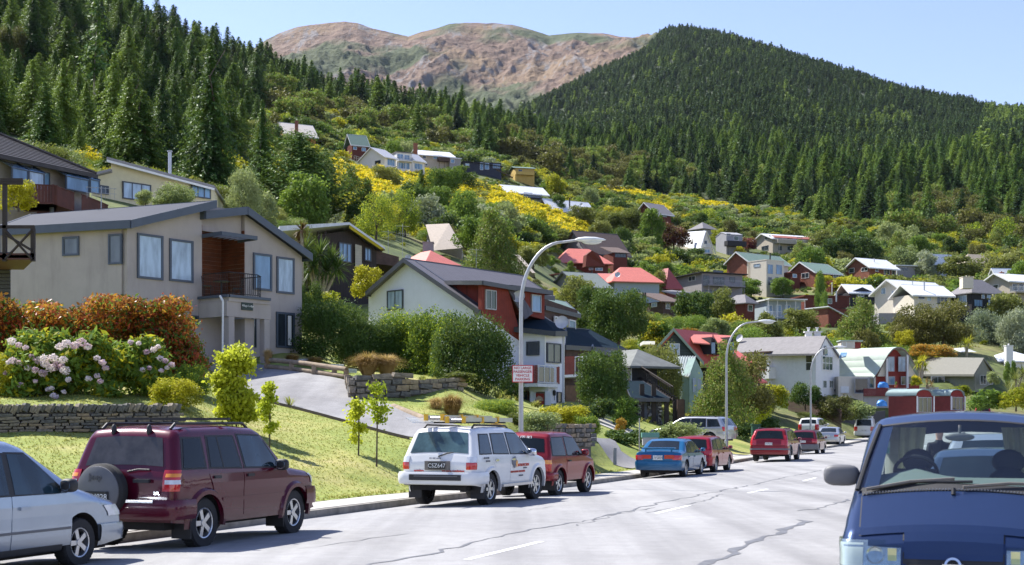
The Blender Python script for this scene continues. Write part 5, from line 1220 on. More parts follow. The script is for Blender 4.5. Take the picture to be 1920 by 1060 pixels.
def bw(pa,pb,ya,yb,pm,fm=m_frame_white,ml=0,o=0,rl=0):p=BP(pa,yb,o);window(h,p,X1,Ym,0,(pb-pa)/F*p.y,0,(yb-ya)/F*p.y,fm,pm,ml,rl,fw=.07)
bw(1602,1628,709,738,gl_dark,m_frame_alu,0,.1);bw(1630,1639,708,728,gl_green,m_frame_alu,0,.1)
bw(1664,1677,669,697,gl_curtain,m_frame_alu,1,.9);bw(1684,1698,669,697,gl_curtain,m_frame_alu,1,.9)
bw(1665,1678,706,722,gl_sky,m_frame_alu,0,.9);bw(1689,1699,706,722,gl_green,m_frame_alu,0,.9);bw(1702,1709,706,720,gl_green,m_frame_alu,0,.9)
for px,y0,y1 in((1661.5,672,728),(1700,664,728)):mb=MB();p=BP(px,y1,.2);mb.pbox(p,(.22,0,0),(0,.3,0),(0,0,(y1-y0)/F*p.y));mb.build('column',m_white,h)
mb=MB();mb.prism([BP(1645,706,.7),BP(1660,706,.7),BP(1660,677,.7)],Vector((0,.2,0)));mb.build('gable_infill',w_cream,h)
mb=MB();mb.prism([BP(1703,706,.7),BP(1727,706,.7),BP(1706,668,.7)],Vector((0,.2,0)));mb.build('gable_infill',w_cream,h)
p=BP(1577,653,3);mb=MB();mb.pbox(p,(1.5,0,0),(0,1.5,0),(0,0,.75));cl=mb.build('roof_lantern',w_cream,h)
p=BP(1602.5,653,3);mb=MB();mb.pbox(p,(.8,.5,0),(0,1.5,0),(0,0,.8));mb.build('lantern_side',w_redc,cl)
p=BP(1576,640,2.8);mb=MB();mb.pbox(p,(2.5,.3,0),(0,1.9,0),(0,0,.12));mb.build('lantern_roof',r_pgreen,cl)
for q_ in(1579,1590):p=BP(q_,651,2.97);window(cl,p,X1,Ym,0,.5,0,.6,m_frame_white,gl_green,fw=.06)
mb=MB();a=BP(1574,671,-1);mb.prism([BP(1573,672,1),BP(1586,670,0),BP(1589,663,1.4),BP(1577,663,2)],ZV*.1);mb.build('skylight',gl_sky,h)
p=BP(1576,737,.9);mb=MB();mb.pbox(p,(.9,0,0),(0,.5,0),(0,0,.7));mb.build('heat_pump',m_white,h)
m_cblk=M('concrete_pale',(.46,.45,.42),.85,var=.08)
h=house('terrace_wall','crimson boarded terrace wall and pale concrete wall in front of the curved-roof house',1650,760,146,'wall')
p=P(1620,748,145.5);
for k in range(6):mb=MB();mb.pbox(P(1620,743-k*2.4,145.5),(2.5,0,0),(0,.3,0),(0,0,.12));mb.build('board',M('board_crimson',(.20,.035,.03),.7,var=.15),h)
mb=MB();mb.pbox(P(1620,765,145.8),(4.7,0,0),(0,.3,0),(0,0,(765-742)/F*145.8));mb.build('wall',m_cblk,h)
mb=MB();mb.pbox(P(1666,765,145.9),(1.95,0,0),(0,.3,0),(0,0,(765-728)/F*145.9));mb.pbox(P(1727,735,150),(1.9,0,0),(0,.4,0),(0,0,.5));mb.build('wall',m_cblk,h)
for(x0,xc,x1,ytop,yb,Yg,lab)in((1666,1717,1750,733.5,768,140,'red boarded garage with curved green roof, nearer of the two'),(1742,1781,1808,731,764,147,'red boarded garage with curved green roof, further of the two')):
 h=house('garage',lab,xc,yb,Yg,'garage','red garages with curved roofs')
 a=P(x0,yb,Yg+1.5);c_=P(xc,yb,Yg);e=P(x1,yb,Yg+1.0);hw=(742-ytop+8)/F*Yg
 H_=(yb-743)/F*Yg
 sd_=(a-c_);sd_.z=0;L_=sd_.length;sd_.normalize();nb_=7
 mb=MB();mb.prism([c_-ZV,a-ZV,a+ZV*H_,c_+ZV*H_],Vector((.1,.3,0)));mb.build('wall',M('board_crimson',(.20,.035,.03)),h)
 for k in range(nb_):mb=MB();mb.pbox(c_+ZV*(H_*k/nb_)+Vector((0,-.04,0))+sd_*.1,sd_*(L_-.1),(0,.05,0),(0,0,H_/nb_*.86));mb.build('board',M('board_crimson',(.20,.035,.03)),h)
 fr2=(e-c_);fr2.z=0;Lf=fr2.length;fr2.normalize()
 arcp=[c_+fr2*(Lf*(.5-.5*math.cos(t)))+ZV*(H_+.62*math.sin(t))for t in[math.pi*i/10 for i in range(11)]]
 mb=MB();mb.poly([c_-ZV,e-ZV]+arcp[::-1]);mb.build('wall',w_redc,h)
 mb=MB()
 for i in range(10):q0_,q1_=arcp[i]+ZV*.05-Vector((0,.2,0)),arcp[i+1]+ZV*.05-Vector((0,.2,0));mb.prism([q0_,q1_,q1_+sd_*(L_+.4),q0_+sd_*(L_+.4)],ZV*.08)
 mb.build('curved_roof',M('roof_green_blue',(.25,.34,.33),.6,var=.08),h,50)
 fn2=Vector((fr2.y,-fr2.x,0));window(h,c_+fn2*.03,fr2,fn2,Lf*.12,Lf*.88,-.3,H_*.93,m_frame_alu,gl_green,2,name='garage_door')
 mb=MB();mb.pbox(c_-ZV*.3+fn2*.1,fr2*.12,fn2*.1,ZV*(H_+.3));mb.pbox(e-ZV*.3+fn2*.1,-fr2*.12,fn2*.1,ZV*(H_+.3));mb.build('corner_trim',m_white,h)
h=house('grey_gabled_house','low grey-green house with broad olive-grey gabled roof right of the curved-roof house',1825,708,165)
b=Block(h,1722,1826,1868,166,712,701,62,M('render_sage_grey',(.21,.21,.17),.85),None,sink=1)
def hp(px,py,Y):return P(px,py,Y)
mb=MB();mb.prism([hp(1728,735,172),hp(1827,735,165),hp(1827,702,165),hp(1728,702,172)],Vector((2,6,0)));mb.build('wall',M('render_sage_grey',(.21,.21,.17)),h)
mb=MB();mb.prism([hp(1827.5,735,165),hp(1866,735,172),hp(1866,702,172),hp(1845,673,168),hp(1827.5,702,165)],Vector((-2,3,0)));mb.build('wall',M('render_sage_grey',(.21,.21,.17)),h)
mb=MB();mb.prism([hp(1727,702,171.5),hp(1826,702,164),hp(1845,671,168),hp(1738,670,177)],ZV*-.25);mb.build('roof',M('roof_olive_grey',(.17,.165,.135),.8,var=.08),h)
mb=MB();mb.prism([hp(1845,671,167.8),hp(1871,704,171),hp(1868,700,178),hp(1790,671,176)],ZV*-.25);mb.build('roof',M('roof_olive_grey',(.17,.165,.135)),h)
for pa,pb,ya,yb in((1742,1767,706,719),(1833,1845,704,722),(1849,1857,704,722)):p=hp(pa,yb,169 if pa<1800 else 166);window(h,p-Vector((0,.8,0)),X1,Ym,0,(pb-pa)/F*p.y,0,(yb-ya)/F*p.y,m_frame_alu,gl_dark,1,fw=.07)
h=house('white_house_at_frame_edge','bright white house with pyramid roofs at the right edge',1900,690,185)
b=Block(h,1862,1884,1960,186,705,676,15,w_wr,None,wL=7);b.walls();b.roof_hip(1.5,r_white);b.win('R',1868+17,1896,684,700,m_frame_alu,gl_sky)
chimney_box(h,P(1891,672,184),.9,1.6,w_wr)
h=house('white_pyramid_roof_house','white pyramid roof rising behind the grey house, with dish',1820,690,195)
b=Block(h,1785,1800,1836,192,690,664,12,w_wr,None,wL=6);b.walls();b.roof_hip(1.0,r_white)
# --------- houses on the hillside
def flash(n):return n
h=house('cream_villa','large cream house with pale ribbed roofs in the middle of the right hillside',1710,585,235)
b=Block(h,1640,1695,1775,232,590,545,30,w_cream,w_cream);b.h=b.h;b.walls('R',2.0);b.roof_gable('R',2.0,r_white,.7,.7,m_gutw)
b2=Block(h,1700,1714,1782,226,590,552,18,w_cream,w_cream,wL=6);b2.walls();b2.roof_gable('R',1.7,r_white,.6,.6,m_gutw)
b.win('L',1652,1661,540,552,m_frame_white,gl_curtain);b.win('L',1672,1686,545,553,m_frame_white,gl_curtain)
b2.win('R',1721,1734,552,562,m_frame_white,gl_dark);b2.win('R',1738,1746,553,565,m_frame_white,gl_curtain);b2.win('R',1756,1777,553,572,m_frame_white,gl_dark,2)
mb=MB();mb.box(b.C.x-5,b.C.x+7,b.C.y-3,b.C.y+2,b.C.z-2,b.C.z);mb.build('base_wall',w_grey,h);flue(h,P(1733,540,228),.9,.12);flue(h,P(1711,537,232),.7,.1)
h=house('dark_chimney_house','charcoal house with hipped grey roof and tall pale chimney block',1825,582,228)
b=Block(h,1785,1822,1878,226,583,548,28,w_dark,w_dark);b.walls();b.roof_hip(2.4,r_grey,.6)
b.win('L',1796,1813,554,575,m_frame_white,gl_curtain,1);b.win('R',1840,1846,537+12,560,m_frame_white,gl_sky);b.win('R',1850,1858,549,560,m_frame_white,gl_sky);b.win('R',1862,1872,549,560,m_frame_white,gl_sky);b.win('R',1826,1842,562,575,m_frame_dark,gl_sky,2);b.win('R',1852,1866,562,576,m_frame_dark,gl_sky,2)
chimney_box(h,P(1812,528,224),1.7,.6,w_cream)
h=house('cream_deck_house','pale house with light blue-grey roof and deck at the far right',1890,565,262)
b=Block(h,1845,1893,1960,258,572,526,25,w_tan,w_tan);b.walls('R',1.5);b.roof_gable('R',1.5,r_white,.8,.8,m_gutw);b.win('R',1898,1908,532,545,m_frame_white,gl_dark);b.win('R',1910,1919,532,545,m_frame_white,gl_dark);b.win('L',1862,1872,534,546,m_frame_white,gl_dark);b.deck('R',1893,1930,549,1.6,w_tan,m_frame_white)
chimney_box(h,P(1878,520,262),.7,.8,m_brickc)
h=house('three_storey_house','tall modern cream three-storey house with green gabled roof behind the round tree',1455,552,288)
b=Block(h,1407,1437,1470,286,553,488,38,w_cream,w_cream);b.walls();b.roof_flat(w_cream,.05,.2)
b.win('L',1413,1425,495,501,m_frame_alu,gl_curtain);b.win('R',1439,1449,496,514,m_frame_alu,gl_sky,1);b.win('R',1455,1466,497,515,m_frame_alu,gl_sky,1);b.win('R',1440,1447,520,535,m_frame_alu,gl_dark);b.win('R',1454,1466,520,530,m_frame_alu,gl_dark,1)
b2=Block(h,1386,1402,1478,294,553,489,38,w_cream,w_brick,wL=6);b2.walls('R',2.0);b2.roof_gable('R',2.0,r_green,.5,.5,m_gutw);flue(h,P(1444,482,296),.7,.15,mat=m_black)
b3=Block(h,1374,1382,1392,300,530,494,20,w_brown,w_brown,wL=4);b3.walls();b3.roof_flat(r_white)
h=house('brick_house','small red brick house with green roof and crossed-rail deck',1505,528,306)
b=Block(h,1476,1528,1575,300,530,510,34,w_brick,w_brick);b.walls('R',2.4);b.roof_gable('R',2.4,r_green,.5,.5,m_gutw);b.win('L',1503,1517,512,522,m_frame_white,gl_dark,1);b.win('R',1562,1572,514,522,m_frame_white,gl_green,1);b.deck('L',1476,1508,531,2,w_redwood,w_redwood)
b2=Block(h,1470,1484,1500,298,530,512,20,w_redwood,w_redwood,wL=4);b2.walls();b2.roof_flat(w_redwood,.4);b2.win('R',1486,1494,514,521,m_frame_white,gl_sky)
h=house('brown_house_with_silver_roof','red-brown brick house with silver gabled roof and white windows',1630,522,326)
b=Block(h,1585,1630,1680,322,523,500,30,w_brick,w_brick);b.walls('R',2.3);b.roof_gable('R',2.3,r_white,.8,.7,m_gutw);b.win('L',1592,1602,503,512,m_frame_white,gl_dark);b.win('L',1615,1627,502,509,m_frame_white,gl_dark,1);b.win('R',1641,1647,502,510,m_frame_white,gl_dark);b.win('R',1657,1668,503,515,m_frame_white,gl_dark,1);b.win('R',1672,1678,507,516,m_frame_white,gl_dark);flue(h,P(1639,492,326),.8,.12)
h=house('grey_flat_house','low pale grey house between the silver-roofed brick house and the grey-brown tree',1700,515,345)
b=Block(h,1672,1682,1716,345,515,499,12,w_grey,w_bluegrey,wL=6);b.walls();b.roof_flat(r_white,.5);b.win('R',1690,1702,502,508,m_frame_alu,gl_dark,1)
h=house('white_a_frame','steep white-roofed A-frame with orange gable edge below the forest',1770,530,345)
b=Block(h,1738,1745,1797,348,532,526,18,w_white,w_orange,wL=7);b.roof_gable('R',7.0,r_white,.3,.5,None)
mb=MB();mb.prism([b.pt(b.wR,0,0),b.pt(b.wR,b.wL,0),b.pt(b.wR,b.wL/2,6.8)],b.dR*-.2);mb.build('gable_wall',w_orange,h)
h=house('tan_brown_roof_house','tan house with broad brown roof right of the white A-frame',1820,508,368)
b=Block(h,1795,1812,1862,365,510,493,18,w_tan,w_brown);b.walls();b.roof_hip(2.6,M('roof_tan',(.36,.30,.22),.75),.8);b.win('R',1835,1843,497,502,m_frame_white,gl_dark);b.deck('R',1830,1862,508,1.5,w_brown,w_brown)
h=house('low_white_house','long low house with pale blue-grey roof at the far right above the charcoal house',1880,530,285)
b=Block(h,1858,1870,1930,300,530,517,10,w_tan,w_white);b.walls('L',1);b.roof_gable('R',1.6,r_white,.8,.7,m_gutw);b.win('R',1886,1900,520,527,m_frame_white,gl_dark,1)
h=house('blue_balcony_house','pale blue two-storey house with flat roof and open balconies',1500,610,238)
b=Block(h,1405,1437,1502,236,616,564,14,w_bluegrey,w_bluegrey,wL=6)
b.walls();b.roof_flat(m_gutw,.5,.2);b.deck('R',1432,1502,597,1.5,w_bluegrey,m_frame_white,1.0)
for px in(1434,1451,1468,1485,1502):mb=MB();p=b.pt(b.rR(px),-1.45,0);mb.cyl(p,p+ZV*b.h,.06,n=6);mb.build('post',m_white,h)
mb=MB();mb.prism([b.pt(-.3,0,b.h+.1),b.pt(b.wR+.3,0,b.h+.1),b.pt(b.wR+.3,-1.9,b.h+.1),b.pt(-.3,-1.9,b.h+.1)],ZV*.15);mb.build('roof',m_gutw,h)
b.win('R',1438,1448,572,595,m_frame_white,gl_sky,1);b.win('R',1455,1465,572,595,m_frame_white,gl_sky,1);b.win('R',1472,1482,572,595,m_frame_white,gl_sky,1)
h=house('brown_hip_house','small red-brown boarded house with slate hip roof left of the pale blue house',1395,592,240)
b=Block(h,1362,1398,1415,236,598,567,40,w_redwood,w_redwood);b.walls();b.roof_hip(1.5,r_grey,.6);b.win('R',1402,1411,572,584,m_frame_white,gl_green)
h=house('maroon_flat_house','long low maroon boarded house behind the column cypress',1540,570,262)
b=Block(h,1494,1510,1592,258,580,556,12,w_redwood,w_redwood,wL=6);b.walls();b.roof_flat(w_redwood,.3);b.win('R',1552,1560,560,570,m_frame_white,gl_green);flue(h,P(1568,560,256),1.2,.15);flue(h,P(1560,546,256),1.5,.07,mat=m_gutw)
b=Block(h,1545,1554,1592,230,620,578,30,w_redwood,w_brick,wL=5);b.walls();b.roof_shed('SR',-1.6,r_white,.4)
h=house('blue_roof_cottage','small dark cottage with pale blue roof in front of the trees',1620,553,270)
b=Block(h,1588,1594,1640,262,560,548,14,w_dark,w_dark,wL=5);b.walls('L',1);b.roof_gable('R',1.6,r_white,.5,.5,m_gutw);b.win('R',1608,1620,550,557,m_frame_white,gl_dark,1)
h=house('grey_modern_house','grey flat-roofed modern house with dark glazing and balcony left of the three-storey house',1330,560,272)
w_mg=M('render_mid_grey',(.23,.22,.24),.8,var=.05)
b=Block(h,1256,1316,1392,268,562,512,26,w_mg,M('render_taupe_grey',(.27,.25,.25),.8));b.walls();b.roof_shed('SL',-.2,w_dark,.8)
b.win('L',1291,1304,518,527,m_frame_white,gl_dark,1);b.win('R',1318,1330,517,534,m_frame_dark,gl_dark,1);b.win('R',1337,1358,520,534,m_frame_dark,gl_dark,2);b.win('R',1368,1378,520,530,m_frame_dark,gl_dark);b.win('R',1320,1356,545,560,m_frame_dark,gl_dark,1);b.win('R',1337,1356,507,512,m_frame_dark,gl_dark,1)
b.deck('R',1318,1388,537,1.8,w_mg,m_frame_alu,1.0)
h=house('long_red_roof_house','long house with faded red roof, dish and white verandah rail',1130,565,242)
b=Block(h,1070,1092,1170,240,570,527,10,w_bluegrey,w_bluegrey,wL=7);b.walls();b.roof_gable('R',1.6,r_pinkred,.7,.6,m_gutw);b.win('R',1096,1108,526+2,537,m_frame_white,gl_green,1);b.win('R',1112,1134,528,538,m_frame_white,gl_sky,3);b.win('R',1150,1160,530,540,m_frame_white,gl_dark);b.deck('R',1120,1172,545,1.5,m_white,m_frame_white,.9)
b2=Block(h,1128,1152,1236,236,570,527,14,w_bluegrey,w_bluegrey,wL=7);b2.walls();b2.roof_hip(2.8,r_pinkred,.7,inset=2.2);dish(h,P(1158,516,234),(-.3,-1,.4),.5);flue(h,P(1110,520,238),1.1,.15,mat=m_black)
h=house('red_annex_house','house with dark red pyramid roof left of the grey modern house',1250,545,250)
b=Block(h,1222,1250,1275,250,560,540,30,w_redwood,w_brown);b.walls();b.roof_hip(3.8,M('roof_dark_red',(.30,.06,.055),.6),.5)
h=house('red_hip_house','house with faded red hipped roof and dark red gable, below the brown-roofed house',1100,508,266)
b=Block(h,1040,1052,1140,264,514,492,14,w_redwood,w_redwood,wL=8);b.walls();b.roof_hip(3.2,r_pinkred,.9,inset=2.6)
mb=MB();p0_,p1_,p2_,p3_=P(1098,500,258),P(1150,500,262),P(1128,478,260),P(1108,470,258);mb.prism([p0_,P(1135,500,262),P(1122,476,260),P(1110,470,258),P(1100,478,258)],Vector((-.5,2,0)));mb.build('gable_wall',w_redwood,h)
b.win('R',1104,1112,500,507,m_frame_white,gl_sky,1);b.win('R',1116,1130,502,508,m_frame_white,gl_sky,1);b.win('R',1060,1080,500,507,m_frame_white,gl_sky,2)
h=house('brown_roof_house','large house with dull brown roof and grey gable behind the lamp head',1120,488,290)
b=Block(h,1055,1100,1176,286,500,470,32,w_brown,w_grey);b.walls('R',4.5);b.roof_gable('R',4.5,r_brown,.8,.6,m_gutter);b.win('L',1088,1094,446+4,460,m_frame_dark,gl_dark);b.win('R',1152,1174,474,483,m_frame_dark,gl_dark,3)
b2=Block(h,1118,1150,1176,280,500,474,20,w_redwood,w_redwood,wL=5);b2.walls();b2.roof_shed('SL',1.5,r_brown,.5);b2.win('R',1153,1174,475,483,m_frame_dark,gl_dark,3)
h=house('grey_roof_house','house with grey-green gabled roof and brown wall below the long red roof',1085,560,205)
b=Block(h,1034,1085,1140,200,572,535,30,w_brown,w_grey);b.walls('R',2.2);b.roof_gable('R',2.2,M('roof_grey_green',(.17,.20,.18),.7),.8,.5,m_gutter)
h=house('rust_roof_shed','small rusty-brown roofed shed with pale gable beside the lamp arm',1010,530,215)
b=Block(h,992,1000,1050,215,545,522,20,w_brown,w_grey,wL=5);b.walls();b.roof_shed('SR',.8,M('rust',(.24,.09,.05),.8,var=.3),.6)
h=house('brown_cottage','small brown cottage with orange gable and shallow roof above the tall green trees',1240,580,205)
b=Block(h,1212,1243,1268,200,585,565,30,w_brown,w_brown);b.walls();b.roof_shed('SL',1.2,r_brown,.9);b.win('L',1222,1232,568,576,m_frame_white,gl_curtain);b.win('R',1248,1256,568,580,m_frame_white,gl_green)
mb=MB();mb.prism([P(1228,558,207),P(1256,558,210),P(1240,547,208)],Vector((0,.3,0)));mb.build('gable_wall',w_orange,h);mb=MB();mb.prism([P(1240,545.5,207),P(1282,556,214),P(1300,549,220),P(1260,544,216)],ZV*-.12);mb.build('roof',r_grey,h)
for px in(1206,1210):flue(h,P(px,562,200),1.0,.13,mat=m_black,cap=False)
h=house('mono_pitch_garage','grey-roofed low building behind the round tree below the modern grey house',1340,565,245)
b=Block(h,1322,1330,1400,250,585,572,15,w_brown,w_brown,wL=6);b.walls();b.roof_gable('R',1.0,r_grey,.6,.5)
h=house('a_frame_house','white and cream A-frame with skylight and glazed balcony beside the yellow tree',1300,472,370)
b=Block(h,1262,1312,1336,366,474,466,62,w_cream,w_cream)
apex=P(1324,434,372)
mb=MB();q=[P(1262,458,378),P(1313,474,366),P(1324,433,371),P(1276,436,384)];mb.prism(q,Vector((.15,.25,0)));mb.build('roof',r_white,h)
mb=MB();mb.prism([P(1312.5,476,366),P(1338,476,374),P(1325,434,370.5)],Vector((-1,1.2,0)));mb.build('gable_wall',w_cream,h)
mb=MB();mb.pbox(P(1324.2,433,370),P(1341,476,374)-P(1324.2,433,370),(0,.6,0),(.25,0,0));mb.pbox(P(1324.2,433,370),P(1311,478,366)-P(1324.2,433,370),(0,.6,0),(-.2,0,0));mb.build('bargeboard',r_white,h)
mb=MB();mb.prism([P(1262,476,377),P(1312,480,366),P(1312,470,366),P(1262,456,377)],Vector((0,4,0)));mb.build('wall',w_cream,h)
mb=MB();mb.prism([P(1294,458,370),P(1299,459,369.5),P(1301,448,371),P(1296,448,371.6)],Vector((0,-.3,.1)));mb.build('skylight',m_black,h)
window(h,P(1316,474,365),Vector((.95,.3,0)),Vector((.3,-.95,0)),0,2.3,0,.9,m_frame_white,gl_sky,2);window(h,P(1319.5,458,366),Vector((.95,.3,0)),Vector((.3,-.95,0)),0,1.0,0,1.0,m_frame_white,gl_dark);railing(h,[tuple(P(1312,463,364)),tuple(P(1334,464,371))],1.0,m_frame_white,.3,.04)
window(h,P(1298,472,368),X1,Ym,0,1.0,0,.9,m_frame_white,gl_dark)
h=house('grey_tower_house','narrow grey two-storey house with rounded top and dark balcony, right of the yellow tree',1375,460,378)
b=Block(h,1350,1362,1392,378,470,440,20,M('render_lilac_grey',(.30,.30,.32),.8),None,wL=6);b.walls('R',.9);b.roof_gable('R',.9,M('render_lilac_grey2',(.32,.32,.34),.8),.1,.1);b.win('R',1376,1385,443,451,m_frame_white,gl_green);b.win('R',1362,1370,434+4,442,m_frame_white,gl_dark);b.deck('R',1358,1393,462,2.0,w_dark,w_dark,1.2,solid=True)
h=house('long_verandah_house','large cream two-storey house with long verandah and red-edged roof below the forest',1440,472,400)
b=Block(h,1413,1449,1536,392,474,447,22,w_tan,w_tan);b.walls('R',1.8);b.roof_gable('R',1.8,r_white,.9,.7,m_gutw)
mb=MB();q_=[b.pt(0,-1.0,b.h-.1),b.pt(b.wR,-1.0,b.h-.1),b.pt(b.wR,.8,b.h+.75),b.pt(0,.8,b.h+.75)];mb.prism([p+ZV*.25 for p in q_],ZV*-.08);mb.build('roof',M('roof_rust_red',(.30,.10,.07),.7),h)
b.win('L',1434,1445,442,449,m_frame_white,gl_dark,1)
for p0_,p1_ in((1456,1466),(1475,1486),(1493,1505),(1523,1533)):b.win('R',p0_,p1_,445,453,m_frame_white,gl_dark,1)
for p0_,p1_ in((1459,1466),(1476,1487),(1496,1505),(1522,1532)):b.win('R',p0_,p1_,461,470,m_frame_alu,gl_dark,1)
b.deck('R',1452,1542,459,1.9,w_tan,w_tan,1.0,solid=True);b.win('L',1428,1441,461,471,m_frame_alu,gl_dark,1)
h=house('slate_roof_cottage','low grey pyramid roof among shrubs above the dark red tree',1320,430,400)
b=Block(h,1294,1318,1342,402,435,428,40,w_grey,w_grey);b.walls();b.roof_hip(2.2,r_grey,.6)
h=house('red_chalet','dark red chalet with steep grey roof at the upper middle',1238,412,418)
b=Block(h,1215,1228,1258,416,418,398,40,w_redwood,w_redwood,wL=8);b.walls('R',3.2);b.roof_gable('R',3.2,r_grey,.8,.8,m_gutw);b.win('R',1240,1250,402,407,m_frame_white,gl_sky,2)
h=house('long_low_house','long low bluish house with flat cream roof below the red chalet',1190,418,400)
b=Block(h,1168,1178,1232,400,421,406,8,w_bluegrey,w_bluegrey,wL=7);b.walls();b.roof_flat(r_cream,.6,.5);b.win('R',1186,1203,409,416,m_frame_white,gl_sky,2)
h=house('red_gable_house','red-brown gabled house with silver roof and black flue above the yellow broom',1060,403,400)
b=Block(h,1009,1032,1110,398,408,391,30,w_redwood,w_redwood);b.walls('R',3.2);b.roof_gable('R',3.2,r_white,.9,.9,m_gutw);b.win('L',1013,1020,396,402,m_frame_white,gl_dark);b.win('R',1046,1058,393,398,m_frame_white,gl_sky,1);b.win('R',1090,1104,393,399,m_frame_white,gl_sky,1);flue(h,P(1068,384,400),1.8,.2,mat=m_black);dish(h,P(1090,384,396),(-.4,-1,.4),.5)
h=house('truss_gable_house','pale-roofed house with open white gable trusses and blue balcony',980,374,400)
b=Block(h,940,962,1014,398,377,361,25,w_bluegrey,w_tan);b.walls();b.roof_gable('R',2.6,r_white,.6,2.6,m_gutw);b.win('R',982,998,361.5,369,m_frame_alu,gl_sky,2);b.deck('R',978,1012,372,1.6,w_navy,M('rail_blue',(.06,.10,.2),.6),1.0)
g_=b.pt(-2.5,b.wL/2,b.h+2.6)
mb=MB()
for l in(-.5,b.wL+.5):mb.cyl(b.pt(-2.5,l,b.h-.2),g_,.12,n=5)
for l in(.2,.35,.5,.65,.8):q_=b.pt(-2.5,b.wL*l,b.h);mb.cyl(q_,q_+ZV*(2.5*(1-abs(l-.5)*2)),.09,n=5)
mb.cyl(b.pt(-2.5,-.4,b.h),b.pt(-2.5,b.wL+.4,b.h),.12,n=5);mb.build('gable_truss',m_white,h)
h=house('black_house','long black house with white-framed windows and deck stair near the forest edge',900,325,430)
b=Block(h,862,870,940,430,327,303,12,w_navy,w_navy,wL=7);b.walls();b.roof_shed('SR',-1.2,w_dark,.5);b.win('R',900,906,305,319,m_frame_white,gl_sky);b.win('R',909,917,306,318,m_frame_white,gl_sky);b.win('R',872,880,307,311,m_frame_white,gl_curtain,1);b.win('R',924,938,308,316,m_frame_alu,gl_sky,2)
mb=MB();mb.pbox(P(930,318,425),P(962,334,420)-P(930,318,425),(0,1.2,0),(0,0,.2));mb.build('stair',w_brown,h);railing(h,[tuple(P(930,317,425)),tuple(P(962,333,420))],1.0,w_brown,.5,.05)
h=house('yellow_house','small mustard-yellow house with green roof at the forest edge',985,330,440)
b=Block(h,958,966,1002,440,338,315,15,w_yellow,w_yellow,wL=6);b.walls();b.roof_gable('R',.8,r_green,.5,.5);b.win('R',972,979,318,322,m_frame_alu,gl_dark);b.deck('R',966,1000,328,1.2,w_yellow,w_yellow,.8,solid=True)
h=house('cream_house_with_brick_chimney','pale two-storey house with white roofs and brick chimney behind the white glazed house',810,318,418)
b=Block(h,768,788,850,410,322,290,22,w_tan,w_tan);b.walls('R',2.2);b.roof_gable('R',2.2,r_white,.7,.6,m_gutw);b.win('R',792,799,292,298,m_frame_white,gl_dark);b.win('R',812,830,291,299,m_frame_white,gl_sky,2);b.win('R',797,802,307,311,m_frame_white,gl_dark);chimney_box(h,P(779,292,406),1.2,3.4,m_brickc);b.deck('R',820,840,303,1.6,w_brown,w_brown,1.0,solid=True)
b2=Block(h,836,842,864,412,320,297,20,w_grey,w_tan,wL=5);b2.walls();b2.roof_flat(r_white,.3);b2.win('R',845,852,299,306,m_frame_white,gl_sky)
mb=MB();mb.pbox(P(790,335,404),(10,0,0),(0,3,0),(0,0,2.4));mb.build('base_wall',M('concrete_grey',(.3,.31,.33),.85),h)
h=house('white_glazed_house','white hillside house with two gabled bays and blue glazing on the ridge',735,322,380)
b=Block(h,674,721,743,372,322,294,48,w_wr,w_wr);b.walls('R',3.0);b.roof_gable('R',3.0,M('roof_light_grey',(.36,.37,.41),.6),.5,.5,m_gutw);b.win('L',703,714,301,308,m_frame_alu,gl_dark);b.win('R',726,740,299,311,m_frame_white,gl_sky,2)
b=Block(h,740,744,772,378,322,286,25,w_wr,w_wr,wL=6);b.walls();b.roof_flat(r_grey,.2);b.win('R',745,756,289,298,m_frame_white,gl_sky,1);b.win('R',758,768,291,300,m_frame_white,gl_sky,1);b.win('R',745,768,305,317,m_frame_white,gl_sky,3);b.deck('R',744,771,303,1.4,w_wr,m_frame_alu)
b=Block(h,768,773,796,380,326,300,45,w_wr,w_wr,wL=7);b.walls('R',2.4);b.roof_gable('R',2.4,M('roof_light_grey',(.36,.37,.41)),.5,.5,m_gutw);b.win('R',777,792,307,318,m_frame_white,gl_sky,2)
h=house('green_roof_house','dark red house with green roof and dormer window beside the round dark trees',672,295,400)
b=Block(h,650,660,690,398,302,270,25,w_redwood,w_redwood,wL=6);b.walls();b.roof_gable('R',3.2,r_green,.5,.5,m_gutw);b.win('R',678,686,277,284,m_frame_white,gl_sky,1);b.win('R',662,669,275,281,m_frame_white,gl_sky);b.win('R',671,676,264+7,276,m_frame_white,gl_dark)
h=house('orange_gable_house','cream-roofed house with orange-brown gable and chimney on the ridge at left',560,250,400)
b=Block(h,516,534,592,396,262,250,28,w_orange,w_orange);b.walls('R',3.8);b.roof_gable('R',3.8,r_cream,.8,.6,m_gutw);chimney_box(h,P(556,240,398),.9,1.8,m_brickc)
h=house('beige_steep_roof_house','beige steep-roofed house half hidden by trees above the aerials',830,465,178)
mb=MB();mb.prism([P(798,422,180),P(842,420,182),P(868,465,176),P(812,470,172)],Vector((0,.4,.1)));mb.build('roof',M('roof_beige',(.50,.42,.33),.75),h);mb=MB();mb.prism([P(800,490,181),P(866,490,180),P(866,466,180),P(800,440,181)],Vector((0,5,0)));mb.build('wall',w_tan,h)
h=house('pink_roof_house','faded pink-red hipped roof with grey chimney behind the white gabled house',797,490,150)
b=Block(h,748,800,850,142,520,492,38,w_tan,w_tan);b.walls();b.roof_hip(1.5,r_pinkred,.6);chimney_box(h,P(803,478,146),1.1,1.2,w_grey);antenna(h,P(755,483,140),3.4);antenna(h,P(728,480,140),2.6);antenna(h,P(893,510,140),2.4);dish(h,P(766,484,141),(-.3,-1,.3),.35)
h=house('beige_roof_sliver','narrow pale roof slope between trees left of the lamp arm',975,495,195)
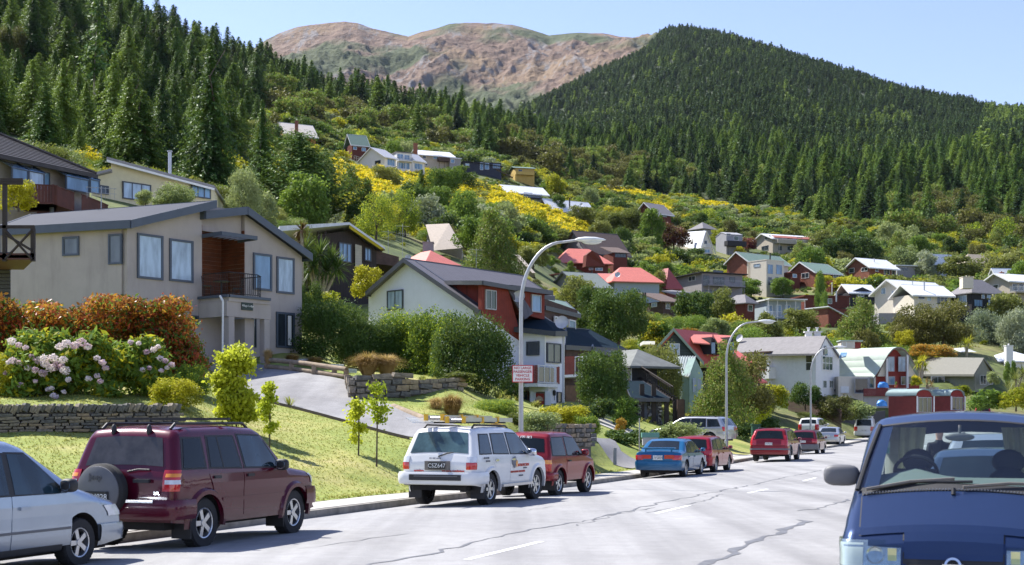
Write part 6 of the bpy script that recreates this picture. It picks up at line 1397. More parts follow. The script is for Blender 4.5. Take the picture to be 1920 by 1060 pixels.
mb=MB();mb.prism([P(966,478,196),P(974,478,197),P(1004,512,192),P(998,512,191)],Vector((0,1.5,.1)));mb.build('roof',M('roof_beige',(.50,.42,.33)),h)
mb=MB();mb.prism([P(970,520,197),P(1004,520,194),P(1002,512,194),P(970,482,197)],Vector((0,3,0)));mb.build('wall',w_tan,h)
# --------- woods and gardens
FB=[(-400,335),(0,335),(250,345),(420,330),(520,240),(640,245),(760,268),(900,292),(1000,330),(1150,352),(1300,372),(1450,402),(1550,442),(1700,460),(1920,470),(2300,470)]
def fb(px):return np.interp(px,[p[0]for p in FB],[p[1]for p in FB])
rs=np.random.RandomState(11)
def visible_rows(px_a):
 """for every distance, the lowest row hidden by nearer ground"""
 a=(px_a-CX)/F;pr=HY+(CZ-H(a*_RY,_RY))*F/_RY;return np.minimum.accumulate(pr)
VG=np.linspace(-700,2500,161);VT=np.stack([visible_rows(p)for p in VG])
def ground_vis(X,Y,hh):
 px=CX+F*X/Y;gi=np.clip(((px+700)/20).astype(int),0,160);yi=np.clip(np.searchsorted(_RY,Y*.97)-1,0,len(_RY)-1)
 z=H(X,Y);pyt=HY+(CZ-z-hh)*F/Y;return pyt<VT[gi,yi]+2,z,px,HY+(CZ-z)*F/Y
def cand(y0,y1,sp,amin=-.45,amax=.45):
 n=int((amax-amin)*(y1*y1-y0*y0)/2/(sp*sp));Y=np.sqrt(rs.uniform(y0*y0,y1*y1,n));a=rs.uniform(amin,amax,n);return a*Y,Y
fx,fy,fh,fw_,fk=[],[],[],[],[]
for y0,y1,sp,hl,hh,wr in((125,300,7.5,5,13,.72),(300,520,8.0,6,18,.70),(520,900,7.5,6,15,.72),(900,1500,7.5,7,12,.74),(1500,2750,9,8,12.5,.8)):
 X,Y=cand(y0,y1,sp,-.42 if y0<900 else-.12,.42)
 h_=rs.uniform(hl,hh,len(X))*(.6+.8*fbm_np(X,Y,50,3,5))*rs.choice([.7,1,1,1.2],len(X))
 ok,z,px,pyg=ground_vis(X,Y,h_)
 edge=fb(px)+8*rs.randn(len(X));ok&=pyg<edge;ok&=(px>-90)&(px<2010)
 bare=(Y>2050)&(px<np.interp(Y,[2050,2350,2700],[985,1090,1228]));ok&=~bare
 ok&=~((px>560)&(px<1010)&(pyg>262)&(Y<440))
 for hx,hy_,_ in HOUSES:ok&=(X-hx)**2+(Y-hy_)**2>13**2
 X,Y,h_,z,px,pyg=(q_[ok]for q_ in(X,Y,h_,z,px,pyg))
 band=np.clip((fb(px)-pyg)/75,0,1);nn=fbm_np(X,Y,45,3,8);nn2=fbm_np(X,Y,90,3,21)
 kind=np.zeros(len(X),int)
 kind[(nn>np.where(px<900,.53,.49)+.22*band)&(px>480)&(Y<800)]=1
 kind[(rs.rand(len(X))<.25)&(kind==0)]=2
 kind[(px<560)&(rs.rand(len(X))<.45)&(Y<300)]=2
 lar=(((abs(px-1665)<45)&(abs(pyg-232)<14))|((px>1845)&(abs(pyg-228)<22)))&(rs.rand(len(X))<.6)
 kind[lar]=3;kind[(nn2>.66)&(Y>900)&(rs.rand(len(X))<.22)]=3;kind[((abs(px-1842)<14)&(abs(pyg-300)<8))]=3
 fx.append(X);fy.append(Y);fh.append(np.where(kind==1,h_*.6,h_));fw_.append(np.where(kind==1,h_*.62,h_*wr*rs.uniform(.8,1.15,len(X))));fk.append(kind)
FX,FY,FH,FW_,FK=(np.concatenate(q_)for q_ in(fx,fy,fh,fw_,fk));FZ=H(FX,FY)
score=FH/FY;order=np.argsort(-score);NTREE=175;OWN=[]
for n_,i in enumerate(order[:NTREE]):
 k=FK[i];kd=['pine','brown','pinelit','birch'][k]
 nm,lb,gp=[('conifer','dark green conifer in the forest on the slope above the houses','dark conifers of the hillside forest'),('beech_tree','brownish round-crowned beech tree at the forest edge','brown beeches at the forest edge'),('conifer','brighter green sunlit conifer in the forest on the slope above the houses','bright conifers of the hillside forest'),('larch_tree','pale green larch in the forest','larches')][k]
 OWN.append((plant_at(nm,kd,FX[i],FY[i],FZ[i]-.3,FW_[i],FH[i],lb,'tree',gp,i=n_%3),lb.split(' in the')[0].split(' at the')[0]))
rest=order[NTREE:]
cf=[conifer_mesh('far_conifer',LM['firfar'],50+i,24,10,4,.075,.4,.8,.34,tuft=1,ragged=.4)for i in range(3)]
cf2=[conifer_mesh('far_conifer_lit',LM['pinelit'],60+i,36,12,6,.04,.4,.8,.35,tuft=2)for i in range(2)]
bf=[blob_crown('far_beech',[LM['brown']],1800,.055,rand_blobs(70+i,16,'bush'),70+i)for i in range(2)]+[blob_crown('far_broadleaf',[LM['olive'],LM['green']],1800,.055,rand_blobs(73,16,'round'),73,mi_frac=.5)]
lf_=[conifer_mesh('far_larch',LM['larch'],80,16,7,3,.12,.2,.7,.3,tuft=1)]
cn_=[conifer_mesh('mid_conifer',LM['pine' if i else 'firfar'],90+i,40,13,7,.036,.45,.8,.35,tuft=2,ragged=.45)for i in range(3)]
meshes=cf+cf2+bf+lf_+cn_
kk=FK[rest];r3=rs.randint(0,3,len(rest));r2=rs.randint(0,2,len(rest));rb=rs.randint(0,3,len(rest))
pick=np.where(kk==0,np.where(FY[rest]<900,9+r3,r3),np.where(kk==1,5+rb,np.where(kk==2,3+r2,8)))
pick=np.where((kk==2)&(FY[rest]>1000),r3,pick)
isb=(kk==1)
scl=np.stack([np.where(isb,FW_[rest],FW_[rest]/.62),np.where(isb,FW_[rest],FW_[rest]/.62),FH[rest]],-1)
rot=np.stack([rs.normal(0,.05,len(rest)),rs.normal(0,.05,len(rest)),rs.uniform(0,6.28,len(rest))],-1)
scatter('distant_forest',np.stack([FX[rest],FY[rest],FZ[rest]-.3],-1),rot,scl,pick,meshes,'dense conifer forest covering the far slopes')
def in_zone(px,py,zones):
 m_=np.zeros(len(px),bool)
 for cx_,cy_,rx_,ry_,an in zones:
  c_,s_=math.cos(R(an)),math.sin(R(an));dx,dy=px-cx_,py-cy_;m_|=((dx*c_+dy*s_)/rx_)**2+((-dx*s_+dy*c_)/ry_)**2<1
 return m_
YZ=[(675,366,80,42,28),(810,358,115,30,12),(870,390,90,26,12),(975,405,130,32,16),(1065,440,75,22,24),(1110,340,34,10,8),(1260,330,40,10,0),(1190,352,50,8,8),(60,285,70,26,8),(170,305,40,14,20),(1230,400,30,10,0),(610,340,22,30,60),(1180,368,60,8,5),(1360,390,60,8,0)]
GZs=[(700,340,60,10,30),(790,420,60,12,35),(620,425,40,30,0),(1260,500,40,16,0),(760,290,70,6,10)]
X,Y=cand(68,520,2.9,-.42,.42)
h_=rs.uniform(1.2,4.2,len(X))*(.6+.9*fbm_np(X,Y,22,3,4));h_=np.where(Y<170,h_*.55,h_);ok,z,px,pyg=ground_vis(X,Y,h_)
ok&=(pyg>fb(px)-30)&(px>-60)&(px<1990)
u_,v_=xy2uv(X,Y);v_=v_-curve_c(u_);ok&=~((v_>-25)&(v_<34)&(u_<125))&~((v_>-12)&(v_<17)&(u_<175))&~((px<760)&(Y<118))&~((px>150)&(px<420)&(Y<112))
for hx,hy_,_ in HOUSES:ok&=(X-hx)**2+((Y-hy_)*.8)**2>(6.5 if hy_>190 else 8)**2
for hx,hy_,_ in HOUSES:
 front=(abs(X-hx*Y/hy_)<9)&(Y<hy_)&(Y>hy_-34)&(hy_>120);h_=np.where(front,np.minimum(h_,1.0),h_)
X,Y,h_,z,px,pyg=(q_[ok]for q_ in(X,Y,h_,z,px,pyg))
yel=in_zone(px,pyg,YZ)&(rs.rand(len(X))<.95);gra=in_zone(px,pyg,GZs)
keep=~gra|(rs.rand(len(X))<.12)
um=[blob_crown('low_'+k_,[LM[m_]]+([LM[e_]]if e_ else[]),n_,.085,rand_blobs(sd,10,'bush',True),sd,.5,1.5,fr_)for k_,m_,e_,n_,sd,fr_ in(('green','green',None,620,1,None),('dark','dark',None,620,2,None),('olive','olive',None,620,3,None),('pale','pale',None,620,4,None),('yelgreen','yelgreen',None,620,5,None),('grey','grey',None,620,6,None),('brown','brown',None,620,7,None))]
um+=[blob_crown('fine_'+k_,[LM[k_]],5200,.027,rand_blobs(40+sd,26,'bush',True),40+sd,.5,1.5)for sd,k_ in enumerate(('green','dark','olive','pale','yelgreen','grey','brown'))]
nn=fbm_np(X,Y,16,3,31);nn2=fbm_np(X,Y,38,3,32)
pick=np.floor(np.clip((nn-.25)*2,0,.999)*7).astype(int);mapk=np.array([1,0,2,0,3,4,2]);pick=mapk[pick];pick=np.where(nn2>.6,np.array([4,0,4,2])[rs.randint(0,4,len(X))],pick);pick=np.where(rs.rand(len(X))<.2,rs.randint(0,7,len(X)),pick)
pick=np.where(Y<190,pick+7,pick);sel=keep&~yel
w_=h_*rs.uniform(1.0,1.7,len(X))
rot=np.stack([np.zeros(len(X)),np.zeros(len(X)),rs.uniform(0,6.28,len(X))],-1)
scatter('hillside_shrubs',np.stack([X,Y,z-.25],-1)[sel],rot[sel],np.stack([w_,w_,h_*1.1],-1)[sel],pick[sel],um,'mixed low shrubs between the hillside houses')
ym=[blob_crown('broom_plant',[LM['yelgreen'],LM['yellow']],420,.10,rand_blobs(130+i,8,'bush'),130+i,.5,1.4,1.1,mi_top=True)for i in range(3)]
pos=np.stack([X,Y,z-.2],-1)[yel];pos=np.concatenate([pos,pos+np.stack([rs.normal(0,1.6,len(pos)),rs.normal(0,1.6,len(pos)),0*pos[:,2]],-1)]);pos[:,2]=H(pos[:,0],pos[:,1])-.2;nY=len(pos);hy=rs.uniform(1.6,3.3,nY)
pos2=pos+np.stack([rs.normal(0,1.2,nY),rs.normal(0,1.2,nY),np.zeros(nY)],-1);pos2[:,2]=H(pos2[:,0],pos2[:,1])-.2
pa_=np.concatenate([pos,pos2]);ha=np.concatenate([hy,hy*.8]);ww=ha*rs.uniform(1.1,1.6,2*nY)
scatter('broom_thicket',pa_,np.stack([np.zeros(2*nY),np.zeros(2*nY),rs.uniform(0,6.28,2*nY)],-1),np.stack([ww,ww,ha],-1),rs.randint(0,3,2*nY),ym,'yellow flowering broom covering the slope')
def tuft_mesh(name,mat,n,seed,hgt=1,lean=.35,w=.03,base=.12,droop=.25):
 r_=np.random.RandomState(seed);V=[];Q=[]
 for i in range(n):
  a=r_.rand()*6.283;b_=r_.rand()*base;l=lean*r_.uniform(.2,1.3);hh=hgt*r_.uniform(.55,1.0);px_,py_=b_*math.cos(a),b_*math.sin(a)
  mx,my=px_+l*.45*math.cos(a),py_+l*.45*math.sin(a);ex,ey=px_+l*1.25*math.cos(a),py_+l*1.25*math.sin(a);sx,sy=-math.sin(a)*w,math.cos(a)*w
  k=len(V);V+=[(px_-sx,py_-sy,0),(px_+sx,py_+sy,0),(mx+sx,my+sy,hh*.72),(mx-sx,my-sy,hh*.72),(ex,ey,hh*(1-droop*l)),(ex+sx*.3,ey+sy*.3,hh*(1-droop*l))]
  Q+=[(k,k+1,k+2,k+3),(k+3,k+2,k+5,k+4)]
 return np_mesh(name,np.array(V),np.array(Q),mat)
gt=[tuft_mesh('turf_tuft',LM['grass'],14,5+i,1,.6,.05)for i in range(3)]
n=52000;uu=rs.uniform(8,62,n);uu=8+(uu-8)*rs.rand(n)**.35;vv=VP+rs.rand(n)**.9*15
xx,yy=uv2xy(uu,vv);zz=H(xx,yy);hh=rs.uniform(.02,.05,n)*(1+(vv<VP+.4)*.8)
dpx=CX+F*xx/yy;okk=(dpx>-40)
ug,vg=uu,vv
dl=np.array([xy2uv(*p)for p in low_edge]);du=np.array([xy2uv(*p)for p in up_edge])
def in_poly(px_,py_,poly):
 ins=np.zeros(len(px_),bool);j=len(poly)-1
 for i in range(len(poly)):
  xi,yi=poly[i];xj,yj=poly[j];c_=((yi>py_)!=(yj>py_))&(px_<(xj-xi)*(py_-yi)/(yj-yi+1e-12)+xi);ins^=c_;j=i
 return ins
okk&=~in_poly(xx,yy,low_edge+up_edge[::-1])
s_=okk;ns=int(s_.sum())
scatter('lawn_grass',np.stack([xx,yy,zz],-1)[s_],np.stack([np.zeros(ns),np.zeros(ns),rs.uniform(0,6.28,ns)],-1),np.stack([hh*1.2,hh*1.2,hh],-1)[s_],rs.randint(0,3,ns),gt,'short mown grass on the roadside lawn')
X,Y=cand(45,200,1.0,-.3,.42);ok,z,px,pyg=ground_vis(X,Y,.5+0*X);u_,v_=xy2uv(X,Y);v_=v_-curve_c(u_)
ok&=(v_>VP+8)&(v_<60)&(px>450)&(px<1960)&~in_poly(X,Y,low_edge+up_edge[::-1])&(fbm_np(X,Y,9,3,77)>.47)
ns=int(ok.sum());hh=rs.uniform(.2,.6,ns)
gt2=[tuft_mesh('rough_tuft',LM['grass'],26,15+i,1,.7,.04)for i in range(3)]
scatter('rough_grass',np.stack([X,Y,z],-1)[ok],np.stack([np.zeros(ns),np.zeros(ns),rs.uniform(0,6.28,ns)],-1),np.stack([hh,hh,hh],-1),rs.randint(0,3,ns),gt2,'rough grass in the gardens')
T=plant
T('tall_conifer','bigpine',395,372,300,175,'tallest dark spruce behind the cream house flue',i=0)
T('conifer','bigpine',492,392,205,110,'slim bright spruce right of the tallest spruce',i=1)
T('tall_pine','sparse',180,215,240,110,'thin open-crowned pine reaching the top edge at left',i=0)
T('dark_cypress','cypress',562,420,172,170,'broad dark wind-shaped conifer right of the cream house',i=0)
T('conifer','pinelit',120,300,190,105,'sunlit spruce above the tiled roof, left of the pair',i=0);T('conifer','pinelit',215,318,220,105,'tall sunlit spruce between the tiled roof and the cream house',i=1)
T('conifer','pinelit',62,262,150,100,'sunlit spruce at the far left above the broom',i=2);T('conifer','bigpine',305,330,205,100,'dark spruce left of the cream house flue',i=2)
T('conifer','pine',388,345,75,70,'small dull green spruce right of the steel flue',i=1);T('round_tree','brown',18,135,90,60,'brown round-crowned tree at the top left edge')
T('tree','green',0,0,1,1)if False else None
T('flowering_tree','pale',330,400,55,95,'pale creamy flowering shrub in front of the cream house',cat='shrub',Y=80);T('slender_tree','pale',455,430,115,75,'pale yellow-green feathery tree behind the taupe roof');T('slender_tree','pale',492,440,80,60,'smaller pale feathery tree right of the first',)
T('yellow_conifer','yelgreen',35,398,72,66,'golden-green rounded tree in front of the brown deck house',Y=56)
T('shrub','pale',272,385,30,40,'pale green shrub left of the flowering shrub',cat='shrub',Y=84)
[T('broom_bush','broom',px,py,h_,w_,lb,cat='shrub')for px,py,h_,w_,lb in((20,300,34,60,'yellow broom bush at the left edge above the tiled roof'),(75,306,40,70,'yellow broom bush above the tiled roof, second from the left edge'),(150,318,38,60,'yellow-green broom bush at the right end of the tiled roof'),(185,322,30,45,'small yellow broom bush left of the cream house gable'),(290,345,24,36,'small yellow broom bush behind the cream house roof'),(610,372,40,50,'yellow broom bush right of the dark cypress, upper one'),(625,400,40,46,'yellow broom bush right of the dark cypress, lower one'))]
T('tree','birch',705,450,90,80,'light green birch behind the aerials');T('tree','ovald',672,432,60,50,'dark narrow tree left of the birch');T('tree','birch',760,445,95,70,'light green birch at the foot of the yellow broom');T('tree','olive_' if False else 'roundo',722,355,45,55,'olive tree standing alone in the broom')
T('spreading_tree','spread',905,520,130,110,'large bright fern-leaved conifer behind the charcoal roof');T('lacy_conifer','lacy',925,535,150,120,'feathery drooping green conifer left of the lamp arm');T('tree','brown',858,480,60,60,'bronze-leaved tree beside the beige steep roof')
T('dark_tree','spread',833,400,95,60,'dark umbrella-crowned tree with bare trunk in the broom');T('tree','roundd',862,360,50,62,'dark green tree above the umbrella-crowned tree');T('tree','round',935,420,45,60,'round green tree on the broom slope')
T('tree','round',1012,470,65,70,'bright green round tree above the lamp arm');T('tree','roundo',1000,505,50,60,'yellowish drooping tree under the lamp arm');T('tree','grey',912,445,60,80,'grey-green tree on the broom slope')
T('tree','oval',1222,465,78,50,'tall grey-green tree left of the dark purple tree');T('purple_tree','purple',1264,470,55,62,'dark purple-leaved tree left of the A-frame');T('yellow_tree','yelgreen',1347,462,35,38,'bright yellow tree between the A-frame and the grey house');T('maroon_tree','maroon',1404,474,30,28,'small maroon tree left of the long verandah house')
T('round_tree','brown',1412,462,30,30,'grey-brown round tree left of the verandah house');T('yellow_shrub','yelgreen',1388,482,22,22,'small yellow shrub below the grey house',cat='shrub');T('tree','roundd',1290,500,38,60,'dark shrubs below the A-frame')
T('tree','roundo',1160,440,50,90,'olive tree group left of the long low house');T('yellow_green_tree','yelgreen',1150,420,38,48,'yellow-green round tree below the silver-roofed gable');T('tree','round',1048,402,38,26,'green tree in front of the red-brown gable');T('tree','roundo',1090,425,40,60,'olive green tree right of the red-brown gable');T('tree','brown',1215,440,35,45,'brownish tree left of the purple tree')
T('cypress','column',1071,522,30,16,'small bright column cypress left of the long red roof');T('cypress','column',1175,548,36,18,'bright column cypress in front of the long red roof');T('climber_tree','round',1200,548,42,32,'bright green tree against the red roof');T('tree','roundo',1225,565,62,48,'olive tree right of the red roof')
T('round_tree','round',1391,562,44,72,'large domed green tree in front of the three-storey house');T('round_tree','round',1468,560,40,46,'domed green tree right of the largest domed tree');T('cypress','column',1538,600,88,22,'tall dark column cypress right of the pale blue house',i=1);T('cypress','column',1546,610,60,18,'shorter dark column cypress beside the tall one',i=2)
T('maroon_tree','maroon',1562,552,28,26,'maroon round tree behind the column cypresses');T('tree','yelgreen',1545,545,32,38,'yellow-green tree below the small brick house');T('tree','grey',1738,528,58,50,'grey-brown bare-looking tree left of the white A-frame');T('tree','roundo',1800,530,50,82,'broad olive tree in front of the white A-frame');T('tree','lacy',1682,500,68,55,'conical olive tree at the forest edge')
T('tree','lime',1715,482,25,22,'small lime tree at the forest edge');T('hedge','bushd',1833,600,24,50,'rounded dark green shrub below the chimney house',cat='shrub');T('tree','roundd',1706,592,28,38,'dark green shrub below the cream villa',cat='shrub')
T('tree','roundo',1885,620,80,70,'yellowish-green tree right of the dark chimney house');T('willow','grey',1845,705,130,90,'pale grey-green willow behind the grey gabled house, left of two',Y=205);T('willow','grey',1900,700,125,80,'pale grey-green willow at the right edge',Y=200)
T('tree','lacy',1615,672,118,115,'large bright green feathery tree behind the curved-roof house',i=0,Y=185);T('tree','brown',1712,660,95,90,'dark bronze-green tree, left of the pair behind the orange shrub',Y=192);T('tree','brown',1768,665,110,105,'dark olive-bronze tree, right of the pair behind the orange shrub',Y=190)
T('orange_shrub','orange',1745,672,30,88,'orange-red leaved shrub above the grey gabled roof',cat='shrub',Y=178);T('tree','yelgreen',1695,662,50,40,'yellow-green shrub between the feathery tree and the bronze tree',Y=186)
T('tree','roundo',1345,612,75,62,'olive tree left of the small red-brown house');T('tree','roundd',1300,622,82,70,'dark brownish tree below the modern grey house');T('tree','roundd',1160,660,130,105,'large dense blue-green tree right of the white gabled house',Y=128);T('tree','ovald',1112,655,125,80,'large dense dark tree left of the blue-green tree',Y=130);T('tree','ovalo',1080,600,85,80,'pale olive tree behind the white gabled house',Y=135)
T('tree','yelgreen',1232,655,60,62,'yellow-green tree behind the green weatherboard house',Y=135);T('orange_shrub','orange',1285,630,18,50,'orange-leaved shrub above the red dormers',cat='shrub',Y=140);T('tree','roundo',1500,625,50,70,'mixed green tree below the pale blue house',Y=190);T('tree','pale',1340,640,45,60,'pale grey-green bush behind the red-roofed house',Y=140);T('tree','ovalo',1440,640,55,60,'cabbage-like olive tree behind the long grey roof',Y=175)
T('tree','lacy',1363,800,165,130,'large open brownish-green tree behind the second street lamp',i=1,Y=95);T('tree','brown',1395,800,150,110,'dense bronze-green tree right of the second street lamp',Y=100);T('tree','roundo',1236,790,150,80,'olive green tree left of the green shed',Y=102);T('tree','ovalo',1216,740,75,50,'pale-tipped shrub tree behind the dark brown house',Y=112)
T('tree','lime',1412,808,90,70,'bright green maple behind the dark red station wagon',Y=104);T('tree','yelgreen',1450,765,52,55,'golden-green shrub tree left of the clipped round tree',Y=125)
T('clipped_tree','goldtop',1510,770,58,54,'clipped round yellow-topped tree beside the third street lamp',Y=122);T('weeping_tree','brown',1562,792,55,70,'dome-shaped bronze weeping tree in front of the dark fence',i=1,Y=121);T('shrub','bushp',1610,790,45,60,'pale olive shrub right of the weeping tree',cat='shrub',Y=128);T('shrub','busho',1590,788,30,40,'grassy green shrub under the pale shrub',cat='shrub',Y=126)
T('shrub','bush',1848,770,48,78,'round bright green shrub left of the yucca at the right edge',cat='shrub',Y=132);T('shrub','yelgreen',1905,772,52,60,'olive shrub in the bottom right garden',cat='shrub',Y=130);T('shrub','bushl',1800,745,26,38,'light green shrub beside the fourth street lamp',cat='shrub',Y=160);T('shrub','yellow_' if False else 'broom',1718,724,24,22,'yellow flowering shrub against the curved-roof house',cat='shrub',Y=148)
T('cypress','column',1888,722,42,14,'golden column conifer, left of two in front of the white house',Y=158);T('cypress','column',1900,712,34,12,'golden column conifer, right of two in front of the white house',i=1,Y=160);T('shrub','bushp',1862,722,30,26,'straw-coloured bamboo clump at the grey house corner',cat='shrub',Y=158)
T('hedge_bush','bushdn',628,694,150,150,'large dark clipped hedge against the taupe house',cat='hedge',Y=68,i=0);T('shrub','yelgreen',605,600,62,70,'bright yellow-green shrub behind the dark hedge',cat='shrub',Y=76)
T('hedge_bush','bushdn',695,702,135,130,'green hedge shrub in the middle below the white gable',cat='hedge',Y=69,i=1);T('hedge_bush','bushn',752,714,150,135,'tall light green hedge shrub under the white gable window',cat='hedge',Y=70,i=0);T('hedge_bush','bushn',820,738,175,130,'light green hedge shrub left of the largest round bush',cat='hedge',Y=68,i=1)
T('hedge_bush','bushdn',888,756,196,150,'largest round olive bush left of the white balcony house',cat='hedge',Y=65,i=2);T('hedge_bush','bushn',855,740,165,90,'olive green bush merging into the largest round bush',cat='hedge',Y=66,i=2)
T('shrub','yelgreen',690,560,72,60,'yellow-green shrub in front of the dark timber house',cat='shrub',Y=92);T('tree','roundd',575,640,120,60,'dark shrub mass below the cabbage tree',cat='shrub',Y=74)
T('tree','goldtop',1130,788,142,95,'tall golden-topped hedge column left of the dark brown house',cat='hedge',Y=80,i=1);T('shrub','bushd',1125,790,50,60,'dark green shrub below the golden-topped hedge',cat='shrub',Y=76)
T('cone_shrub','goldcol',1173,804,58,62,'clipped cone-shaped conifer with bright top in front of the stone garage',cat='shrub',Y=78,i=1);T('tree','green_' if False else 'roundd',958,762,58,44,'dark round shrub at the foot of the white balcony house',cat='shrub',Y=72)
for px,py,hp_,wp,kd,lb,Yq in((928,787,40,90,'bushn','low light green mounded shrub left of the street lamp pole',52),(1015,814,58,88,'bushp','pale green mounded rhododendron right of the street lamp pole',49),(1058,802,58,100,'bushl','bright yellow-green mounded shrub in front of the red door',54),(1098,814,50,56,'bushn','rounded green shrub above the dry stone wall, right of the bright mound',53),(968,815,40,40,'busho','olive shrub directly behind the street lamp pole',50),(1278,828,48,90,'bushp','pale grey-green rounded shrub above the blue sedan',66),(1235,838,45,60,'bushd','dark shrub behind the letterbox',66),(1200,832,40,60,'bushd','dark low juniper at the second driveway',68),(1160,835,40,60,'bushd','spreading dark conifer at the second driveway, left part',66),(860,708,22,60,'busho','small bronze groundcover shrub on the rock wall',57),(1165,810,38,24,'orange','red flowering shrub in the shade by the stone garage',72),(1445,815,42,44,'bushd','dark shrub beside the dark red station wagon',100),(1300,812,25,40,'busho','olive shrub behind the silver car in the driveway',84),(1404,822,40,46,'bushd','dark green shrub right of the second lamp pole',92)):
 T('shrub',kd,px,py,hp_,wp,lb,cat='shrub',Y=Yq,sink=.15)
def young(px,py,hpx,wpx,lab,seed,crown_from,n,size=.085):
 x,y,z=hit(px,py);s=F/y;h_=hpx/s;w_=wpx/s;r=empty('young_tree',(x,y,z),lab,'tree')
 bl=[];rr=random.Random(seed)
 for i in range(34):t=rr.random()**.8;t2=crown_from+(1-crown_from)*t;ra=w_*.40*math.sin(math.pi*min(1,(t*.82+.14)))**.7*rr.uniform(.2,1);a=rr.random()*6.28;q_=rr.uniform(.14,.24);bl.append((ra*math.cos(a),ra*math.sin(a),h_*t2*.93,w_*q_,w_*q_,w_*q_*.8))
 link('crown',blob_crown('crown_young',[LM['lime']],n,size,bl,seed,1.0,1.3,fuzz=.35),r,local=True)
 mb=MB();mb.tube([(0,0,-.1),(.02,0,h_*.5),(0,.01,h_*.95)],[.028,.02,.006],6);link('trunk',mb.mesh('trunk',m_bark),r,local=True)
 for k in range(7):mb=MB();zz=h_*rr.uniform(max(.2,crown_from-.15),.8);a=rr.random()*6.28;l=w_*.35;mb.tube([(0,0,zz),(l*.5*math.cos(a),l*.5*math.sin(a),zz+l*.7),(l*.8*math.cos(a),l*.8*math.sin(a),zz+l*1.5)],[.009,.006,.003],4);link('branch',mb.mesh('branch',m_bark),r,local=True)
young(443,803,155,92,'bright lime-leaved young maple in front of the driveway, the fullest one',1,.12,9500,.10)
young(505,842,130,42,'thin bright young tree right of the fullest lime maple',2,.25,1000)
young(672,857,112,46,'slim lime-leaved young tree, left of the pair on the lawn',3,.22,900)
young(706,876,165,62,'taller bare-stemmed young tree, right of the pair on the lawn',4,.55,620)
for k,(px,pyt,w_)in enumerate(((8,556,120),(95,566,120),(178,560,125),(255,558,120),(325,562,112))):
 Yh=43+k*.7;x=(px-CX)/F*Yh;z=Hs(x,Yh);top=CZ+(HY-pyt)/F*Yh;s=F/Yh;r=empty('photinia_hedge',(x,Yh,z),['photinia hedge plant with orange-red young leaves, leftmost above the stone wall','photinia hedge plant with copper leaves, second from the left','photinia hedge plant with orange and yellow leaves, third from the left','photinia hedge plant with orange leaves, fourth from the left beside the lit wall corner','rounded photinia hedge plant with dark red side leaves, rightmost before the driveway'][k],'hedge','photinia hedge above the stone wall')
 H_=top-z;W_=w_/s;bl=[(rnd_*W_*.30,(random.Random(k*9+j).random()-.5)*1.2,H_*(.12+.78*j/13),W_*.3,.75,H_*.12)for j,rnd_ in enumerate([random.Random(k*5+q).uniform(-1,1)for q in range(14)])]
 link('foliage',blob_crown('photinia',[LM['red'],LM['orange'],LM['green']],13000,.075,bl,200+k,.45,2.0),r,local=True)
 me=r.children[0].data;co=np.empty(len(me.vertices)*3);me.vertices.foreach_get('co',co);zc=co.reshape(-1,4,3)[:,0,2]/H_;q_=rs.rand(len(zc));mi=np.where(q_<.27*np.clip(zc*1.6,.2,1.2),1,np.where(q_>.55+.2*zc,2,0));me.polygons.foreach_set('material_index',mi.astype(np.int32))
def rhodo(px,py,w_,h_,trusses,lab,seed,Y=39.5):
 x=(px-CX)/F*Y;z=Hs(x,Y)-.35;s=F/Y;W_,H_=w_/s,h_/s+.25;r=empty('rhododendron',(x,Y,z),lab,'shrub',None);bl=[(b[0]*W_,b[1]*W_*.7,b[2]*H_,b[3]*W_,b[4]*W_*.8,b[5]*H_)for b in rand_blobs(seed,14,'bush')]
 link('foliage',blob_crown('rhodo_leaves',[LM['green'],LM['yelgreen']],6000,.10,bl,seed,.5,2.4,.22),r,local=True)
 rr=random.Random(seed)
 for k,(tx,ty,tr)in enumerate(trusses):
  a=r.location;yy=Y-W_*.3-rr.uniform(.05,.35);cx_=(tx-CX)/F*yy-a.x;cz_=CZ+(HY-ty)/F*yy-a.z;rad=tr/F*yy*.68
  link('flower_truss',blob_crown('truss',[LM['pink']],int(30+11*tr),.045,[(cx_,yy-a.y,cz_,rad,rad*.8,rad*.8)],seed*31+k,.3,1.1,fuzz=.04),r,local=True)
rhodo(50,768,150,150,[(22,640,12),(35,647,9),(48,652,8),(24,676,12),(38,680,11),(15,680,6),(52,690,10),(66,694,10),(72,676,12),(84,672,12),(60,668,8),(38,722,8),(90,730,7),(100,742,9),(82,753,7),(10,700,7)],'large rhododendron with pale pink flowers at the left edge above the stone wall',301)
rhodo(145,765,165,140,[(112,650,12),(125,645,14),(140,648,12),(152,642,14),(164,650,11),(110,685,16),(95,690,14),(122,695,14),(100,672,14),(84,682,12),(118,675,12),(182,672,9),(192,680,10),(198,690,9),(166,710,9),(182,705,8),(188,715,8),(96,728,7),(120,735,6),(105,745,8),(128,712,8),(80,700,12),(66,715,6)],'large rhododendron with lilac-pink flower trusses in the middle above the stone wall',302)
rhodo(262,760,130,125,[(245,642,8),(260,644,7),(275,660,9),(288,656,9),(296,650,7),(300,672,9),(310,677,8),(322,684,9),(268,694,8),(280,690,7),(302,695,7),(313,690,6)],'smaller rhododendron with scattered pink flowers in front of the photinia hedge',303,40.5)
T('shrub','yelgreen',330,778,75,95,'golden-green low shrub at the right end of the stone wall',cat='shrub',Y=38.5);T('shrub','bushn',360,745,75,62,'dark green rhododendron shrub beside the driveway',cat='shrub',Y=44);T('shrub','yelgreen',8,765,100,60,'golden-green shrub at the left edge under the rhododendron',cat='shrub',Y=39)
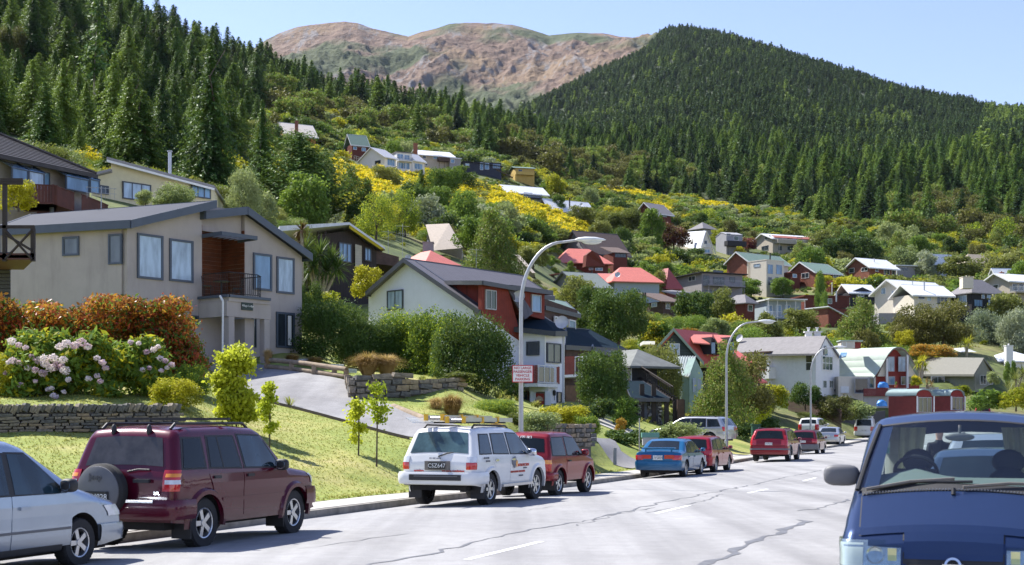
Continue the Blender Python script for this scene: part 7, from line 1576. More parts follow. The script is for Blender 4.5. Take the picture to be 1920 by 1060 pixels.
def tussock(px,py,hpx,wpx,lab,Y=None,mat='tan',n=900,seed=3):
 x,y,z=hit(px,py)if Y is None else((px-CX)/F*Y,Y,CZ+(HY-py)/F*Y);s=F/y;r=empty('tussock',(x,y,z),lab,'grass')
 me=tuft_mesh('tussock_blades',LM[mat],n,seed,1,.55,.008,.16,.6);o=link('blades',me,r,local=True);r.scale=(wpx/s/1.3,wpx/s/1.3,hpx/s);return r
tussock(690,708,56,76,'large tan tussock grass at the driveway bend, above the rock wall',56,seed=1,n=1400);tussock(725,708,52,72,'tan tussock grass merging with the large one on its right',56.5,seed=2,n=1400)
tussock(848,785,56,66,'upright tan tussock above the white car roof, the larger',49.5,seed=4,n=1200);tussock(818,778,42,44,'smaller tan tussock left of the upright one',50.5,seed=5,n=900);tussock(930,815,28,48,'low tan tussock above the red car',47,seed=6);tussock(503,682,34,30,'brown tussock by the porch column',61,seed=7);tussock(548,684,26,44,'dull brown tussock under the ground-floor window',61,seed=8);tussock(590,688,24,50,'dull tussock at the foot of the dark hedge',62,seed=9)
def sword_head(c,r,n,seed,mb,droop=.5,w=.035):
 rr=random.Random(seed);c=Vector(c)
 for i in range(n):
  a=rr.random()*6.283;el=rr.uniform(-.9,1.4);L=r*rr.uniform(.75,1.1);d=Vector((math.cos(a)*math.cos(el),math.sin(a)*math.cos(el),math.sin(el)));s_=Vector((-math.sin(a),math.cos(a),0))*w
  p1=c+d*L*.5+ZV*.02;p2=c+d*L-ZV*droop*L*.4*rr.random();mb.quad(c-s_*.5,c+s_*.5,p1+s_,p1-s_);mb.quad(p1-s_,p1+s_,p2+s_*.1,p2-s_*.1)
def cabbage(px,py,Y,heads,lab,mat='olive',r=1.0,n=90,cat='tree'):
 b=P(px,py,Y);e=empty('cabbage_tree',tuple(b),lab,cat)
 for k,(hx,hy_)in enumerate(heads):
  hp_=P(hx,hy_,Y+(k%3-1)*.5)-b;mb=MB();mb.tube([(0,0,-.5),(hp_.x*.4,hp_.y*.4,hp_.z*.5),tuple(hp_)],[.16,.12,.09],7);link('trunk',mb.mesh('trunk',m_bark_pale,60),e,local=True)
  mb=MB();sword_head(hp_,r,n,k+px,mb);link('leaf_head',mb.mesh('leaf_head',LM[mat]),e,local=True)
cabbage(598,590,84,[(572,470),(600,478),(622,490),(588,500),(612,508),(632,505)],'green cabbage tree with several drooping leaf heads behind the taupe house','dark',1.3,130)
cabbage(565,560,82,[(566,432),(560,452)],'reddish spiky-headed cabbage tree against the white roof','purple',.75,70);T('tree','ovalo',575,540,120,55,'yellow-green slender tree behind the cabbage trees',Y=90)
cabbage(1727,705,149,[(1722,683),(1731,678),(1735,690)],'small cabbage tree between the curved roof and the grey roof','yelgreen',1.0,60)
cabbage(1905,745,140,[(1905,712),(1918,702),(1896,735)],'spiky yucca clump at the right edge','olive',1.5,80);cabbage(1738,726,149,[(1738,720),(1746,722)],'flax clump in the planter beside the curved-roof house','tan',.9,40,'plant');cabbage(1812,662,185,[(1810,645),(1818,640)],'pair of cabbage tree heads above the grey roof','yelgreen',1.2,60)
SHORT={}
for hx,hy_,nm in HOUSES:pass
def ordinal(n):return['leftmost','second from the left','third from the left','fourth from the left','fifth from the left','sixth from the left','seventh from the left','eighth from the left','ninth from the left','tenth from the left'][n]if n<10 else '%dth from the left'%(n+1)
hx_=np.array([h_[0]for h_ in HOUSES]);hy2=np.array([h_[1]for h_ in HOUSES]);hn=[h_[2]for h_ in HOUSES];hpx=CX+F*hx_/hy2
rt=np.random.RandomState(77);cand_=[]
for _ in range(9000):
 a=rt.uniform(-.34,.40);Y=math.sqrt(rt.uniform(135**2,440**2));X=a*Y;px=CX+F*a
 if px<560 and Y<260:continue
 z=Hs(X,Y);py=HY+(CZ-z)*F/Y
 if py<float(fb(px))-12 or py>690:continue
 h_=rt.uniform(4.5,10)*(1 if Y>200 else .8);top=py-h_*F/Y;bad=False
 if in_zone(np.array([px]),np.array([py]),YZ)[0]and rt.rand()<.93:continue
 if in_zone(np.array([px]),np.array([py]),GZs)[0]:continue
 for k in range(len(hx_)):
  if hy2[k]<60:continue
  dxp=abs(px-hpx[k]);
  if(X-hx_[k])**2+(Y-hy2[k])**2<100 or(Y<hy2[k]and Y>hy2[k]-120 and dxp<8.5*F/hy2[k]and top<HY+(CZ-Hs(hx_[k],hy2[k]))*F/hy2[k]-8):bad=True;break
 if bad:continue
 if any((X-c[0])**2+(Y-c[1])**2<49 for c in cand_):continue
 if not ground_vis(np.array([X]),np.array([Y]),np.array([h_]))[0][0]:continue
 cand_.append((X,Y,z,h_,px))
 if len(cand_)>=112:break
KD=[('round','rounded mid-green tree'),('roundd','dense dark green tree'),('roundo','olive-green tree'),('ovald','narrow dark green tree'),('brown','bronze-leaved tree'),('pale','pale green tree'),('lacy','feathery green tree'),('yelgreen','yellow-green tree'),('grey','grey-green tree'),('oval','upright green tree'),('round','rounded mid-green tree'),('birch','light green birch'),('bushd','broad dark shrub'),('pinelit','small bright conifer')]
for X,Y,z,h_,px in cand_:
 kd,lb=KD[rt.randint(len(KD))];OWN.append((plant_at('garden_tree',kd,X,Y,z-.2,h_*rt.uniform(.65,1.1),h_,lb,'tree',None,i=rt.randint(3),fine=h_*F/Y>120),lb))
far={}
for o,lb in OWN:
 px=CX+F*o.location.x/o.location.y;up=o.location.z/o.location.y;sc_=[abs(px-hpx[k])+abs(up-HOUSEZ[k])*F*.6 for k in range(len(hn))];k=int(np.argmin(sc_));side='left of' if px<hpx[k]-30 else('right of' if px>hpx[k]+30 else('above' if up>HOUSEZ[k]else 'below'))
 far.setdefault((lb,side,k),[]).append((px,o))
for(lb,side,k),L_ in far.items():
 L_.sort(key=lambda t:t[0]);nm=HSHORT[k]
 for n_,(px,o)in enumerate(L_):o['label']='%s %s the %s%s'%(lb,side,nm,'' if len(L_)==1 else ', '+ordinal(n_)+' there')
# --------- vehicles
def paint(name,col,metal=.35,rough=.28):
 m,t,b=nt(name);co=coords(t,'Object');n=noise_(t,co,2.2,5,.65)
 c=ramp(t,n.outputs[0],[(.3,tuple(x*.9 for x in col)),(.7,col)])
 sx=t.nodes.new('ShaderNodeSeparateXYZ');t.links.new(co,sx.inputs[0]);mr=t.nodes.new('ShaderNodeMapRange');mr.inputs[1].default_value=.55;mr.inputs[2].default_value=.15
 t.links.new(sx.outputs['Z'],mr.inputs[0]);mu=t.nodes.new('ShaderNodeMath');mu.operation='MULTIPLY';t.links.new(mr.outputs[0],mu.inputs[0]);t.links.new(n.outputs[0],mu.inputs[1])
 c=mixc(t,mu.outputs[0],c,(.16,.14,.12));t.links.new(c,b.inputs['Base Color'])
 b.inputs['Metallic'].default_value=metal;b.inputs['Roughness'].default_value=rough;b.inputs['Coat Weight'].default_value=.5;b.inputs['Coat Roughness'].default_value=.04;b.inputs['Specular IOR Level'].default_value=.2
 return m
c_glass=glassy('car_glass',(.008,.012,.014),.02,.4);c_glass.node_tree.nodes['Principled BSDF'].inputs['Specular IOR Level'].default_value=.32
c_glasst=glassy('car_glass_tinted',(.014,.03,.042),.02,.5,2.5)
c_tyre=M('tyre_rubber',(.022,.022,.023),.85,var=.2,scale=8);c_alloy=M('alloy_rim',(.52,.53,.55),.3,metal=.8,var=.05);c_trim=M('trim_black',(.02,.02,.022),.6,var=.15)
c_under=M('underbody',(.018,.016,.015),.95,var=.3);c_red=M('lamp_red',(.50,.012,.014),.15,var=.15,coat=1);c_amber=M('lamp_amber',(.75,.26,.02),.15,coat=1);c_clear=M('lamp_clear',(.62,.64,.66),.1,var=.2,coat=1,scale=9)
c_chrome=M('chrome',(.7,.7,.72),.12,metal=1,var=.05);c_plate_b=M('plate_black',(.015,.015,.017),.4);c_plate_w=M('plate_white',(.72,.72,.7),.45);c_greytrim=M('trim_grey',(.13,.13,.135),.55)
WHEELS={}
def wheel_meshes(r,w,spokes):
 k=(round(r,3),w,spokes)
 if k in WHEELS:return WHEELS[k]
 t=MB();ri=r*.63;t.lathe([(ri,-w/2),(r*.93,-w/2),(r*.985,-w*.38),(r,-w*.2),(r,w*.2),(r*.985,w*.38),(r*.93,w/2),(ri,w/2),(ri,-w/2)],ax=(0,1,0),n=36)
 for i in range(36):
  a=i/36*6.283;c_,s_=math.cos(a),math.sin(a);t.pbox((r*.985*c_,-w*.42,r*.985*s_),(r*.022*c_,0,r*.022*s_),(0,w*.84,0),(-s_*r*.05,0,c_*r*.05))
 rim=MB();rim.lathe([(ri,-w*.45),(ri,w*.42),(ri*.95,w*.47),(ri*.88,w*.44),(ri*.86,w*.05)],ax=(0,1,0),n=36)
 for i in range(spokes):
  a=i/spokes*6.283;d=Vector((math.cos(a),0,math.sin(a)));p=Vector((-d.z,0,d.x));y0,y1=w*.24,w*.38
  rim.prism([d*ri*.15-p*ri*.14+Vector((0,y0,0)),d*ri*.9-p*ri*.17+Vector((0,y0,0)),d*ri*.9+p*ri*.17+Vector((0,y0,0)),d*ri*.15+p*ri*.14+Vector((0,y0,0))],(0,y1-y0,0))
 rim.cyl((0,w*.2,0),(0,w*.42,0),ri*.22,n=14)
 bk=MB();bk.cyl((0,-w*.4,0),(0,w*.02,0),ri*.9,n=24)
 WHEELS[k]=(t.mesh('tyre',c_tyre,35),rim.mesh('rim',c_alloy,30),bk.mesh('brake',c_under));return WHEELS[k]
class Car:
 def __init__(s,name,label,cat,u,v,yaw,paintm,out,W_,wx,wr,sill=.30,belt=.95,tumble=.16,Rr=.09,z=None,flare=0,spokes=5,pos=None,crown=.03,seats=True,hole=None,group='cars parked along the kerb',bump_c=None,tyre_w=.22):
  s.out=out;s.W=W_;s.wx=wx;s.wr=wr;s.sill=sill;s.belt=belt;s.tum=tumble;s.R=Rr;s.crown=crown;s.P=paintm
  s.x0,s.x1=out[0][0],out[-1][0];s.roof=max(p[1]for p in out);s.ox=np.array([p[0]for p in out]);s.oz=np.array([p[1]for p in out])
  if pos is None:x,y=uv2xy(u,v+float(curve_c(u)));zz=float(road_z(u,v));head=math.atan2(CA,SA)+R(yaw)
  else:x,y,zz=pos;head=R(yaw)
  if z is not None:zz=z
  s.root=empty(name,(x,y,zz),label,cat,group,head)
  s.body(hole);s.wheels(spokes,tyre_w);s.flare=flare
  if flare:s.flares(flare)
 def zu(s,x):return float(np.interp(x,s.ox,s.oz))
 def dist(s,x,z):
  best=9
  for(a,b)in zip(s.out[:-1],s.out[1:]):
   dx,dz=b[0]-a[0],b[1]-a[1];t=max(0,min(1,((x-a[0])*dx+(z-a[1])*dz)/(dx*dx+dz*dz+1e-9)));best=min(best,math.hypot(x-a[0]-t*dx,z-a[1]-t*dz))
  return best
 def wz(s,x,z):
  w=s.W/2;L=(s.x1-s.x0)/2;xm=(s.x1+s.x0)/2;w-=.035*w*abs((x-xm)/L)**3
  if z<.55:w-=.04*((.55-z)/.3)**1.5 if z>.25 else .05
  if z>s.belt:w-=s.tum*((z-s.belt)/(s.roof-s.belt))**1.1
  w+=.012*math.exp(-((z-s.belt*.86)/.06)**2);return w
 def y(s,x,z):
  d=s.dist(x,z);w=s.wz(x,z);R_=s.R
  return w if d>=R_ else w-R_+math.sqrt(max(0,R_*R_-(R_-d)**2))
 def zl(s,x):
  z=s.sill
  for c in s.wx:
   ra=s.wr+.07
   if abs(x-c)<ra:z=max(z,s.wr+math.sqrt(ra*ra-(x-c)**2))
  e=min(x-s.x0,s.x1-x)
  if e<.5:z=max(z,s.sill+.06*(1-e/.5))
  return z
 def body(s,hole):
  xs=set(np.round(np.linspace(s.x0,s.x1,60),3))|set(np.round(s.ox,3))
  for a,b in zip(s.out[:-1],s.out[1:]):
   if abs(b[1]-a[1])>.12:
    for t in(.2,.4,.6,.8):xs.add(round(a[0]+(b[0]-a[0])*t,4))
  for c in s.wx:
   for k in np.linspace(-1,1,17):xs.add(round(c+(s.wr+.07)*k,3));
  xs=sorted(xs);rings=[];T=np.concatenate([np.linspace(0,.8,9),1-(1-np.linspace(0,1,7)[1:])**2*.2]);CR=np.array([1,.86,.6,.3,0,-.3,-.6,-.86,-1])
  for x in xs:
   zu=s.zu(x);zl=min(s.zl(x),zu-.02);R_=[]
   for t in T:z=zl+(zu-zl)*t;R_.append((x,s.y(x,z),z))
   wt=s.wz(x,zu)-s.R
   for c in CR[1:-1]:R_.append((x,wt*c,zu+s.crown*(1-c*c)*(1 if zu>s.belt*.8 else 0)))
   for t in T[::-1]:z=zl+(zu-zl)*t;R_.append((x,-s.y(x,z),z))
   rings.append(R_)
  mb=MB();n=len(rings[0]);pts=[p for r in rings for p in r];f=[]
  for i in range(len(rings)-1):
   for j in range(n-1):
    if hole and hole(xs[i],xs[i+1],j,n):continue
    f.append((i*n+j,i*n+j+1,(i+1)*n+j+1,(i+1)*n+j))
  f.append(tuple(range(n-1,-1,-1)));f.append(tuple((len(rings)-1)*n+j for j in range(n)))
  mb.add(pts,f);s.b=mb.build('body',s.P,s.root,38,True)
  ub=MB();h=s.W/2-.26;ub.box(s.x0+.1,s.x1-.1,-h,h,s.sill-.06,s.sill+.28)
  for c in s.wx:
   ra=s.wr+.075
   for sg in(1,-1):
    rows=[]
    for k in range(13):a=math.pi*k/12;xx,zz=c+ra*math.cos(a),s.wr+ra*math.sin(a);rows.append([(xx,sg*(s.wz(xx,zz)-.012),zz),(xx,sg*h,zz)])
    ub.grid(rows)
    ub.cyl((c,-h,s.wr),(c,h,s.wr),.05,n=6)
  ub.build('underbody',c_under,s.root,None,True)
 def wheels(s,spokes,tw):
  ty,ri,bk=wheel_meshes(s.wr,tw,spokes)
  for c in s.wx:
   for sg in(1,-1):
    e=link('wheel',bk,s.root,True);e.location=(c,sg*(s.W/2-tw/2-.03),s.wr);e.rotation_euler=(0,0,0 if sg>0 else math.pi)
    link('tyre',ty,e,True);link('rim',ri,e,True)
 def flares(s,wd,mat=None):
  for c in s.wx:
   for sg in(1,-1):
    rows=[]
    for k in range(19):
     a=math.pi*(-.04+1.08*k/18);r0=s.wr+.05;r1=s.wr+.05+wd;ca_,sa_=math.cos(a),math.sin(a)
     q=[]
     for r_,o in((r0,-.02),(r0,.045),(r0+wd*.6,.045),(r1,.0)):xx,zz=c+r_*ca_,s.wr+r_*sa_;q.append((xx,sg*(s.wz(xx,zz)+o),zz))
     rows.append(q)
    mb=MB();mb.grid(rows,0,sg<0);mb.build('wheel_arch',mat or s.P,s.root,40,True)
 def side(s,name,q,mat,off=.006,sg=(1,-1),parent=None,nx=7,nz=5,label=None):
  """panel on the flank from four (x,z) corners: rear-low, front-low, front-high, rear-high"""
  r=None
  for g in sg:
   rows=[]
   for i in range(nz):
    t=i/(nz-1);row=[]
    for j in range(nx):
     u_=j/(nx-1);x=(q[0][0]*(1-u_)+q[1][0]*u_)*(1-t)+(q[3][0]*(1-u_)+q[2][0]*u_)*t;z=(q[0][1]*(1-u_)+q[1][1]*u_)*(1-t)+(q[3][1]*(1-u_)+q[2][1]*u_)*t
     row.append((x,g*(s.y(x,z)+off),z))
    rows.append(row)
   mb=MB();mb.grid(rows,0,g>0);bnd=rows[0]+[r_[-1]for r_ in rows[1:]]+rows[-1][-2::-1]+[r_[0]for r_ in rows[-2:0:-1]];n=len(bnd);mb.add(bnd+[(p[0],p[1]-g*(off+.01),p[2])for p in bnd],[(i,(i+1)%n,n+(i+1)%n,n+i)for i in range(n)])
   r=mb.build(name,mat,parent or s.root,None,True)
   if label:r['label']=label
  return r
 def glass(s,q,mat=None,sg=(1,-1),frame=True):
  cx=sum(p[0]for p in q)/4;cz=sum(p[1]for p in q)/4
  if frame:e=[(cx+(p[0]-cx)*(1+.05/abs(p[0]-cx+1e-6))if abs(p[0]-cx)>.05 else p[0],cz+(p[1]-cz)*(1+.025/abs(p[1]-cz)))for p in q];s.side('window_seal',e,c_trim,.003,sg)
  s.side('window',q,mat or c_glass,.008,sg)
 def end(s,name,xa,xb,wf0,wf1,mat,off=.008,n=7,m=9,yc=0):
  """panel across the car over outline stations xa..xb (arc between), wf: half width at each end"""
  pa=[];
  L=[(xa,s.zu(xa))]+[p for p in s.out if min(xa,xb)<p[0]<max(xa,xb)][::1 if xa<xb else-1]+[(xb,s.zu(xb))]
  d=[0]
  for a,b in zip(L[:-1],L[1:]):d.append(d[-1]+math.dist(a,b))
  rows=[]
  for i in range(n):
   t=i/(n-1);D=t*d[-1];x=float(np.interp(D,d,[p[0]for p in L]));z=float(np.interp(D,d,[p[1]for p in L]));w=wf0+(wf1-wf0)*t
   k=min(len(L)-2,max(0,int(np.searchsorted(d,D,side='right'))-1));tx,tz=L[k+1][0]-L[k][0],L[k+1][1]-L[k][1];ln=math.hypot(tx,tz);nx,nz=-tz/ln,tx/ln
   if nz<0 or(abs(nz)<.05 and nx*(1 if x>0 else-1)<0):nx,nz=-nx,-nz
   wt=s.wz(x,z)-s.R;rows.append([(x+nx*off,yc+w*(2*j/(m-1)-1),z+nz*off+s.crown*max(0,1-((yc+w*(2*j/(m-1)-1))/wt)**2)*(1 if z>s.belt*.8 else 0))for j in range(m)])
  mb=MB();mb.grid(rows);return mb.build(name,mat,s.root,None,True)
 def rearx(s,z,front=False):
  pts=s.out if not front else s.out[::-1]
  for a,b in zip(pts[:-1],pts[1:]):
   if min(a[1],b[1])<=z<=max(a[1],b[1])and abs(a[1]-b[1])>1e-4:return a[0]+(b[0]-a[0])*(z-a[1])/(b[1]-a[1])
  return pts[0][0]
 def section(s,z,sidelen,inner,off,front=False,g=1):
  xr=s.rearx(z,front);k=-1 if front else 1;o=[]
  for i in range(5):x=xr+k*(sidelen-(sidelen-s.R)*i/4);o.append((x,g*(s.y(x,z)+off),z))
  w=s.wz(xr,z)
  for i in range(1,5):a=math.pi/2*i/4;o.append((xr+k*(s.R-(s.R+off)*math.sin(a)),g*(w-s.R+(s.R+off)*math.cos(a)),z))
  o.append((xr-k*off,g*inner,z));return o
 def corner(s,name,z0,z1,sidelen,inner,mat,off=.012,front=False,n=4,sg=(1,-1)):
  for g in sg:
   rows=[s.section(z0+(z1-z0)*i/(n-1),sidelen,inner,off,front,g)for i in range(n)]
   lo=[tuple(Vector(p)*.97+Vector((0,0,p[2]*.03)))for p in rows[0]];hi=[tuple(Vector(p)*.97+Vector((0,0,p[2]*.03)))for p in rows[-1]]
   mb=MB();mb.grid([lo]+rows+[hi],0,(g>0)!=front);r=mb.build(name,mat,s.root,40,True)
  return r
 def bumper(s,z0,z1,sidelen,mat,off=.05,front=False,name='bumper'):
  rows=[]
  for i,(t,o)in enumerate(((0,0),(0,off*.8),(.25,off),(.75,off),(1,off*.8),(1,0))):
   z=z0+(z1-z0)*t;a=s.section(z,sidelen,.02,o,front,1);b=s.section(z,sidelen,.02,o,front,-1);rows.append(a+b[::-1])
  mb=MB();mb.grid(rows,0,not front);mb.build(name,mat,s.root,40,True)
 def plate(s,txt,z,white=False,y=0,x=None,front=False,sz=(.36,.125)):
  xr=(s.rearx(z,front)if x is None else x);k=1 if front else-1;mb=MB();mb.box(*sorted((xr+k*.015,xr+k*.035)),y-sz[0]/2,y+sz[0]/2,z-sz[1]/2,z+sz[1]/2)
  p=mb.build('number_plate',c_plate_w if white else c_plate_b,s.root,None,True)
  put_text(txt,sz[1]*.92,c_plate_b if white else c_plate_w,p,(xr+k*.037,y,z),(0,1 if front else-1,0),(0,0,1),ext=.001,local=True)
 def mirror(s,x,z,mat,sg=(1,-1),r=(.07,.11,.09),pw=.65):
  for g in sg:
   y=s.y(x,z);mb=MB();mb.ell((x,g*(y+.13),z+.05),r,16,10,0,pw);mb.cyl((x,g*y,z),(x,g*(y+.1),z+.02),.025,n=6);m_=mb.build('mirror',mat,s.root,60,True)
   mb=MB();k=-r[0]*.9;mb.add([(x+k,g*(y+.13)+r[1]*.78*math.cos(t),z+.05+r[2]*.78*math.sin(t))for t in[i*.5236 for i in range(12)]],[tuple(range(12))]);mb.build('mirror_glass',c_chrome,m_,None,True)
 def handle(s,x,z,mat=None):
  for g in(1,-1):y=s.y(x,z);mb=MB();mb.box(x-.09,x+.09,*sorted((g*y,g*(y+.035))),z-.018,z+.022);mb.build('door_handle',mat or c_trim,s.root,None,True)
 def doors(s,xs,z0=.42,mat=None,belt=None):
  """doors xs: list of (x_rear, x_front, x_rear_low)"""
  b=belt or s.belt
  for xr,xf,xl in xs:s.side('door',[(xl,z0),(xf,z0),(xf,b-.02),(xr,b-.02)],mat or s.P,.007,nx=9,nz=6)
 def rails(s,xa,xb,mat,cross=(),h=.06):
  for g in(1,-1):
   w=g*(s.wz(0,s.roof)-s.R-.03);mb=MB();mb.tube([(xa,w,s.zu(xa)+.01),(xa+.12,w,s.zu(xa)+h),(xb-.15,w,s.zu(xb)+h),(xb,w,s.zu(xb)+.01)],.022,6);mb.build('roof_rail',mat,s.root,None,True)
  for x in cross:mb=MB();w=s.wz(0,s.roof)-s.R+.08;mb.box(x-.03,x+.03,-w,w,s.roof+h,s.roof+h+.035);mb.build('roof_bar',mat,s.root,None,True)
 def spare(s,z,r,y=0,cover=None,txt=None,x=None):
  xr=(s.rearx(z)if x is None else x);mb=MB();mb.lathe([(r*.2,0),(r*.9,0),(r,.05),(r,.17),(r*.9,.22),(r*.62,.235)],(xr+.0,y,z),(-1,0,0),36);t=mb.build('spare_tyre',c_tyre,s.root,35,True)
  if cover:mb=MB();mb.lathe([(r*.93,.16),(r*.9,.235),(r*.72,.26),(r*.3,.275),(0,.278)],(xr,y,z),(-1,0,0),36);mb.build('spare_cover',cover,t,40,True)
  else:mb=MB();mb.lathe([(r*.62,.23),(r*.55,.17),(r*.2,.16),(r*.18,.2),(0,.2)],(xr,y,z),(-1,0,0),24);mb.build('rim',c_alloy,t,30,True)
  if txt:put_text(txt,r*.32,M('moulded_grey',(.09,.09,.095),.6),t,(xr-.28,y,z+r*.52),(0,-1,0),(0,0,1),ext=.004,bold=True,local=True)
 def wiper(s,p0,p1,mat=None):mb=MB();mb.tube([p0,tuple((Vector(p0)+Vector(p1))/2+Vector((-.01,0,.02))),p1],.014,5);mb.build('wiper',mat or c_trim,s.root,None,True)
 def flap(s,x,sg=(1,-1)):
  for g in sg:mb=MB();mb.box(x-.02,x,*sorted((g*(s.W/2-.30),g*(s.W/2+.02))),.17,.46);mb.build('mud_flap',c_trim,s.root,None,True)
 def std_rear(s,lz,lh,lw,belt=None):s.corner('taillight',lz,lz+lh,lw,s.W/2-.26,c_red)
def near_v(side,W_):return side+W_/2
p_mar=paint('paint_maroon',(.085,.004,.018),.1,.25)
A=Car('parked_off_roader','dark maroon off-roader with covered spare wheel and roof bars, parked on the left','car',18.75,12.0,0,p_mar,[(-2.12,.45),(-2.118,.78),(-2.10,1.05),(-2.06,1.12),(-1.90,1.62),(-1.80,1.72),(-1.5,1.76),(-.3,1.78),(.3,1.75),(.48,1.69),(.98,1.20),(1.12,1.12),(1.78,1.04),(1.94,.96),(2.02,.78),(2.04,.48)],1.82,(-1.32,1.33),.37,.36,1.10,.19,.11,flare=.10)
A.glass([(-1.86,1.18),(-1.33,1.18),(-1.30,1.60),(-1.72,1.60)],c_glass);A.glass([(-1.18,1.18),(-.36,1.16),(-.42,1.62),(-1.10,1.62)],c_glass);A.glass([(-.22,1.16),(.78,1.14),(.38,1.62),(-.26,1.64)],c_glasst)
A.side('window_divider',[(-.86,1.17),(-.83,1.17),(-.84,1.62),(-.87,1.62)],c_trim,.011);A.doors([(-1.24,-.31,-.92),(-.29,1.0,-.29)],.44);A.handle(-1.05,1.03);A.handle(-.12,1.03)
A.end('rear_window',-2.035,-1.905,.66,.56,M('glass_with_rack',(.06,.055,.052),.04,var=.5,scale=3));A.end('windscreen',1.0,.46,.68,.58,c_glass)
A.corner('taillight',.86,1.16,.10,.70,c_red,.02);A.corner('reversing_light',.96,1.02,.07,.74,c_clear,.026);A.corner('indicator',1.06,1.11,.07,.74,c_amber,.026);A.bumper(.46,.74,.42,p_mar,.10);A.side('side_moulding',[(-.9,.66),(.93,.66),(.93,.72),(-.9,.72)],p_mar,.02)
mb=MB();mb.box(-2.25,-2.2,-.62,.3,.70,.74);mb.build('bumper_step',c_chrome,A.root,None,True);A.bumper(.5,.78,.4,p_mar,.06,True);A.corner('headlight',.84,1.0,.12,.5,c_clear,.012,True)
A.spare(.86,.39,.22,c_greytrim,'Jeep',-2.13);mb=MB();mb.box(-2.42,-2.40,.0,.42,.70,.86);mb.build('plate_holder',c_trim,A.root,None,True);A.plate('ATH828',.78,False,.21,-2.40,sz=(.37,.13))
put_text('3.7L',.055,c_chrome,A.root,(-2.145,-.62,.83),(0,-1,0),(0,0,1),local=True,bold=True)
A.mirror(.66,1.12,c_trim);A.rails(-1.75,.35,c_trim,(-1.45,-.35),.09);A.flap(-1.75);A.flap(.90);mb=MB();mb.box(-2.17,-2.12,-.5,-.24,.98,1.03);mb.build('tailgate_handle',c_trim,A.root,None,True);A.wiper((-2.10,-.1,1.13),(-2.07,-.45,1.16))
for g in(.3,-.3):mb=MB();mb.ell((-1.86,g,1.72),(.05,.035,.09),8,6);mb.build('glass_hinge',c_trim,A.root,60,True)
mb=MB();mb.cyl((-2.2,.5,.36),(-1.4,.45,.33),.035,n=8);mb.cyl((-1.3,-.6,.37),(-1.3,.6,.37),.06,n=8);mb.ell((-1.3,0,.36),(.13,.13,.12));mb.build('axle',c_under,A.root,50,True)
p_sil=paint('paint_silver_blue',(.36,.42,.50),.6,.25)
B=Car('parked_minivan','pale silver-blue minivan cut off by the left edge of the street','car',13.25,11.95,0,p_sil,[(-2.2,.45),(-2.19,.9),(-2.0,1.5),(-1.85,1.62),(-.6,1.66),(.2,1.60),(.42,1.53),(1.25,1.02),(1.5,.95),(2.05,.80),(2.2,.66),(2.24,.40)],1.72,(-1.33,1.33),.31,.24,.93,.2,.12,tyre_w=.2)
B.glass([(-1.0,.98),(-.02,.97),(-.02,1.44),(-.9,1.46)],c_glasst);B.glass([(.08,.97),(1.02,.95),(.40,1.44),(.08,1.45)],c_glasst);B.doors([(-1.0,-.0,-.8),(.02,1.12,.02)],.30,belt=.97);B.handle(.22,.80,p_sil);B.mirror(.92,1.0,c_trim,r=(.09,.10,.085));B.end('windscreen',1.22,.45,.66,.58,c_glass)
B.corner('headlight',.62,.76,.34,.45,c_clear,.012,True);B.bumper(.30,.52,.55,p_sil,.05,True);B.side('door_trim',[(-.75,.5),(1.1,.5),(1.1,.53),(-.75,.53)],c_greytrim,.014);B.side('sill',[(-.98,.24),(.96,.24),(.96,.32),(-.98,.32)],c_trim,.012)
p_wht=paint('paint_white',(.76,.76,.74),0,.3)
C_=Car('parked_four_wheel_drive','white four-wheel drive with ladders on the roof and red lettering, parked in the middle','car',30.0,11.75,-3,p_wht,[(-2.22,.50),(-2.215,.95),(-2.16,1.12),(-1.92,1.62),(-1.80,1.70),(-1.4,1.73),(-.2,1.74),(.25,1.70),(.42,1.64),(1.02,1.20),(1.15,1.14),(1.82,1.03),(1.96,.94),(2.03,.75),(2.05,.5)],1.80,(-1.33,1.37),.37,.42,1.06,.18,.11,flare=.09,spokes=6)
C_.glass([(-1.88,1.16),(-1.32,1.16),(-1.30,1.57),(-1.72,1.57)],c_glasst);C_.glass([(-1.18,1.16),(-.38,1.14),(-.44,1.58),(-1.12,1.58)],c_glasst);C_.glass([(-.24,1.14),(.80,1.12),(.34,1.58),(-.28,1.60)],c_glasst);C_.doors([(-1.24,-.33,-.92),(-.31,1.02,-.31)],.5);C_.handle(-1.08,1.0,c_chrome);C_.handle(-.15,1.0,c_chrome)
C_.end('rear_window',-2.14,-1.925,.70,.60,M('glass_clear_view',(.05,.09,.10),.03,var=.6,scale=2.2));C_.end('windscreen',1.04,.42,.68,.58,c_glass);C_.corner('taillight',.82,.97,.09,.69,c_red,.018);C_.corner('reversing_light',.975,1.10,.09,.69,c_clear,.018);C_.bumper(.50,.76,.5,p_wht,.13)
mb=MB();mb.box(-2.375,-2.3,-.62,.62,.585,.71);mb.build('bumper_step',c_trim,C_.root,None,True);mb=MB();mb.box(-2.385,-2.37,-.55,.5,.665,.685);mb.build('step_edge',c_greytrim,C_.root,None,True)
mb=MB();mb.box(-2.25,-2.2,-.30,.30,.80,1.0);mb.build('plate_holder',M('trim_taupe',(.16,.14,.12),.5),C_.root,None,True);C_.plate('CSZ647',.90,False,0,-2.235,sz=(.4,.14));C_.mirror(.72,1.1,c_chrome);C_.flap(-1.78);C_.flap(.9);C_.rails(-1.7,.3,c_trim,(-1.5,-.85,-.1),.08);C_.side('side_step',[(-.85,.40),(.9,.40),(.9,.46),(-.85,.46)],c_alloy,.09);C_.wiper((-2.19,0,1.1),(-2.12,-.4,1.2))
m_lred=M('lettering_red',(.55,.05,.03),.5);m_lgry=M('lettering_grey',(.14,.15,.18),.5)
yS=-(C_.wz(.3,.9)+.022)
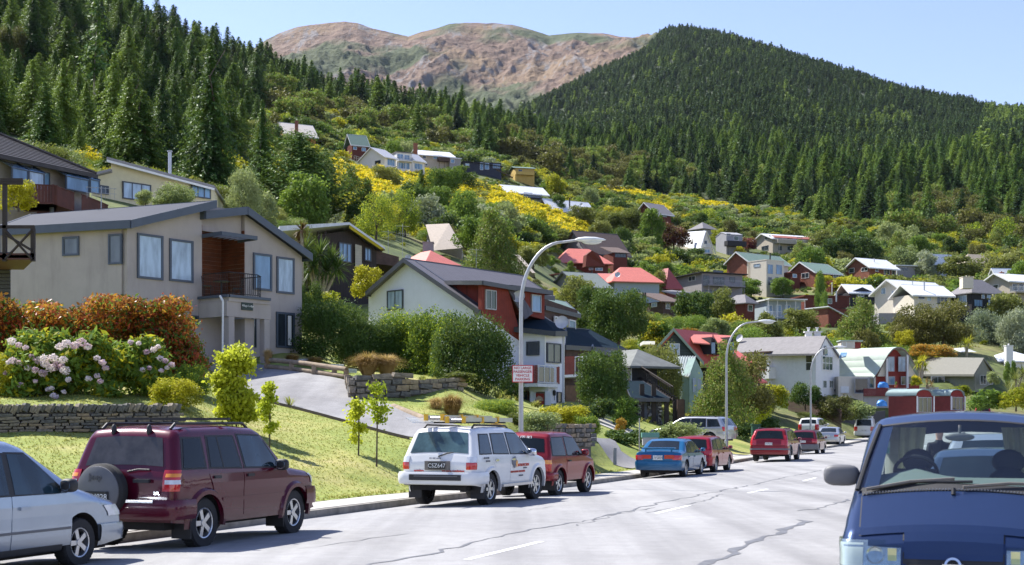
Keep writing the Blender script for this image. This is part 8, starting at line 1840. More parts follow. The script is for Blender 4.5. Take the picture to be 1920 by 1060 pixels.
for tx,sz,x,z,mt in(('FIRE PROTECTION',.085,.42,.86,m_lred),('southern',.06,.55,.795,m_lgry),('EXTINGUISHERS  FIRE ALARMS',.062,.12,.715,m_lred),('03 442 6478',.05,.30,.62,m_lgry),('03 442 6478',.055,-1.62,1.06,m_lgry),('0274 5578',.05,-1.55,.99,m_lgry)):put_text(tx,sz,mt,C_.root,(x,-(C_.y(x,z)+.016),z),(1,0,0),(0,.0,1),local=True,bold=True)
mb=MB()
for i,(dx,dz,r)in enumerate(((-.28,.02,.09),(-.2,.06,.08),(-.14,.0,.07),(-.22,-.07,.06))):mb.ell((dx+.12,yS+.006,.93+dz),(r,.006,r))
mb.build('emblem',m_lgry,C_.root,None,True);mb=MB();mb.ell((.02,yS-.001,.90),(.06,.007,.085));mb.build('emblem',c_amber,C_.root,None,True)
for tx,sz,y_,z,mt in(('fire alarm installations',.06,-.38,.79,m_lred),('sprinklers',.06,.45,.79,m_lred),('03 442 6478',.055,.05,1.06,m_lgry)):put_text(tx,sz,mt,C_.root,(-2.232,y_,z),(0,-1,0),(0,0,1),local=True,bold=True)
lad=empty('ladder',(0,0,0),'pair of aluminium ladders with yellow end caps strapped to the white car roof','ladder')
lx,ly_=uv2xy(29.8,11.75);lad.location=(lx,ly_,C_.root.location.z);lad.rotation_euler=C_.root.rotation_euler
m_yel=M('yellow_plastic',(.72,.42,.02),.5)
for k in range(2):
 for g in(-.2,.2):mb=MB();y_=-.28+k*.52+g;mb.box(-1.75,.95,y_-.02,y_+.02,1.85+k*.05,1.95+k*.05);mb.build('rail',c_alloy,lad,None,True)
 for j in range(10):mb=MB();mb.cyl((-1.6+j*.27,-.48+k*.52,1.9+k*.05),(-1.6+j*.27,-.08+k*.52,1.9+k*.05),.018,n=6);mb.build('rung',c_alloy,lad,None,True)
 for x in(-1.72,-.75,.1):mb=MB();[mb.box(x-.04,x+.04,-.28+k*.52+g-.035,-.28+k*.52+g+.035,1.83+k*.05,1.975+k*.05)for g in(-.2,.2)];mb.build('clamp',m_yel,lad,None,True)
mb=MB()
for k in range(4):mb.cyl((-2.35,.45+.05*k,1.84+.03*k),(.3,.45+.05*k,1.84+.03*k),.016,n=6)
pl_=empty('pipe_bundle',tuple(lad.location),'bundle of thin white pipes sticking out behind the ladders on the white car','pipes');pl_.rotation_euler=lad.rotation_euler;link('pipes',mb.mesh('pipes',m_white),pl_,local=True)
p_red=paint('paint_dark_red',(.23,.012,.018),.3)
D=Car('parked_small_off_roader','small dark red soft-roader with spare wheel and white windscreen lettering, behind the white car','car',34.75,11.75,-3,p_red,[(-1.68,.48),(-1.675,.98),(-1.63,1.08),(-1.45,1.52),(-1.34,1.60),(-1.0,1.63),(-.1,1.63),(.22,1.56),(.75,1.12),(.9,1.05),(1.5,.95),(1.62,.84),(1.67,.5)],1.64,(-1.02,1.15),.35,.40,1.0,.16,.08,flare=.08)
D.glass([(-1.48,1.06),(-.62,1.05),(-.62,1.50),(-1.36,1.50)]);D.glass([(-.48,1.05),(.62,1.04),(.22,1.48),(-.48,1.52)]);D.doors([(-.55,.80,-.52)],.46);D.end('rear_window',-1.61,-1.47,.62,.56,c_glass);D.end('windscreen',.76,.24,.6,.54,c_glass);D.corner('taillight',.66,.84,.08,.60,c_red,.014);D.corner('indicator',.84,.94,.08,.60,c_amber,.014);D.bumper(.42,.62,.35,p_red,.09);D.spare(.98,.35,-.05,x=-1.72);D.mirror(.5,1.05,p_red);D.flap(-1.45)
put_text('SUZUKI',.13,m_lwhite,D.root,(-1.475,0,1.50),(0,-1,0),(.3,0,1),local=True,bold=True);put_text('JLX',.10,c_chrome,D.root,(-1.70,-.55,.66),(0,-1,0),(0,0,1),local=True);D.handle(-.38,.9)
mb=MB();mb.tube([(-1.9,.25,.5),(-1.9,.25,1.25)],.02,6);mb.tube([(-1.9,.1,1.15),(-1.9,.45,1.15)],.03,6);mb.build('bike_rack',c_trim,D.root,None,True)
def simple(name,label,u,v,pm,kind,plate,yaw=0,white=True,z=None,pos=None,group='cars parked along the kerb',cat='car',rails=False,lights=c_red):
 K=dict(sedan=([(-2.25,.42),(-2.245,.72),(-2.2,.93),(-1.72,.98),(-1.62,1.0),(-1.02,1.32),(-.7,1.39),(.1,1.40),(.4,1.33),(1.15,.95),(1.35,.90),(2.05,.74),(2.2,.6),(2.22,.38)],1.73,(-1.3,1.35),.31,.25,.90,[(-1.35,.93,-.72,.92,-.76,1.27,-1.02,1.25),(-.64,.92,.08,.91,.02,1.31,-.62,1.30),(.16,.91,.98,.90,.36,1.28,.12,1.31)],(-1.6,-1.05,.62,.52),(1.13,.42),(.66,.17)),wagon=([(-2.3,.42),(-2.29,.80),(-2.25,.95),(-1.95,1.36),(-1.80,1.43),(-.6,1.47),(.1,1.46),(.4,1.38),(1.12,.97),(1.3,.92),(2.05,.77),(2.2,.62),(2.24,.4)],1.72,(-1.3,1.35),.32,.27,.92,[(-1.95,.98,-1.25,.95,-1.2,1.32,-1.72,1.31),(-1.12,.95,-.25,.94,-.3,1.36,-1.08,1.35),(-.15,.94,.95,.92,.36,1.33,-.18,1.36)],(-2.23,-1.97,.64,.56),(1.1,.43),(.72,.2)),suv=([(-2.35,.45),(-2.345,.85),(-2.30,1.08),(-2.0,1.52),(-1.86,1.59),(-.6,1.63),(.15,1.62),(.45,1.53),(1.18,1.08),(1.35,1.02),(2.15,.88),(2.3,.72),(2.34,.42)],1.86,(-1.4,1.45),.36,.32,1.02,[(-2.0,1.09,-1.3,1.06,-1.25,1.48,-1.78,1.47),(-1.15,1.06,-.28,1.05,-.32,1.52,-1.12,1.51),(-.18,1.05,.98,1.03,.4,1.48,-.2,1.52)],(-2.28,-2.02,.70,.60),(1.15,.47),(.82,.24)),van=([(-2.4,.42),(-2.395,1.1),(-2.33,1.75),(-2.22,1.88),(-1.5,1.94),(.6,1.93),(1.0,1.82),(1.7,1.2),(1.9,1.1),(2.25,.95),(2.38,.7),(2.4,.4)],1.80,(-1.35,1.6),.33,.3,1.05,[(.55,1.1,1.5,1.08,1.05,1.68,.55,1.7)],(-2.385,-2.32,.66,.62),(1.68,1.02),(.75,.4)),mpv=([(-2.25,.42),(-2.245,.95),(-2.2,1.08),(-2.0,1.48),(-1.86,1.56),(-.6,1.6),(.2,1.57),(.5,1.48),(1.3,.98),(1.5,.92),(2.08,.76),(2.22,.6),(2.25,.38)],1.70,(-1.3,1.4),.31,.26,.98,[(-2.0,1.04,-1.3,1.02,-1.3,1.44,-1.76,1.43),(-1.2,1.02,-.3,1.01,-.35,1.48,-1.2,1.48),(-.2,1.01,1.02,.96,.46,1.42,-.22,1.48)],(-2.18,-2.02,.64,.56),(1.28,.52),(.62,.46)))[kind]
 out,W_,wx,wr,sill,belt,wins,rw,ws,tl=K
 c=Car(name,label,cat,u,v,yaw,pm,out,W_,wx,wr,sill,belt,.17,.10,z=z,pos=pos,group=group,spokes=7)
 for w in wins:c.glass([(w[0],w[1]),(w[2],w[3]),(w[4],w[5]),(w[6],w[7])])
 c.end('rear_window',*rw,c_glass);c.end('windscreen',ws[0],ws[1],.66,.58,c_glass);c.corner('taillight',tl[0],tl[0]+tl[1],.16,W_/2-.32,lights,.012);c.bumper(sill+.04,tl[0]-.06,.5,pm,.045);c.corner('headlight',.62,.75,.25,.5,c_clear,.01,True);c.bumper(.3,.5,.5,pm,.04,True)
 if kind!='van':c.mirror(.86,belt+.04,pm,r=(.07,.09,.07))
 else:c.mirror(1.3,belt+.2,c_trim)
 c.doors([(-1.16,-.28,-.9),(-.26,.98,-.26)],sill+.12);
 for hx in(-.95,-.05):c.handle(hx,belt-.14,pm)
 if plate:c.plate(plate,tl[0]+.06 if kind!='van' else .8,white)
 if rails:c.rails(out[4][0]+.15,.3,c_trim)
 return c
p_blu=paint('paint_teal_blue',(.006,.11,.25),.3);p_brd=paint('paint_bright_red',(.30,.010,.022),.3);p_bur=paint('paint_burgundy',(.15,.012,.022),.35);p_slv=paint('paint_silver',(.48,.49,.51),.7);p_blk=paint('paint_black',(.012,.014,.018),.2);p_drd=paint('paint_crimson',(.24,.012,.02),.35)
G=simple('parked_sedan','metallic teal-blue sedan with rear spoiler and wide red lamp band',51.2,12.25,p_blu,'sedan','UY5859')
mb=MB();mb.pbox((-2.24,-.62,1.06),(.22,0,.02),(0,1.24,0),(0,0,.03));mb.box(-2.15,-2.08,-.5,-.46,.95,1.07);mb.box(-2.15,-2.08,.46,.5,.95,1.07);mb.build('spoiler',p_blu,G.root,None,True);mb=MB();mb.box(-2.262,-2.23,-.6,-.24,.70,.84);mb.box(-2.262,-2.23,.24,.6,.70,.84);mb.build('lamp_band',c_red,G.root,None,True)
G.plate('UY5859',.76,True,0,-2.235)
simple('parked_station_wagon','bright red station wagon in front of the teal sedan',56.6,12.25,p_brd,'wagon',None,lights=c_red)
V_=simple('parked_crossover','red crossover wagon with grey lower body and tall lamps, right of the second lamp',70.6,11.5,p_drd,'suv','DUP375',rails=True);V_.bumper(.34,.66,.55,c_greytrim,.06);V_.flares(.07,c_greytrim);V_.corner('taillight',.8,1.3,.10,.78,c_red,.02)
simple('parked_station_wagon','burgundy station wagon with grey bumper ahead of the red crossover',87.6,12.3,p_bur,'wagon','BKG231',rails=True).bumper(.30,.62,.5,c_greytrim,.06)
simple('parked_sedan','silver-grey sedan between the burgundy wagon and the white van',0,0,p_slv,'sedan','EJL408',pos=(25.2,109.5,.17),yaw=69)
simple('parked_minivan','small white people mover parked on the verge under the clipped round tree',0,0,p_wht,'mpv','FGH715',pos=(24.75,113.6,.72),yaw=66,group=None)
vn=simple('parked_van','white delivery van with roof ladder rack, furthest along the street',0,0,p_wht,'van','DRC590',pos=(32.9,129,.45),yaw=72,group=None);vn.rails(-2.0,.6,m_white,(-1.8,-.8,.3),.1);put_text('www.',.16,m_lgry,vn.root,(-2.40,.2,1.3),(0,-1,0),(0,0,1),local=True)
xx_,yy_=uv2xy(78.3,17.6);simple('parked_suv','silver four-wheel drive nosed into the driveway behind the second lamp pole',0,0,p_slv,'suv',None,pos=(xx_,yy_,Hs(xx_,yy_)+.12),yaw=152,group=None,rails=True)
xx_,yy_=uv2xy(82.3,18.2);simple('parked_hatchback','black car half hidden behind the silver four-wheel drive in the driveway',0,0,p_blk,'wagon',None,pos=(xx_,yy_,Hs(xx_,yy_)+.05),yaw=150,group=None)
simple('parked_car','dark red car whose roof shows just above the blue van',0,0,p_brd,'mpv',None,pos=(49.6,146,2.05),yaw=70,group=None)
mh=simple('motorhome','white motorhome parked under the trees beside the long verandah house',0,0,p_wht,'van',None,pos=tuple(P(1560,474,400)),yaw=-160,group=None,cat='motorhome');mh.root.scale=(1.35,1.2,1.25)
mb=MB();mb.box(.2,1.7,-.85,.85,1.7,2.3);mb.build('sleeping_pod',p_wht,mh.root,None,True)
simple('white_car','white car on the hillside street below the olive tree',0,0,p_wht,'sedan',None,pos=tuple(P(1752,557,280)),yaw=160,group='white cars on the hillside');simple('white_car','white people mover on the hillside beside the charcoal house roof',0,0,p_wht,'mpv',None,pos=tuple(P(1775,558,275)),yaw=150,group='white cars on the hillside')
p_van=paint('paint_deep_blue',(.020,.040,.105),.5,.3)
cg,t_,b_=nt('clear_glass');b_.inputs['Base Color'].default_value=(.02,.03,.03,1)
tr_=t_.nodes.new('ShaderNodeBsdfTransparent');tr_.inputs[0].default_value=(.80,.88,.87,1);gl_=t_.nodes.new('ShaderNodeBsdfGlossy');gl_.inputs['Roughness'].default_value=.02;lw=t_.nodes.new('ShaderNodeLayerWeight');lw.inputs[0].default_value=.5;pw_=t_.nodes.new('ShaderNodeMath');pw_.operation='POWER';pw_.inputs[1].default_value=3;t_.links.new(lw.outputs['Facing'],pw_.inputs[0]);fr=t_.nodes.new('ShaderNodeMath');fr.operation='MULTIPLY_ADD';fr.inputs[1].default_value=.7;fr.inputs[2].default_value=.06;t_.links.new(pw_.outputs[0],fr.inputs[0])
mx=t_.nodes.new('ShaderNodeMixShader');t_.links.new(fr.outputs[0],mx.inputs[0]);t_.links.new(tr_.outputs[0],mx.inputs[1]);t_.links.new(gl_.outputs[0],mx.inputs[2]);t_.links.new(mx.outputs[0],t_.nodes['Material Output'].inputs[0])
vo=[(-2.22,.45),(-2.21,1.0),(-2.12,1.68),(-2.0,1.80),(-1.5,1.85),(0,1.88),(.62,1.86),(.86,1.79),(1.50,1.28),(1.56,1.24),(2.08,.98),(2.19,.86),(2.24,.68),(2.26,.40)]
def vh(xa,xb,j,n):
 c=(n-1)/2;jj=min(j,n-2-j);return(.855<xa and xb<1.505 and abs(j+.5-c)<3)or(-2.205<xa and xb<-2.115 and abs(j+.5-c)<3)or(5<=jj<=8 and(-1.96<xa<xb<-1.34 or-1.18<xa<xb<.2 or .37<xa<xb<.84))
Vn=Car('blue_van','deep blue van facing the camera at the right edge, curtains and wheel behind its windscreen','van',13.15,.46,180,p_van,vo,1.70,(-1.35,1.45),.32,.27,1.05,.13,.10,hole=vh,crown=.05,group=None)
Vn.end('windscreen',1.50,.865,.76,.63,cg,.004,8,11);Vn.end('windscreen_seal',1.535,1.50,.80,.78,c_trim,.006,3,11);Vn.end('windscreen_seal',.87,.845,.66,.645,c_trim,.006,3,11);Vn.end('rear_window',-2.20,-2.12,.70,.64,cg,.004)
for g in(1,-1):mb=MB();mb.tube([(1.53,g*.775,1.27),(1.2,g*.725,1.53),(.86,g*.655,1.80)],.018,6);mb.build('windscreen_seal',c_trim,Vn.root,None,True)
Vn.side('window',[(.32,1.06),(1.33,1.16),(.84,1.70),(.32,1.70)],cg);Vn.side('window',[(-1.24,1.06),(.25,1.06),(.25,1.70),(-1.24,1.70)],cg);Vn.side('window',[(-2.02,1.06),(-1.30,1.06),(-1.30,1.70),(-1.98,1.70)],cg);Vn.doors([(.28,1.35,.28)],.4)
mb=MB();Vn.end('bonnet_gap',1.60,2.12,.735,.70,c_trim,.002,6,13);Vn.end('bonnet',1.605,2.122,.725,.69,p_van,.009,9,15);Vn.end('bonnet_gap',2.12,2.222,.37,.365,c_trim,.002,4,9);Vn.end('bonnet_nose',2.12,2.212,.36,.355,p_van,.009,5,9)
Vn.end('cowl',1.505,1.595,.74,.73,c_trim,.008,3,11)
mb=MB()
for k in range(60):y_=-.72+k*.0244;z_=1.235+.05*(1-(y_/.75)**2);mb.box(1.585,1.60,y_,y_+.012,z_+.0,z_+.012)
mb.build('cowl_grille',M('grille_grey',(.25,.25,.26),.6),Vn.root,None,True)
Vn.corner('headlight',.70,.915,.20,.38,M('headlamp_housing',(.62,.63,.64),.18,metal=.85,var=.3,scale=14),.012,True,6);Vn.corner('headlight_lens',.695,.92,.21,.375,cg,.024,True,6);Vn.corner('indicator',.72,.895,.185,.66,M('lamp_white',(.7,.7,.68),.25,var=.1,coat=1),.016,True)
for g in(1,-1):
 mb=MB();mb.lathe([(0,-.02),(.05,-.012),(.062,.01),(.066,.018)],(2.222,g*.57,.81),(1,0,0),20);mb.build('reflector',c_chrome,Vn.root,50,True)
 mb=MB();mb.box(2.20,2.228,*sorted((g*.41,g*.475)),.74,.86);mb.build('fog_lens',M('lamp_yellow',(.62,.60,.28),.3,var=.2,coat=1),Vn.root,None,True)
 mb=MB();mb.ell((1.62,g*.855,.88),(.045,.025,.03),8,6);mb.build('side_indicator',c_amber,Vn.root,60,True)
Vn.bumper(.34,.62,.6,p_van,.05,True)
mb=MB();mb.box(2.195,2.245,-.34,.34,.60,.745);gq=mb.build('grille',c_trim,Vn.root,None,True)
for k in range(4):mb=MB();mb.box(2.24,2.256,-.33,.33,.615+k*.034,.625+k*.034);mb.build('grille_bar',p_van,gq,None,True)
mb=MB();mb.lathe([(.045,0),(.062,0),(.062,.012),(.045,.012),(.045,0)],(2.258,0,.745),(1,0,.2),24);mb.box(2.262,2.274,-.075,.075,.733,.757);mb.build('badge',c_chrome,Vn.root,40,True)
Vn.mirror(1.24,1.33,c_greytrim,r=(.06,.15,.09));mw=M('wiper_worn',(.16,.14,.12),.6,var=.3)
Vn.wiper((1.58,-.70,1.28),(1.47,-.02,1.37),mw);Vn.wiper((1.60,.05,1.31),(1.48,.74,1.33),mw);mb=MB();mb.tube([(1.56,-.66,1.28),(1.49,-.3,1.34),(1.505,.12,1.35)],.012,6);mb.build('wiper',c_trim,Vn.root,None,True);mb=MB();mb.cyl((1.66,-.02,1.25),(1.64,-.02,1.3),.018,n=8);mb.build('washer_nozzle',c_trim,Vn.root,None,True)
m_dash=M('dashboard_grey_green',(.13,.165,.15),.8,var=.1);m_seat=M('seat_dark_blue',(.03,.036,.055),.9);m_curt=leafm('curtain_grey',(.40,.39,.40),(.62,.60,.60),(.75,.73,.72),.6,.9,5,0)
mb=MB();mb.grid([[(1.48,y_,1.30+.03*(1-(y_/.7)**2))for y_ in np.linspace(-.7,.7,9)],[(1.2,y_,1.37+.05*math.exp(-((y_+.36)/.2)**2))for y_ in np.linspace(-.7,.7,9)],[(.95,y_,1.34+.10*math.exp(-((y_+.36)/.22)**2))for y_ in np.linspace(-.7,.7,9)],[(.9,y_,.8)for y_ in np.linspace(-.7,.7,9)]]);mb.build('dashboard',m_dash,Vn.root,60,True)
mb=MB();mb.lathe([(.175+.016*math.cos(t),.016*math.sin(t))for t in[i*.785 for i in range(9)]],(.84,-.36,1.40),(-.75,0,.62),28);mb.cyl((.84,-.36,1.4),(1.0,-.36,1.25),.03,n=8);mb.pbox((.85,-.53,1.38),(.02,.34,0),(0,0,.03),(.02,0,.02));mb.build('steering_wheel',c_trim,Vn.root,60,True)
for y_ in(-.38,.38):
 mb=MB();mb.ell((.28,y_,1.08),(.13,.25,.36),14,10);mb.ell((.24,y_,1.48),(.07,.14,.11),12,8);mb.ell((.5,y_,.72),(.28,.25,.12),12,8);mb.build('seat',m_seat,Vn.root,60,True)
for g in(1,-1):
 rows=[[(.18-.9*k/28,g*(.66-.03*math.sin(k*1.3)+(.0 if k else-.1)),z_)for k in range(29)]for z_ in(.85,1.3,1.76)];mb=MB();mb.grid(rows);mb.build('curtain',m_curt,Vn.root,60,True)
 rows=[[(.12+.03*math.sin(k*1.5),g*(.64-.32*k/16*(1 if z_>1.5 else .8)),z_)for k in range(17)]for z_ in(.85,1.3,1.78)];mb=MB();mb.grid(rows);mb.build('curtain',m_curt,Vn.root,60,True)
mb=MB();mb.ell((.95,.0,1.70),(.02,.12,.035),12,8);mb.cyl((.95,0,1.72),(.93,0,1.8),.012,n=6);mb.build('rear_view_mirror',c_greytrim,Vn.root,60,True)
for i_,(y_,z_,mt)in enumerate(((-.60,1.64,M('sticker_pale',(.5,.62,.6),.5)),(-.60,1.59,M('sticker_green',(.2,.4,.35),.5)))):mb=MB();mb.box(1.0+i_*.05,1.003+i_*.05,y_-.04,y_+.04,z_-.03,z_+.02);mb.build('sticker',mt,Vn.root,None,True)
p_dkb=paint('paint_dark_blue',(.03,.05,.09),.4);c1=simple('parked_hatchback','dark blue car directly behind the blue van, seen through its windows',19.6,.35,p_dkb,'wagon',None,180,group='cars parked behind the van');c2=simple('parked_suv','silver four-wheel drive with roof rails second behind the blue van',25.3,.3,p_slv,'suv',None,180,group='cars parked behind the van',rails=True);c3=simple('parked_minivan','white people mover third behind the blue van',31.2,.3,p_wht,'mpv',None,180,group='cars parked behind the van')
def person(x,y,z,rz,label):
 """standing figure grown from one skeleton, arms folded forward"""
 r=empty('person',(x,y,z),label,'person',None,rz)
 J=[((0,0,.95),.13),((0,0,1.12),.12),((0,0,1.32),.15),((0,0,1.46),.07),((0,.01,1.53),.055),((0,.02,1.62),.085),((0,.02,1.71),.075),((-.19,0,1.40),.06),((-.25,.04,1.16),.045),((-.18,.22,1.06),.035),((-.12,.3,1.08),.03),((.19,0,1.40),.06),((.25,.04,1.16),.045),((.2,.22,1.04),.035),((.15,.3,1.05),.03),((-.1,0,.88),.1),((-.12,.02,.48),.065),((-.12,0,.08),.045),((-.13,.14,.04),.035),((.1,0,.88),.1),((.13,.04,.48),.065),((.14,0,.08),.045),((.15,.14,.04),.035)]
 E=[(0,1),(1,2),(2,3),(3,4),(4,5),(5,6),(2,7),(7,8),(8,9),(9,10),(2,11),(11,12),(12,13),(13,14),(0,15),(15,16),(16,17),(17,18),(0,19),(19,20),(20,21),(21,22)]
 me=bpy.data.meshes.new('person_skin');me.from_pydata([j[0]for j in J],E,[]);o=bpy.data.objects.new('tmp',me);COL.objects.link(o);sk=o.modifiers.new('s','SKIN');sb=o.modifiers.new('b','SUBSURF');sb.levels=2
 for i,j in enumerate(J):me.skin_vertices[0].data[i].radius=(j[1],j[1])
 me.skin_vertices[0].data[0].use_root=True
 m2=bpy.data.meshes.new_from_object(o.evaluated_get(bpy.context.evaluated_depsgraph_get()));bpy.data.objects.remove(o)
 mats=[M('skin_tone',(.48,.28,.20),.6),M('shirt_black',(.015,.015,.018),.85),M('trousers_dark',(.02,.022,.03),.85)];m2.materials.clear()
 for mt in mats:m2.materials.append(mt)
 for p in m2.polygons:c=p.center;p.material_index=0 if c.z>1.49 or(abs(c.x)>.1 and c.y>.1 and .95<c.z<1.2)else(1 if c.z>.93 else 2);p.use_smooth=True
 link('body',m2,r,local=True);mb=MB();mb.ell((0,.0,1.73),(.088,.095,.07),12,8);mb.build('hair',M('hair_dark',(.02,.015,.012),.8),r,60,True);mb=MB();mb.box(-.07,.07,.095,.11,1.645,1.675);mb.build('sunglasses',c_trim,r,None,True);mb=MB();mb.ell((0,.105,1.62),(.014,.02,.025),8,6);mb.build('nose',mats[0],r,60,True)
px_,py_=uv2xy(26.9,1.38);person(px_,py_,float(road_z(26.9,1.38)),R(190),'person in a black T-shirt standing in the road beside the silver car behind the van')
# --------- street furniture, walls, fences, small things
m_lamp=M('galvanised_pole',(.40,.41,.42),.45,metal=.55,var=.12,scale=4);m_head=M('lamp_head_white',(.68,.69,.68),.4)
def lamp(px,Y,z0,ht,lab,arm=1.45,sc=1.0):
 X=(px-CX)/F*Y;r=empty('street_lamp',(X,Y,z0),lab,'street lamp','street lamps along the road')
 mb=MB();mb.cyl((0,0,-.2),(0,0,.9),.10*sc,n=16);mb.cyl((0,0,.9),(0,0,ht-1.9),.076*sc,.055*sc,16);mb.cyl((0,0,.9),(0,0,.96),.10*sc,.085*sc,16);mb.build('pole',m_lamp,r,40,True)
 pts=[];n=12;rx_,rr=1.25,1.9
 for i in range(n+1):a=math.pi/2*i/n;pts.append((rx_*(1-math.cos(a)),0,ht-1.9+rr*math.sin(a)))
 pts.append((arm+.2,-.1,ht+.04));mb=MB();mb.tube(pts,[.06*sc-.02*sc*i/(n+1)for i in range(n+2)],10);mb.build('arm',m_lamp,r,60,True)
 x=arm+.15;mb=MB();prof=[(0,.03),(.1,.09),(.3,.12),(.6,.11),(.85,.05),(.92,.01)];rows=[]
 for d,w in prof:rows.append([(x+d,-.1+w*math.cos(t),ht+.05+(w*.8 if math.sin(t)>0 else w*.5)*math.sin(t))for t in[j*math.pi/6 for j in range(13)]])
 mb.grid(rows);h=mb.build('lamp_head',m_head,r,50,True);mb=MB();mb.ell((x+.5,-.1,ht-.0),(.3,.09,.09),12,8);mb.build('lens',M('lamp_lens',(.55,.57,.56),.2,coat=1),h,60,True);return r
lamp(977,41.3,float(road_z(38,13.3))+.12,7.25,'nearest tall galvanised street lamp with curved arm and a red-edged notice on its pole')
lamp(1362,70.8,.03,6.95,'second street lamp from the left, behind the red station wagon')
lamp(1520,98,.35,6.85,'third street lamp from the left, by the white people mover')
lamp(1808,190,3.5,7.4,'furthest street lamp, above the blue van roof',sc=.9)
r=empty('parking_sign',(-.0,0,0),'white red-edged notice reading no large passenger vehicle parking, on the nearest lamp pole','sign')
sy=41.05;sx_=(980-CX)/F*sy;sz_=CZ+(HY-701)/F*sy;r.location=(sx_,sy,sz_)
m_sr=M('sign_red',(.50,.03,.04),.5);mb=MB();mb.box(-.31,.31,0,.02,-.255,.255);mb.build('border',m_sr,r,None,True);mb=MB();mb.box(-.285,.285,-.006,-.001,-.23,.23);bd=mb.build('board',m_white,r,None,True)
for k,tx in enumerate(('NO LARGE','PASSENGER','VEHICLE','PARKING')):put_text(tx,.105,m_sr,bd,(0,-.009,.165-k*.11),(1,0,0),(0,0,1),ext=.001,bold=True,local=True)
for z_ in(-.15,.15):mb=MB();mb.box(-.12,.12,.02,.05,z_-.02,z_+.02);mb.build('bracket',m_lamp,r,None,True)
def rock(seed,n=1):
 rr=random.Random(seed);mb=MB();p=[]
 for sx in(-.5,.5):
  for sy2 in(-.5,.5):
   for sz2 in(-.5,.5):p.append((sx*rr.uniform(.75,1.05),sy2*rr.uniform(.8,1.0),sz2*rr.uniform(.7,1.02)))
 mb.add(p,[(0,1,3,2),(4,6,7,5),(0,4,5,1),(2,3,7,6),(0,2,6,4),(1,5,7,3)]);return mb
m_schist=M('schist_stone',(.235,.20,.155),.95,var=.5,scale=2.2,bmp=.8);m_schd=M('schist_dark',(.13,.125,.115),.95,var=.5,scale=2.2,bmp=.8);m_schl=M('schist_brown',(.30,.23,.15),.95,var=.4,scale=2.2,bmp=.8)
rocks=[[rock(k).mesh('stone',mt)for k in range(5)]for mt in(m_schist,m_schd,m_schl)]
def stone(parent,loc,dims,rz,mt,rr,tilt=0):
 o=link('stone',rocks[mt][rr.randrange(5)],parent,True);o.location=Vector(loc)-parent.location;o.scale=dims;o.rotation_euler=(rr.uniform(-.06,.06),tilt+rr.uniform(-.05,.05),rz);return o
rr=random.Random(8)
def wall_line(name,label,p0,p1,hgt,courses,sw,cap,cap_t,budget=300,thick=.45):
 p0,p1=Vector(p0),Vector(p1);r=empty(name,tuple(p0),label,'wall');d=p1-p0;L=math.hypot(d.x,d.y);rz=math.atan2(d.y,d.x);nrm=Vector((math.sin(rz),-math.cos(rz),0));made=0
 mb=MB();mb.pbox(p0-ZV*.4-nrm*.0,d,-nrm*thick,ZV*(hgt+.3));core=mb.build('core',m_schd,r)
 ch=(hgt-(cap if cap else 0))/courses
 for c in range(courses):
  x=rr.uniform(0,.1)
  while x<L and made<budget:
   w=sw*rr.uniform(.6,1.7);q_=p0+d*(min(x+w/2,L)/L)+nrm*rr.uniform(.0,.05)+ZV*(ch*(c+.5));stone(r,q_,(w*.96,.24,ch*rr.uniform(.8,1.08)),rz,rr.choice((0,0,1,2)),rr);x+=w;made+=1
 x=0
 while cap and x<L:w=rr.uniform(*cap_t);q_=p0+d*((x+w/2)/L)+ZV*(hgt-cap/2+rr.uniform(-.02,.05))-nrm*.1;stone(r,q_,(w*.95,.5,cap*rr.uniform(.85,1.2)),rz,rr.choice((0,1,1)),rr,.35);x+=w
 return r
ywl,ywr=33.0,35.2
a=P(-25,812,ywl);b=P(335,808,ywr);wall_line('dry_stone_wall','long dry stone wall with upright coping stones at the foot of the rhododendrons',a,b,.67,6,.27,.22,(.07,.15),250)
wall_line('rock_wall','low rock retaining wall at the bend of the driveway under the tan tussocks',P(662,752,51.5),P(760,745,52.5),.95,4,.55,0,(.1,.2),90,.5)
wall_line('rock_wall','upper part of the rock wall behind the bare young tree, running right to the round bush',P(760,742,52.8),P(862,735,57),.6,3,.6,0,(.1,.2),60,.5);wall_line('rock_wall','short rock wall end facing the shaded driveway',P(652,738,56),P(661,752,51.6),.8,3,.5,0,(.1,.2),40,.4)
wall_line('stone_retaining_wall','tall stone retaining wall under the mounded shrubs right of the red car',P(1020,840,48.5),P(1108,838,51),.85,5,.3,0,(.1,.2),110,.5)
m_log=M('weathered_log',(.26,.20,.14),.9,var=.35,scale=3,bmp=.6)
def log(p0,p1,rad,lab):
 r=empty('log_edging',tuple(p0),lab,'log');mb=MB();mb.cyl(p0,p1,rad,rad*.92,10);mb.build('log',m_log,r,50)
log(P(738,764,50),P(812,793,46.5),.14,'thick pale log edging the driveway below the tussocks, upper one');log(P(742,771,49.6),P(800,796,46.6),.1,'thinner log directly below the thick driveway log')
r=empty('log_retaining_wall',tuple(P(500,690,61)),'low timber rail retaining edge with square posts at the top of the driveway','wall')
_g=lambda px,py:Vector(hit(px,py,50))
for h_ in(.12,.42):
 for(pa,y0),(pb,y1)in(((498,693),(575,701)),((575,701),(650,712))):mb=MB();mb.cyl(_g(pa,y0)+ZV*h_,_g(pb,y1)+ZV*h_,.10,n=9);mb.build('rail',m_log,r,50)
for px,py in((502,693),(548,698),(590,703),(628,708),(650,712)):mb=MB();p=_g(px,py);mb.box(p.x-.1,p.x+.1,p.y-.22,p.y-.1,p.z-.1,p.z+.38);mb.build('post',m_log,r)
mb=MB();
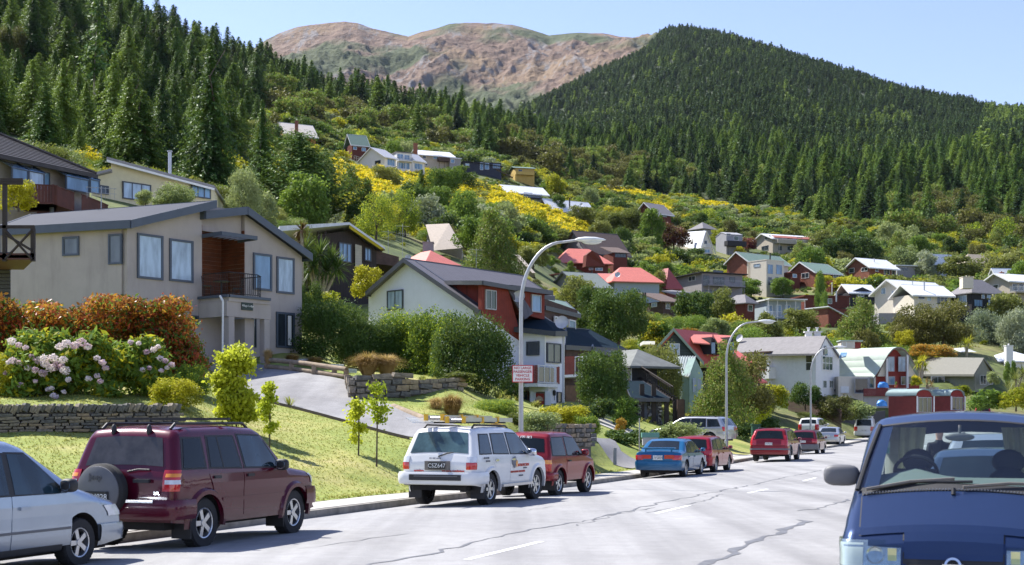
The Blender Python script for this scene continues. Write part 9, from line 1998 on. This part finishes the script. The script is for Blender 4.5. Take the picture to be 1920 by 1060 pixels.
for pa,pb in(((385,719),(486,752)),((486,752),(640,791)),((640,791),(768,825))):
 A2,B2=hit(*pa),hit(*pb);a,b=Vector(A2),Vector(B2);n=14
 for i in range(n):p,q_=a.lerp(b,i/n),a.lerp(b,(i+1)/n);p.z,q_.z=Hs(p.x,p.y),Hs(q_.x,q_.y);mb.pbox(p+ZV*.0,q_-p,Vector((0,-.1,0)),ZV*.09)
o=mb.build('driveway_edging',m_dt);tag(o,kind='structure')
rk2=random.Random(4)
for k,(px,py,w_)in enumerate(((512,683,.3),(567,683,.55),(592,688,.35),(632,694,.6),(580,682,.25),(660,700,.4))):
 p=Vector(hit(px,py,50))+ZV*.1;o=link('garden_stone',rock(30+k).mesh('garden_stone',M('stone_pale',(.5,.5,.48),.9,var=.2)));o.location=p;o.scale=(w_,w_*.7,w_*.5);tag(o,['small pale stone beside the porch steps','wide pale flat stone above the timber rail','pale stone over the second rail post','large pale stone at the right end of the timber rail','little pale stone beside the wide flat one','pale stone next to the tan tussock'][k],'stone')
def fence(px0,y0,Y0,px1,y1,Y1,n,hgt,lab,mat=None,name='picket_fence'):
 a,b=P(px0,y0,Y0),P(px1,y1,Y1);r=empty(name,tuple(a),lab,'fence');d=b-a;
 mb=MB();mb.box(0,.11,0,.025,0,hgt);me=mb.mesh('picket',mat or m_dt)
 for k in range(n):o=link('picket',me,r,True);o.location=d*(k/n);o.rotation_euler=(0,0,math.atan2(d.y,d.x))
 for z_ in(.3,hgt-.3):mb=MB();mb.pbox(a+ZV*z_+Vector((0,.03,0)),d,(0,.05,0),(0,0,.09));mb.build('rail',mat or m_dt,r)
m_pk=M('picket_brown',(.09,.055,.045),.85,var=.3)
fence(1478,771,130,1534,780,126,26,1.1,'upper run of the brown picket fence left of the clipped round tree',m_pk);fence(1522,772,124,1578,805,119,30,1.6,'lower run of the dark picket fence behind the weeping tree',m_pk)
r=empty('dark_wall',tuple(P(1578,812,131)),'dark block wall behind the white people mover and the van','wall');mb=MB();mb.prism([P(1578,815,131),P(1660,815,135),P(1660,770,135),P(1578,779,131)],Vector((0,.4,0)));mb.build('wall',M('block_dark',(.05,.05,.055),.9),r)
def slope_rail(pts,lab):
 w=[Vector(hit(px,py))for px,py in pts];r=empty('track_fence',tuple(w[0]),lab,'fence')
 for h_ in(.9,1.5):mb=MB();mb.tube([p+ZV*h_ for p in w],.09,5);mb.build('rail',M('fence_pale',(.42,.36,.27),.85),r)
 for a,b in zip(w[:-1],w[1:]):
  for k in range(4):p=a.lerp(b,k/4);p.z=Hs(p.x,p.y);mb=MB();mb.cyl(p,p+ZV*1.5,.08,n=5);mb.build('post',M('fence_pale',(.42,.36,.27)),r)
slope_rail([(664,303),(682,308),(700,324)],'pale rail fence running down from the white glazed house');slope_rail([(742,352),(758,368),(776,376)],'pale rail fence crossing the broom slope')
r=empty('letterbox',tuple(P(1219,851,58)),'letterbox with pale front and green roof beside the second driveway','letterbox');mb=MB();mb.box(-.32,.32,-.2,.2,.35,.68);mb.build('box',M('letterbox_grey',(.42,.43,.42),.7),r,None,True);mb=MB();mb.prism([(-.36,-.24,.68),(.36,-.24,.68),(.36,.24,.68),(-.36,.24,.68)],(0,0,.2));mb.build('roof',M('letterbox_green',(.12,.3,.25),.6),r,None,True);mb=MB();mb.cyl((0,0,-.3),(0,0,.35),.06,n=6);mb.build('post',m_dt,r,None,True)
for px,py,Yq,hgt,lab in((1153,862,53,.45,'short grey timber bollard on the verge by the second driveway'),(1199,856,58,1.6,'thin pale marker stake in front of the dark juniper')):r=empty('marker_post',tuple(P(px,py,Yq)),lab,'post');mb=MB();mb.box(-.06,.06,-.06,.06,-.2,hgt)if hgt<1 else mb.cyl((0,0,-.2),(0,0,hgt),.025,n=6);mb.build('post',M('post_grey',(.36,.36,.33),.85),r,None,True)
def tarp(px,py,Y,w_,h_,lab,seed):
 b=P(px,py,Y);r=empty('blue_tarpaulin',tuple(b),lab,'tarpaulin');rs3=random.Random(seed);rows=[]
 for i in range(9):
  th=math.pi/2*i/8;rows.append([(w_/2*math.cos(th)**.5*math.cos(t)*(1+.12*math.sin(5*t+seed))+rs3.uniform(-.04,.04),w_/2*math.cos(th)**.5*math.sin(t)*.7,h_*math.sin(th)*(1+.1*math.sin(3*t))+rs3.uniform(-.03,.03))for t in[j*math.pi/10 for j in range(21)]])
 mb=MB();mb.grid(rows);mb.build('sheet',M('tarp_blue',(.05,.25,.62),.4,var=.3,scale=3),r,30,True)
tarp(1656,727,146.5,1.1,.55,'blue cover over a shape on the terrace of the curved-roof house',1);tarp(1653,762,139,1.0,.6,'crumpled blue tarpaulin on the grass below the terrace',2)
r=empty('flower_pot',tuple(P(1680,727,146.5)),'red flower pot with a green plant on the terrace wall','flower pot');mb=MB();mb.lathe([(.14,0),(.2,.3),(.17,.3),(.0,.25)],n=12);mb.build('pot',M('pot_red',(.4,.03,.03),.5),r,40,True);mb=MB();sword_head((0,0,.35),.35,30,3,mb,.4,.05);mb.build('plant',LM['green'],r,None,True)
r=empty('wheelie_bin',tuple(P(1417,826,88)),'dark green wheelie bin beside the red crossover','bin');mb=MB();mb.prism([(-.25,-.28,0),(.25,-.28,0),(.25,.28,0),(-.25,.28,0)],(0,0,.95));mb.build('body',M('bin_green',(.01,.06,.04),.6),r,None,True);mb=MB();mb.box(-.29,.29,-.32,.32,.95,1.03);mb.build('lid',M('bin_green',(.01,.06,.04)),r,None,True)
hz=MB();hz.box(-2600,2600,-60,4100,-12,1180);hm=bpy.data.materials.new('haze_air');hm.use_nodes=True;t=hm.node_tree;t.nodes.clear();pv=t.nodes.new('ShaderNodeVolumePrincipled');pv.inputs['Color'].default_value=(.72,.84,1,1);pv.inputs['Density'].default_value=HAZE;pv.inputs['Anisotropy'].default_value=.2;oo=t.nodes.new('ShaderNodeOutputMaterial');t.links.new(pv.outputs[0],oo.inputs['Volume'])
if HAZE>0:tag(hz.build('haze',hm),kind='stuff')
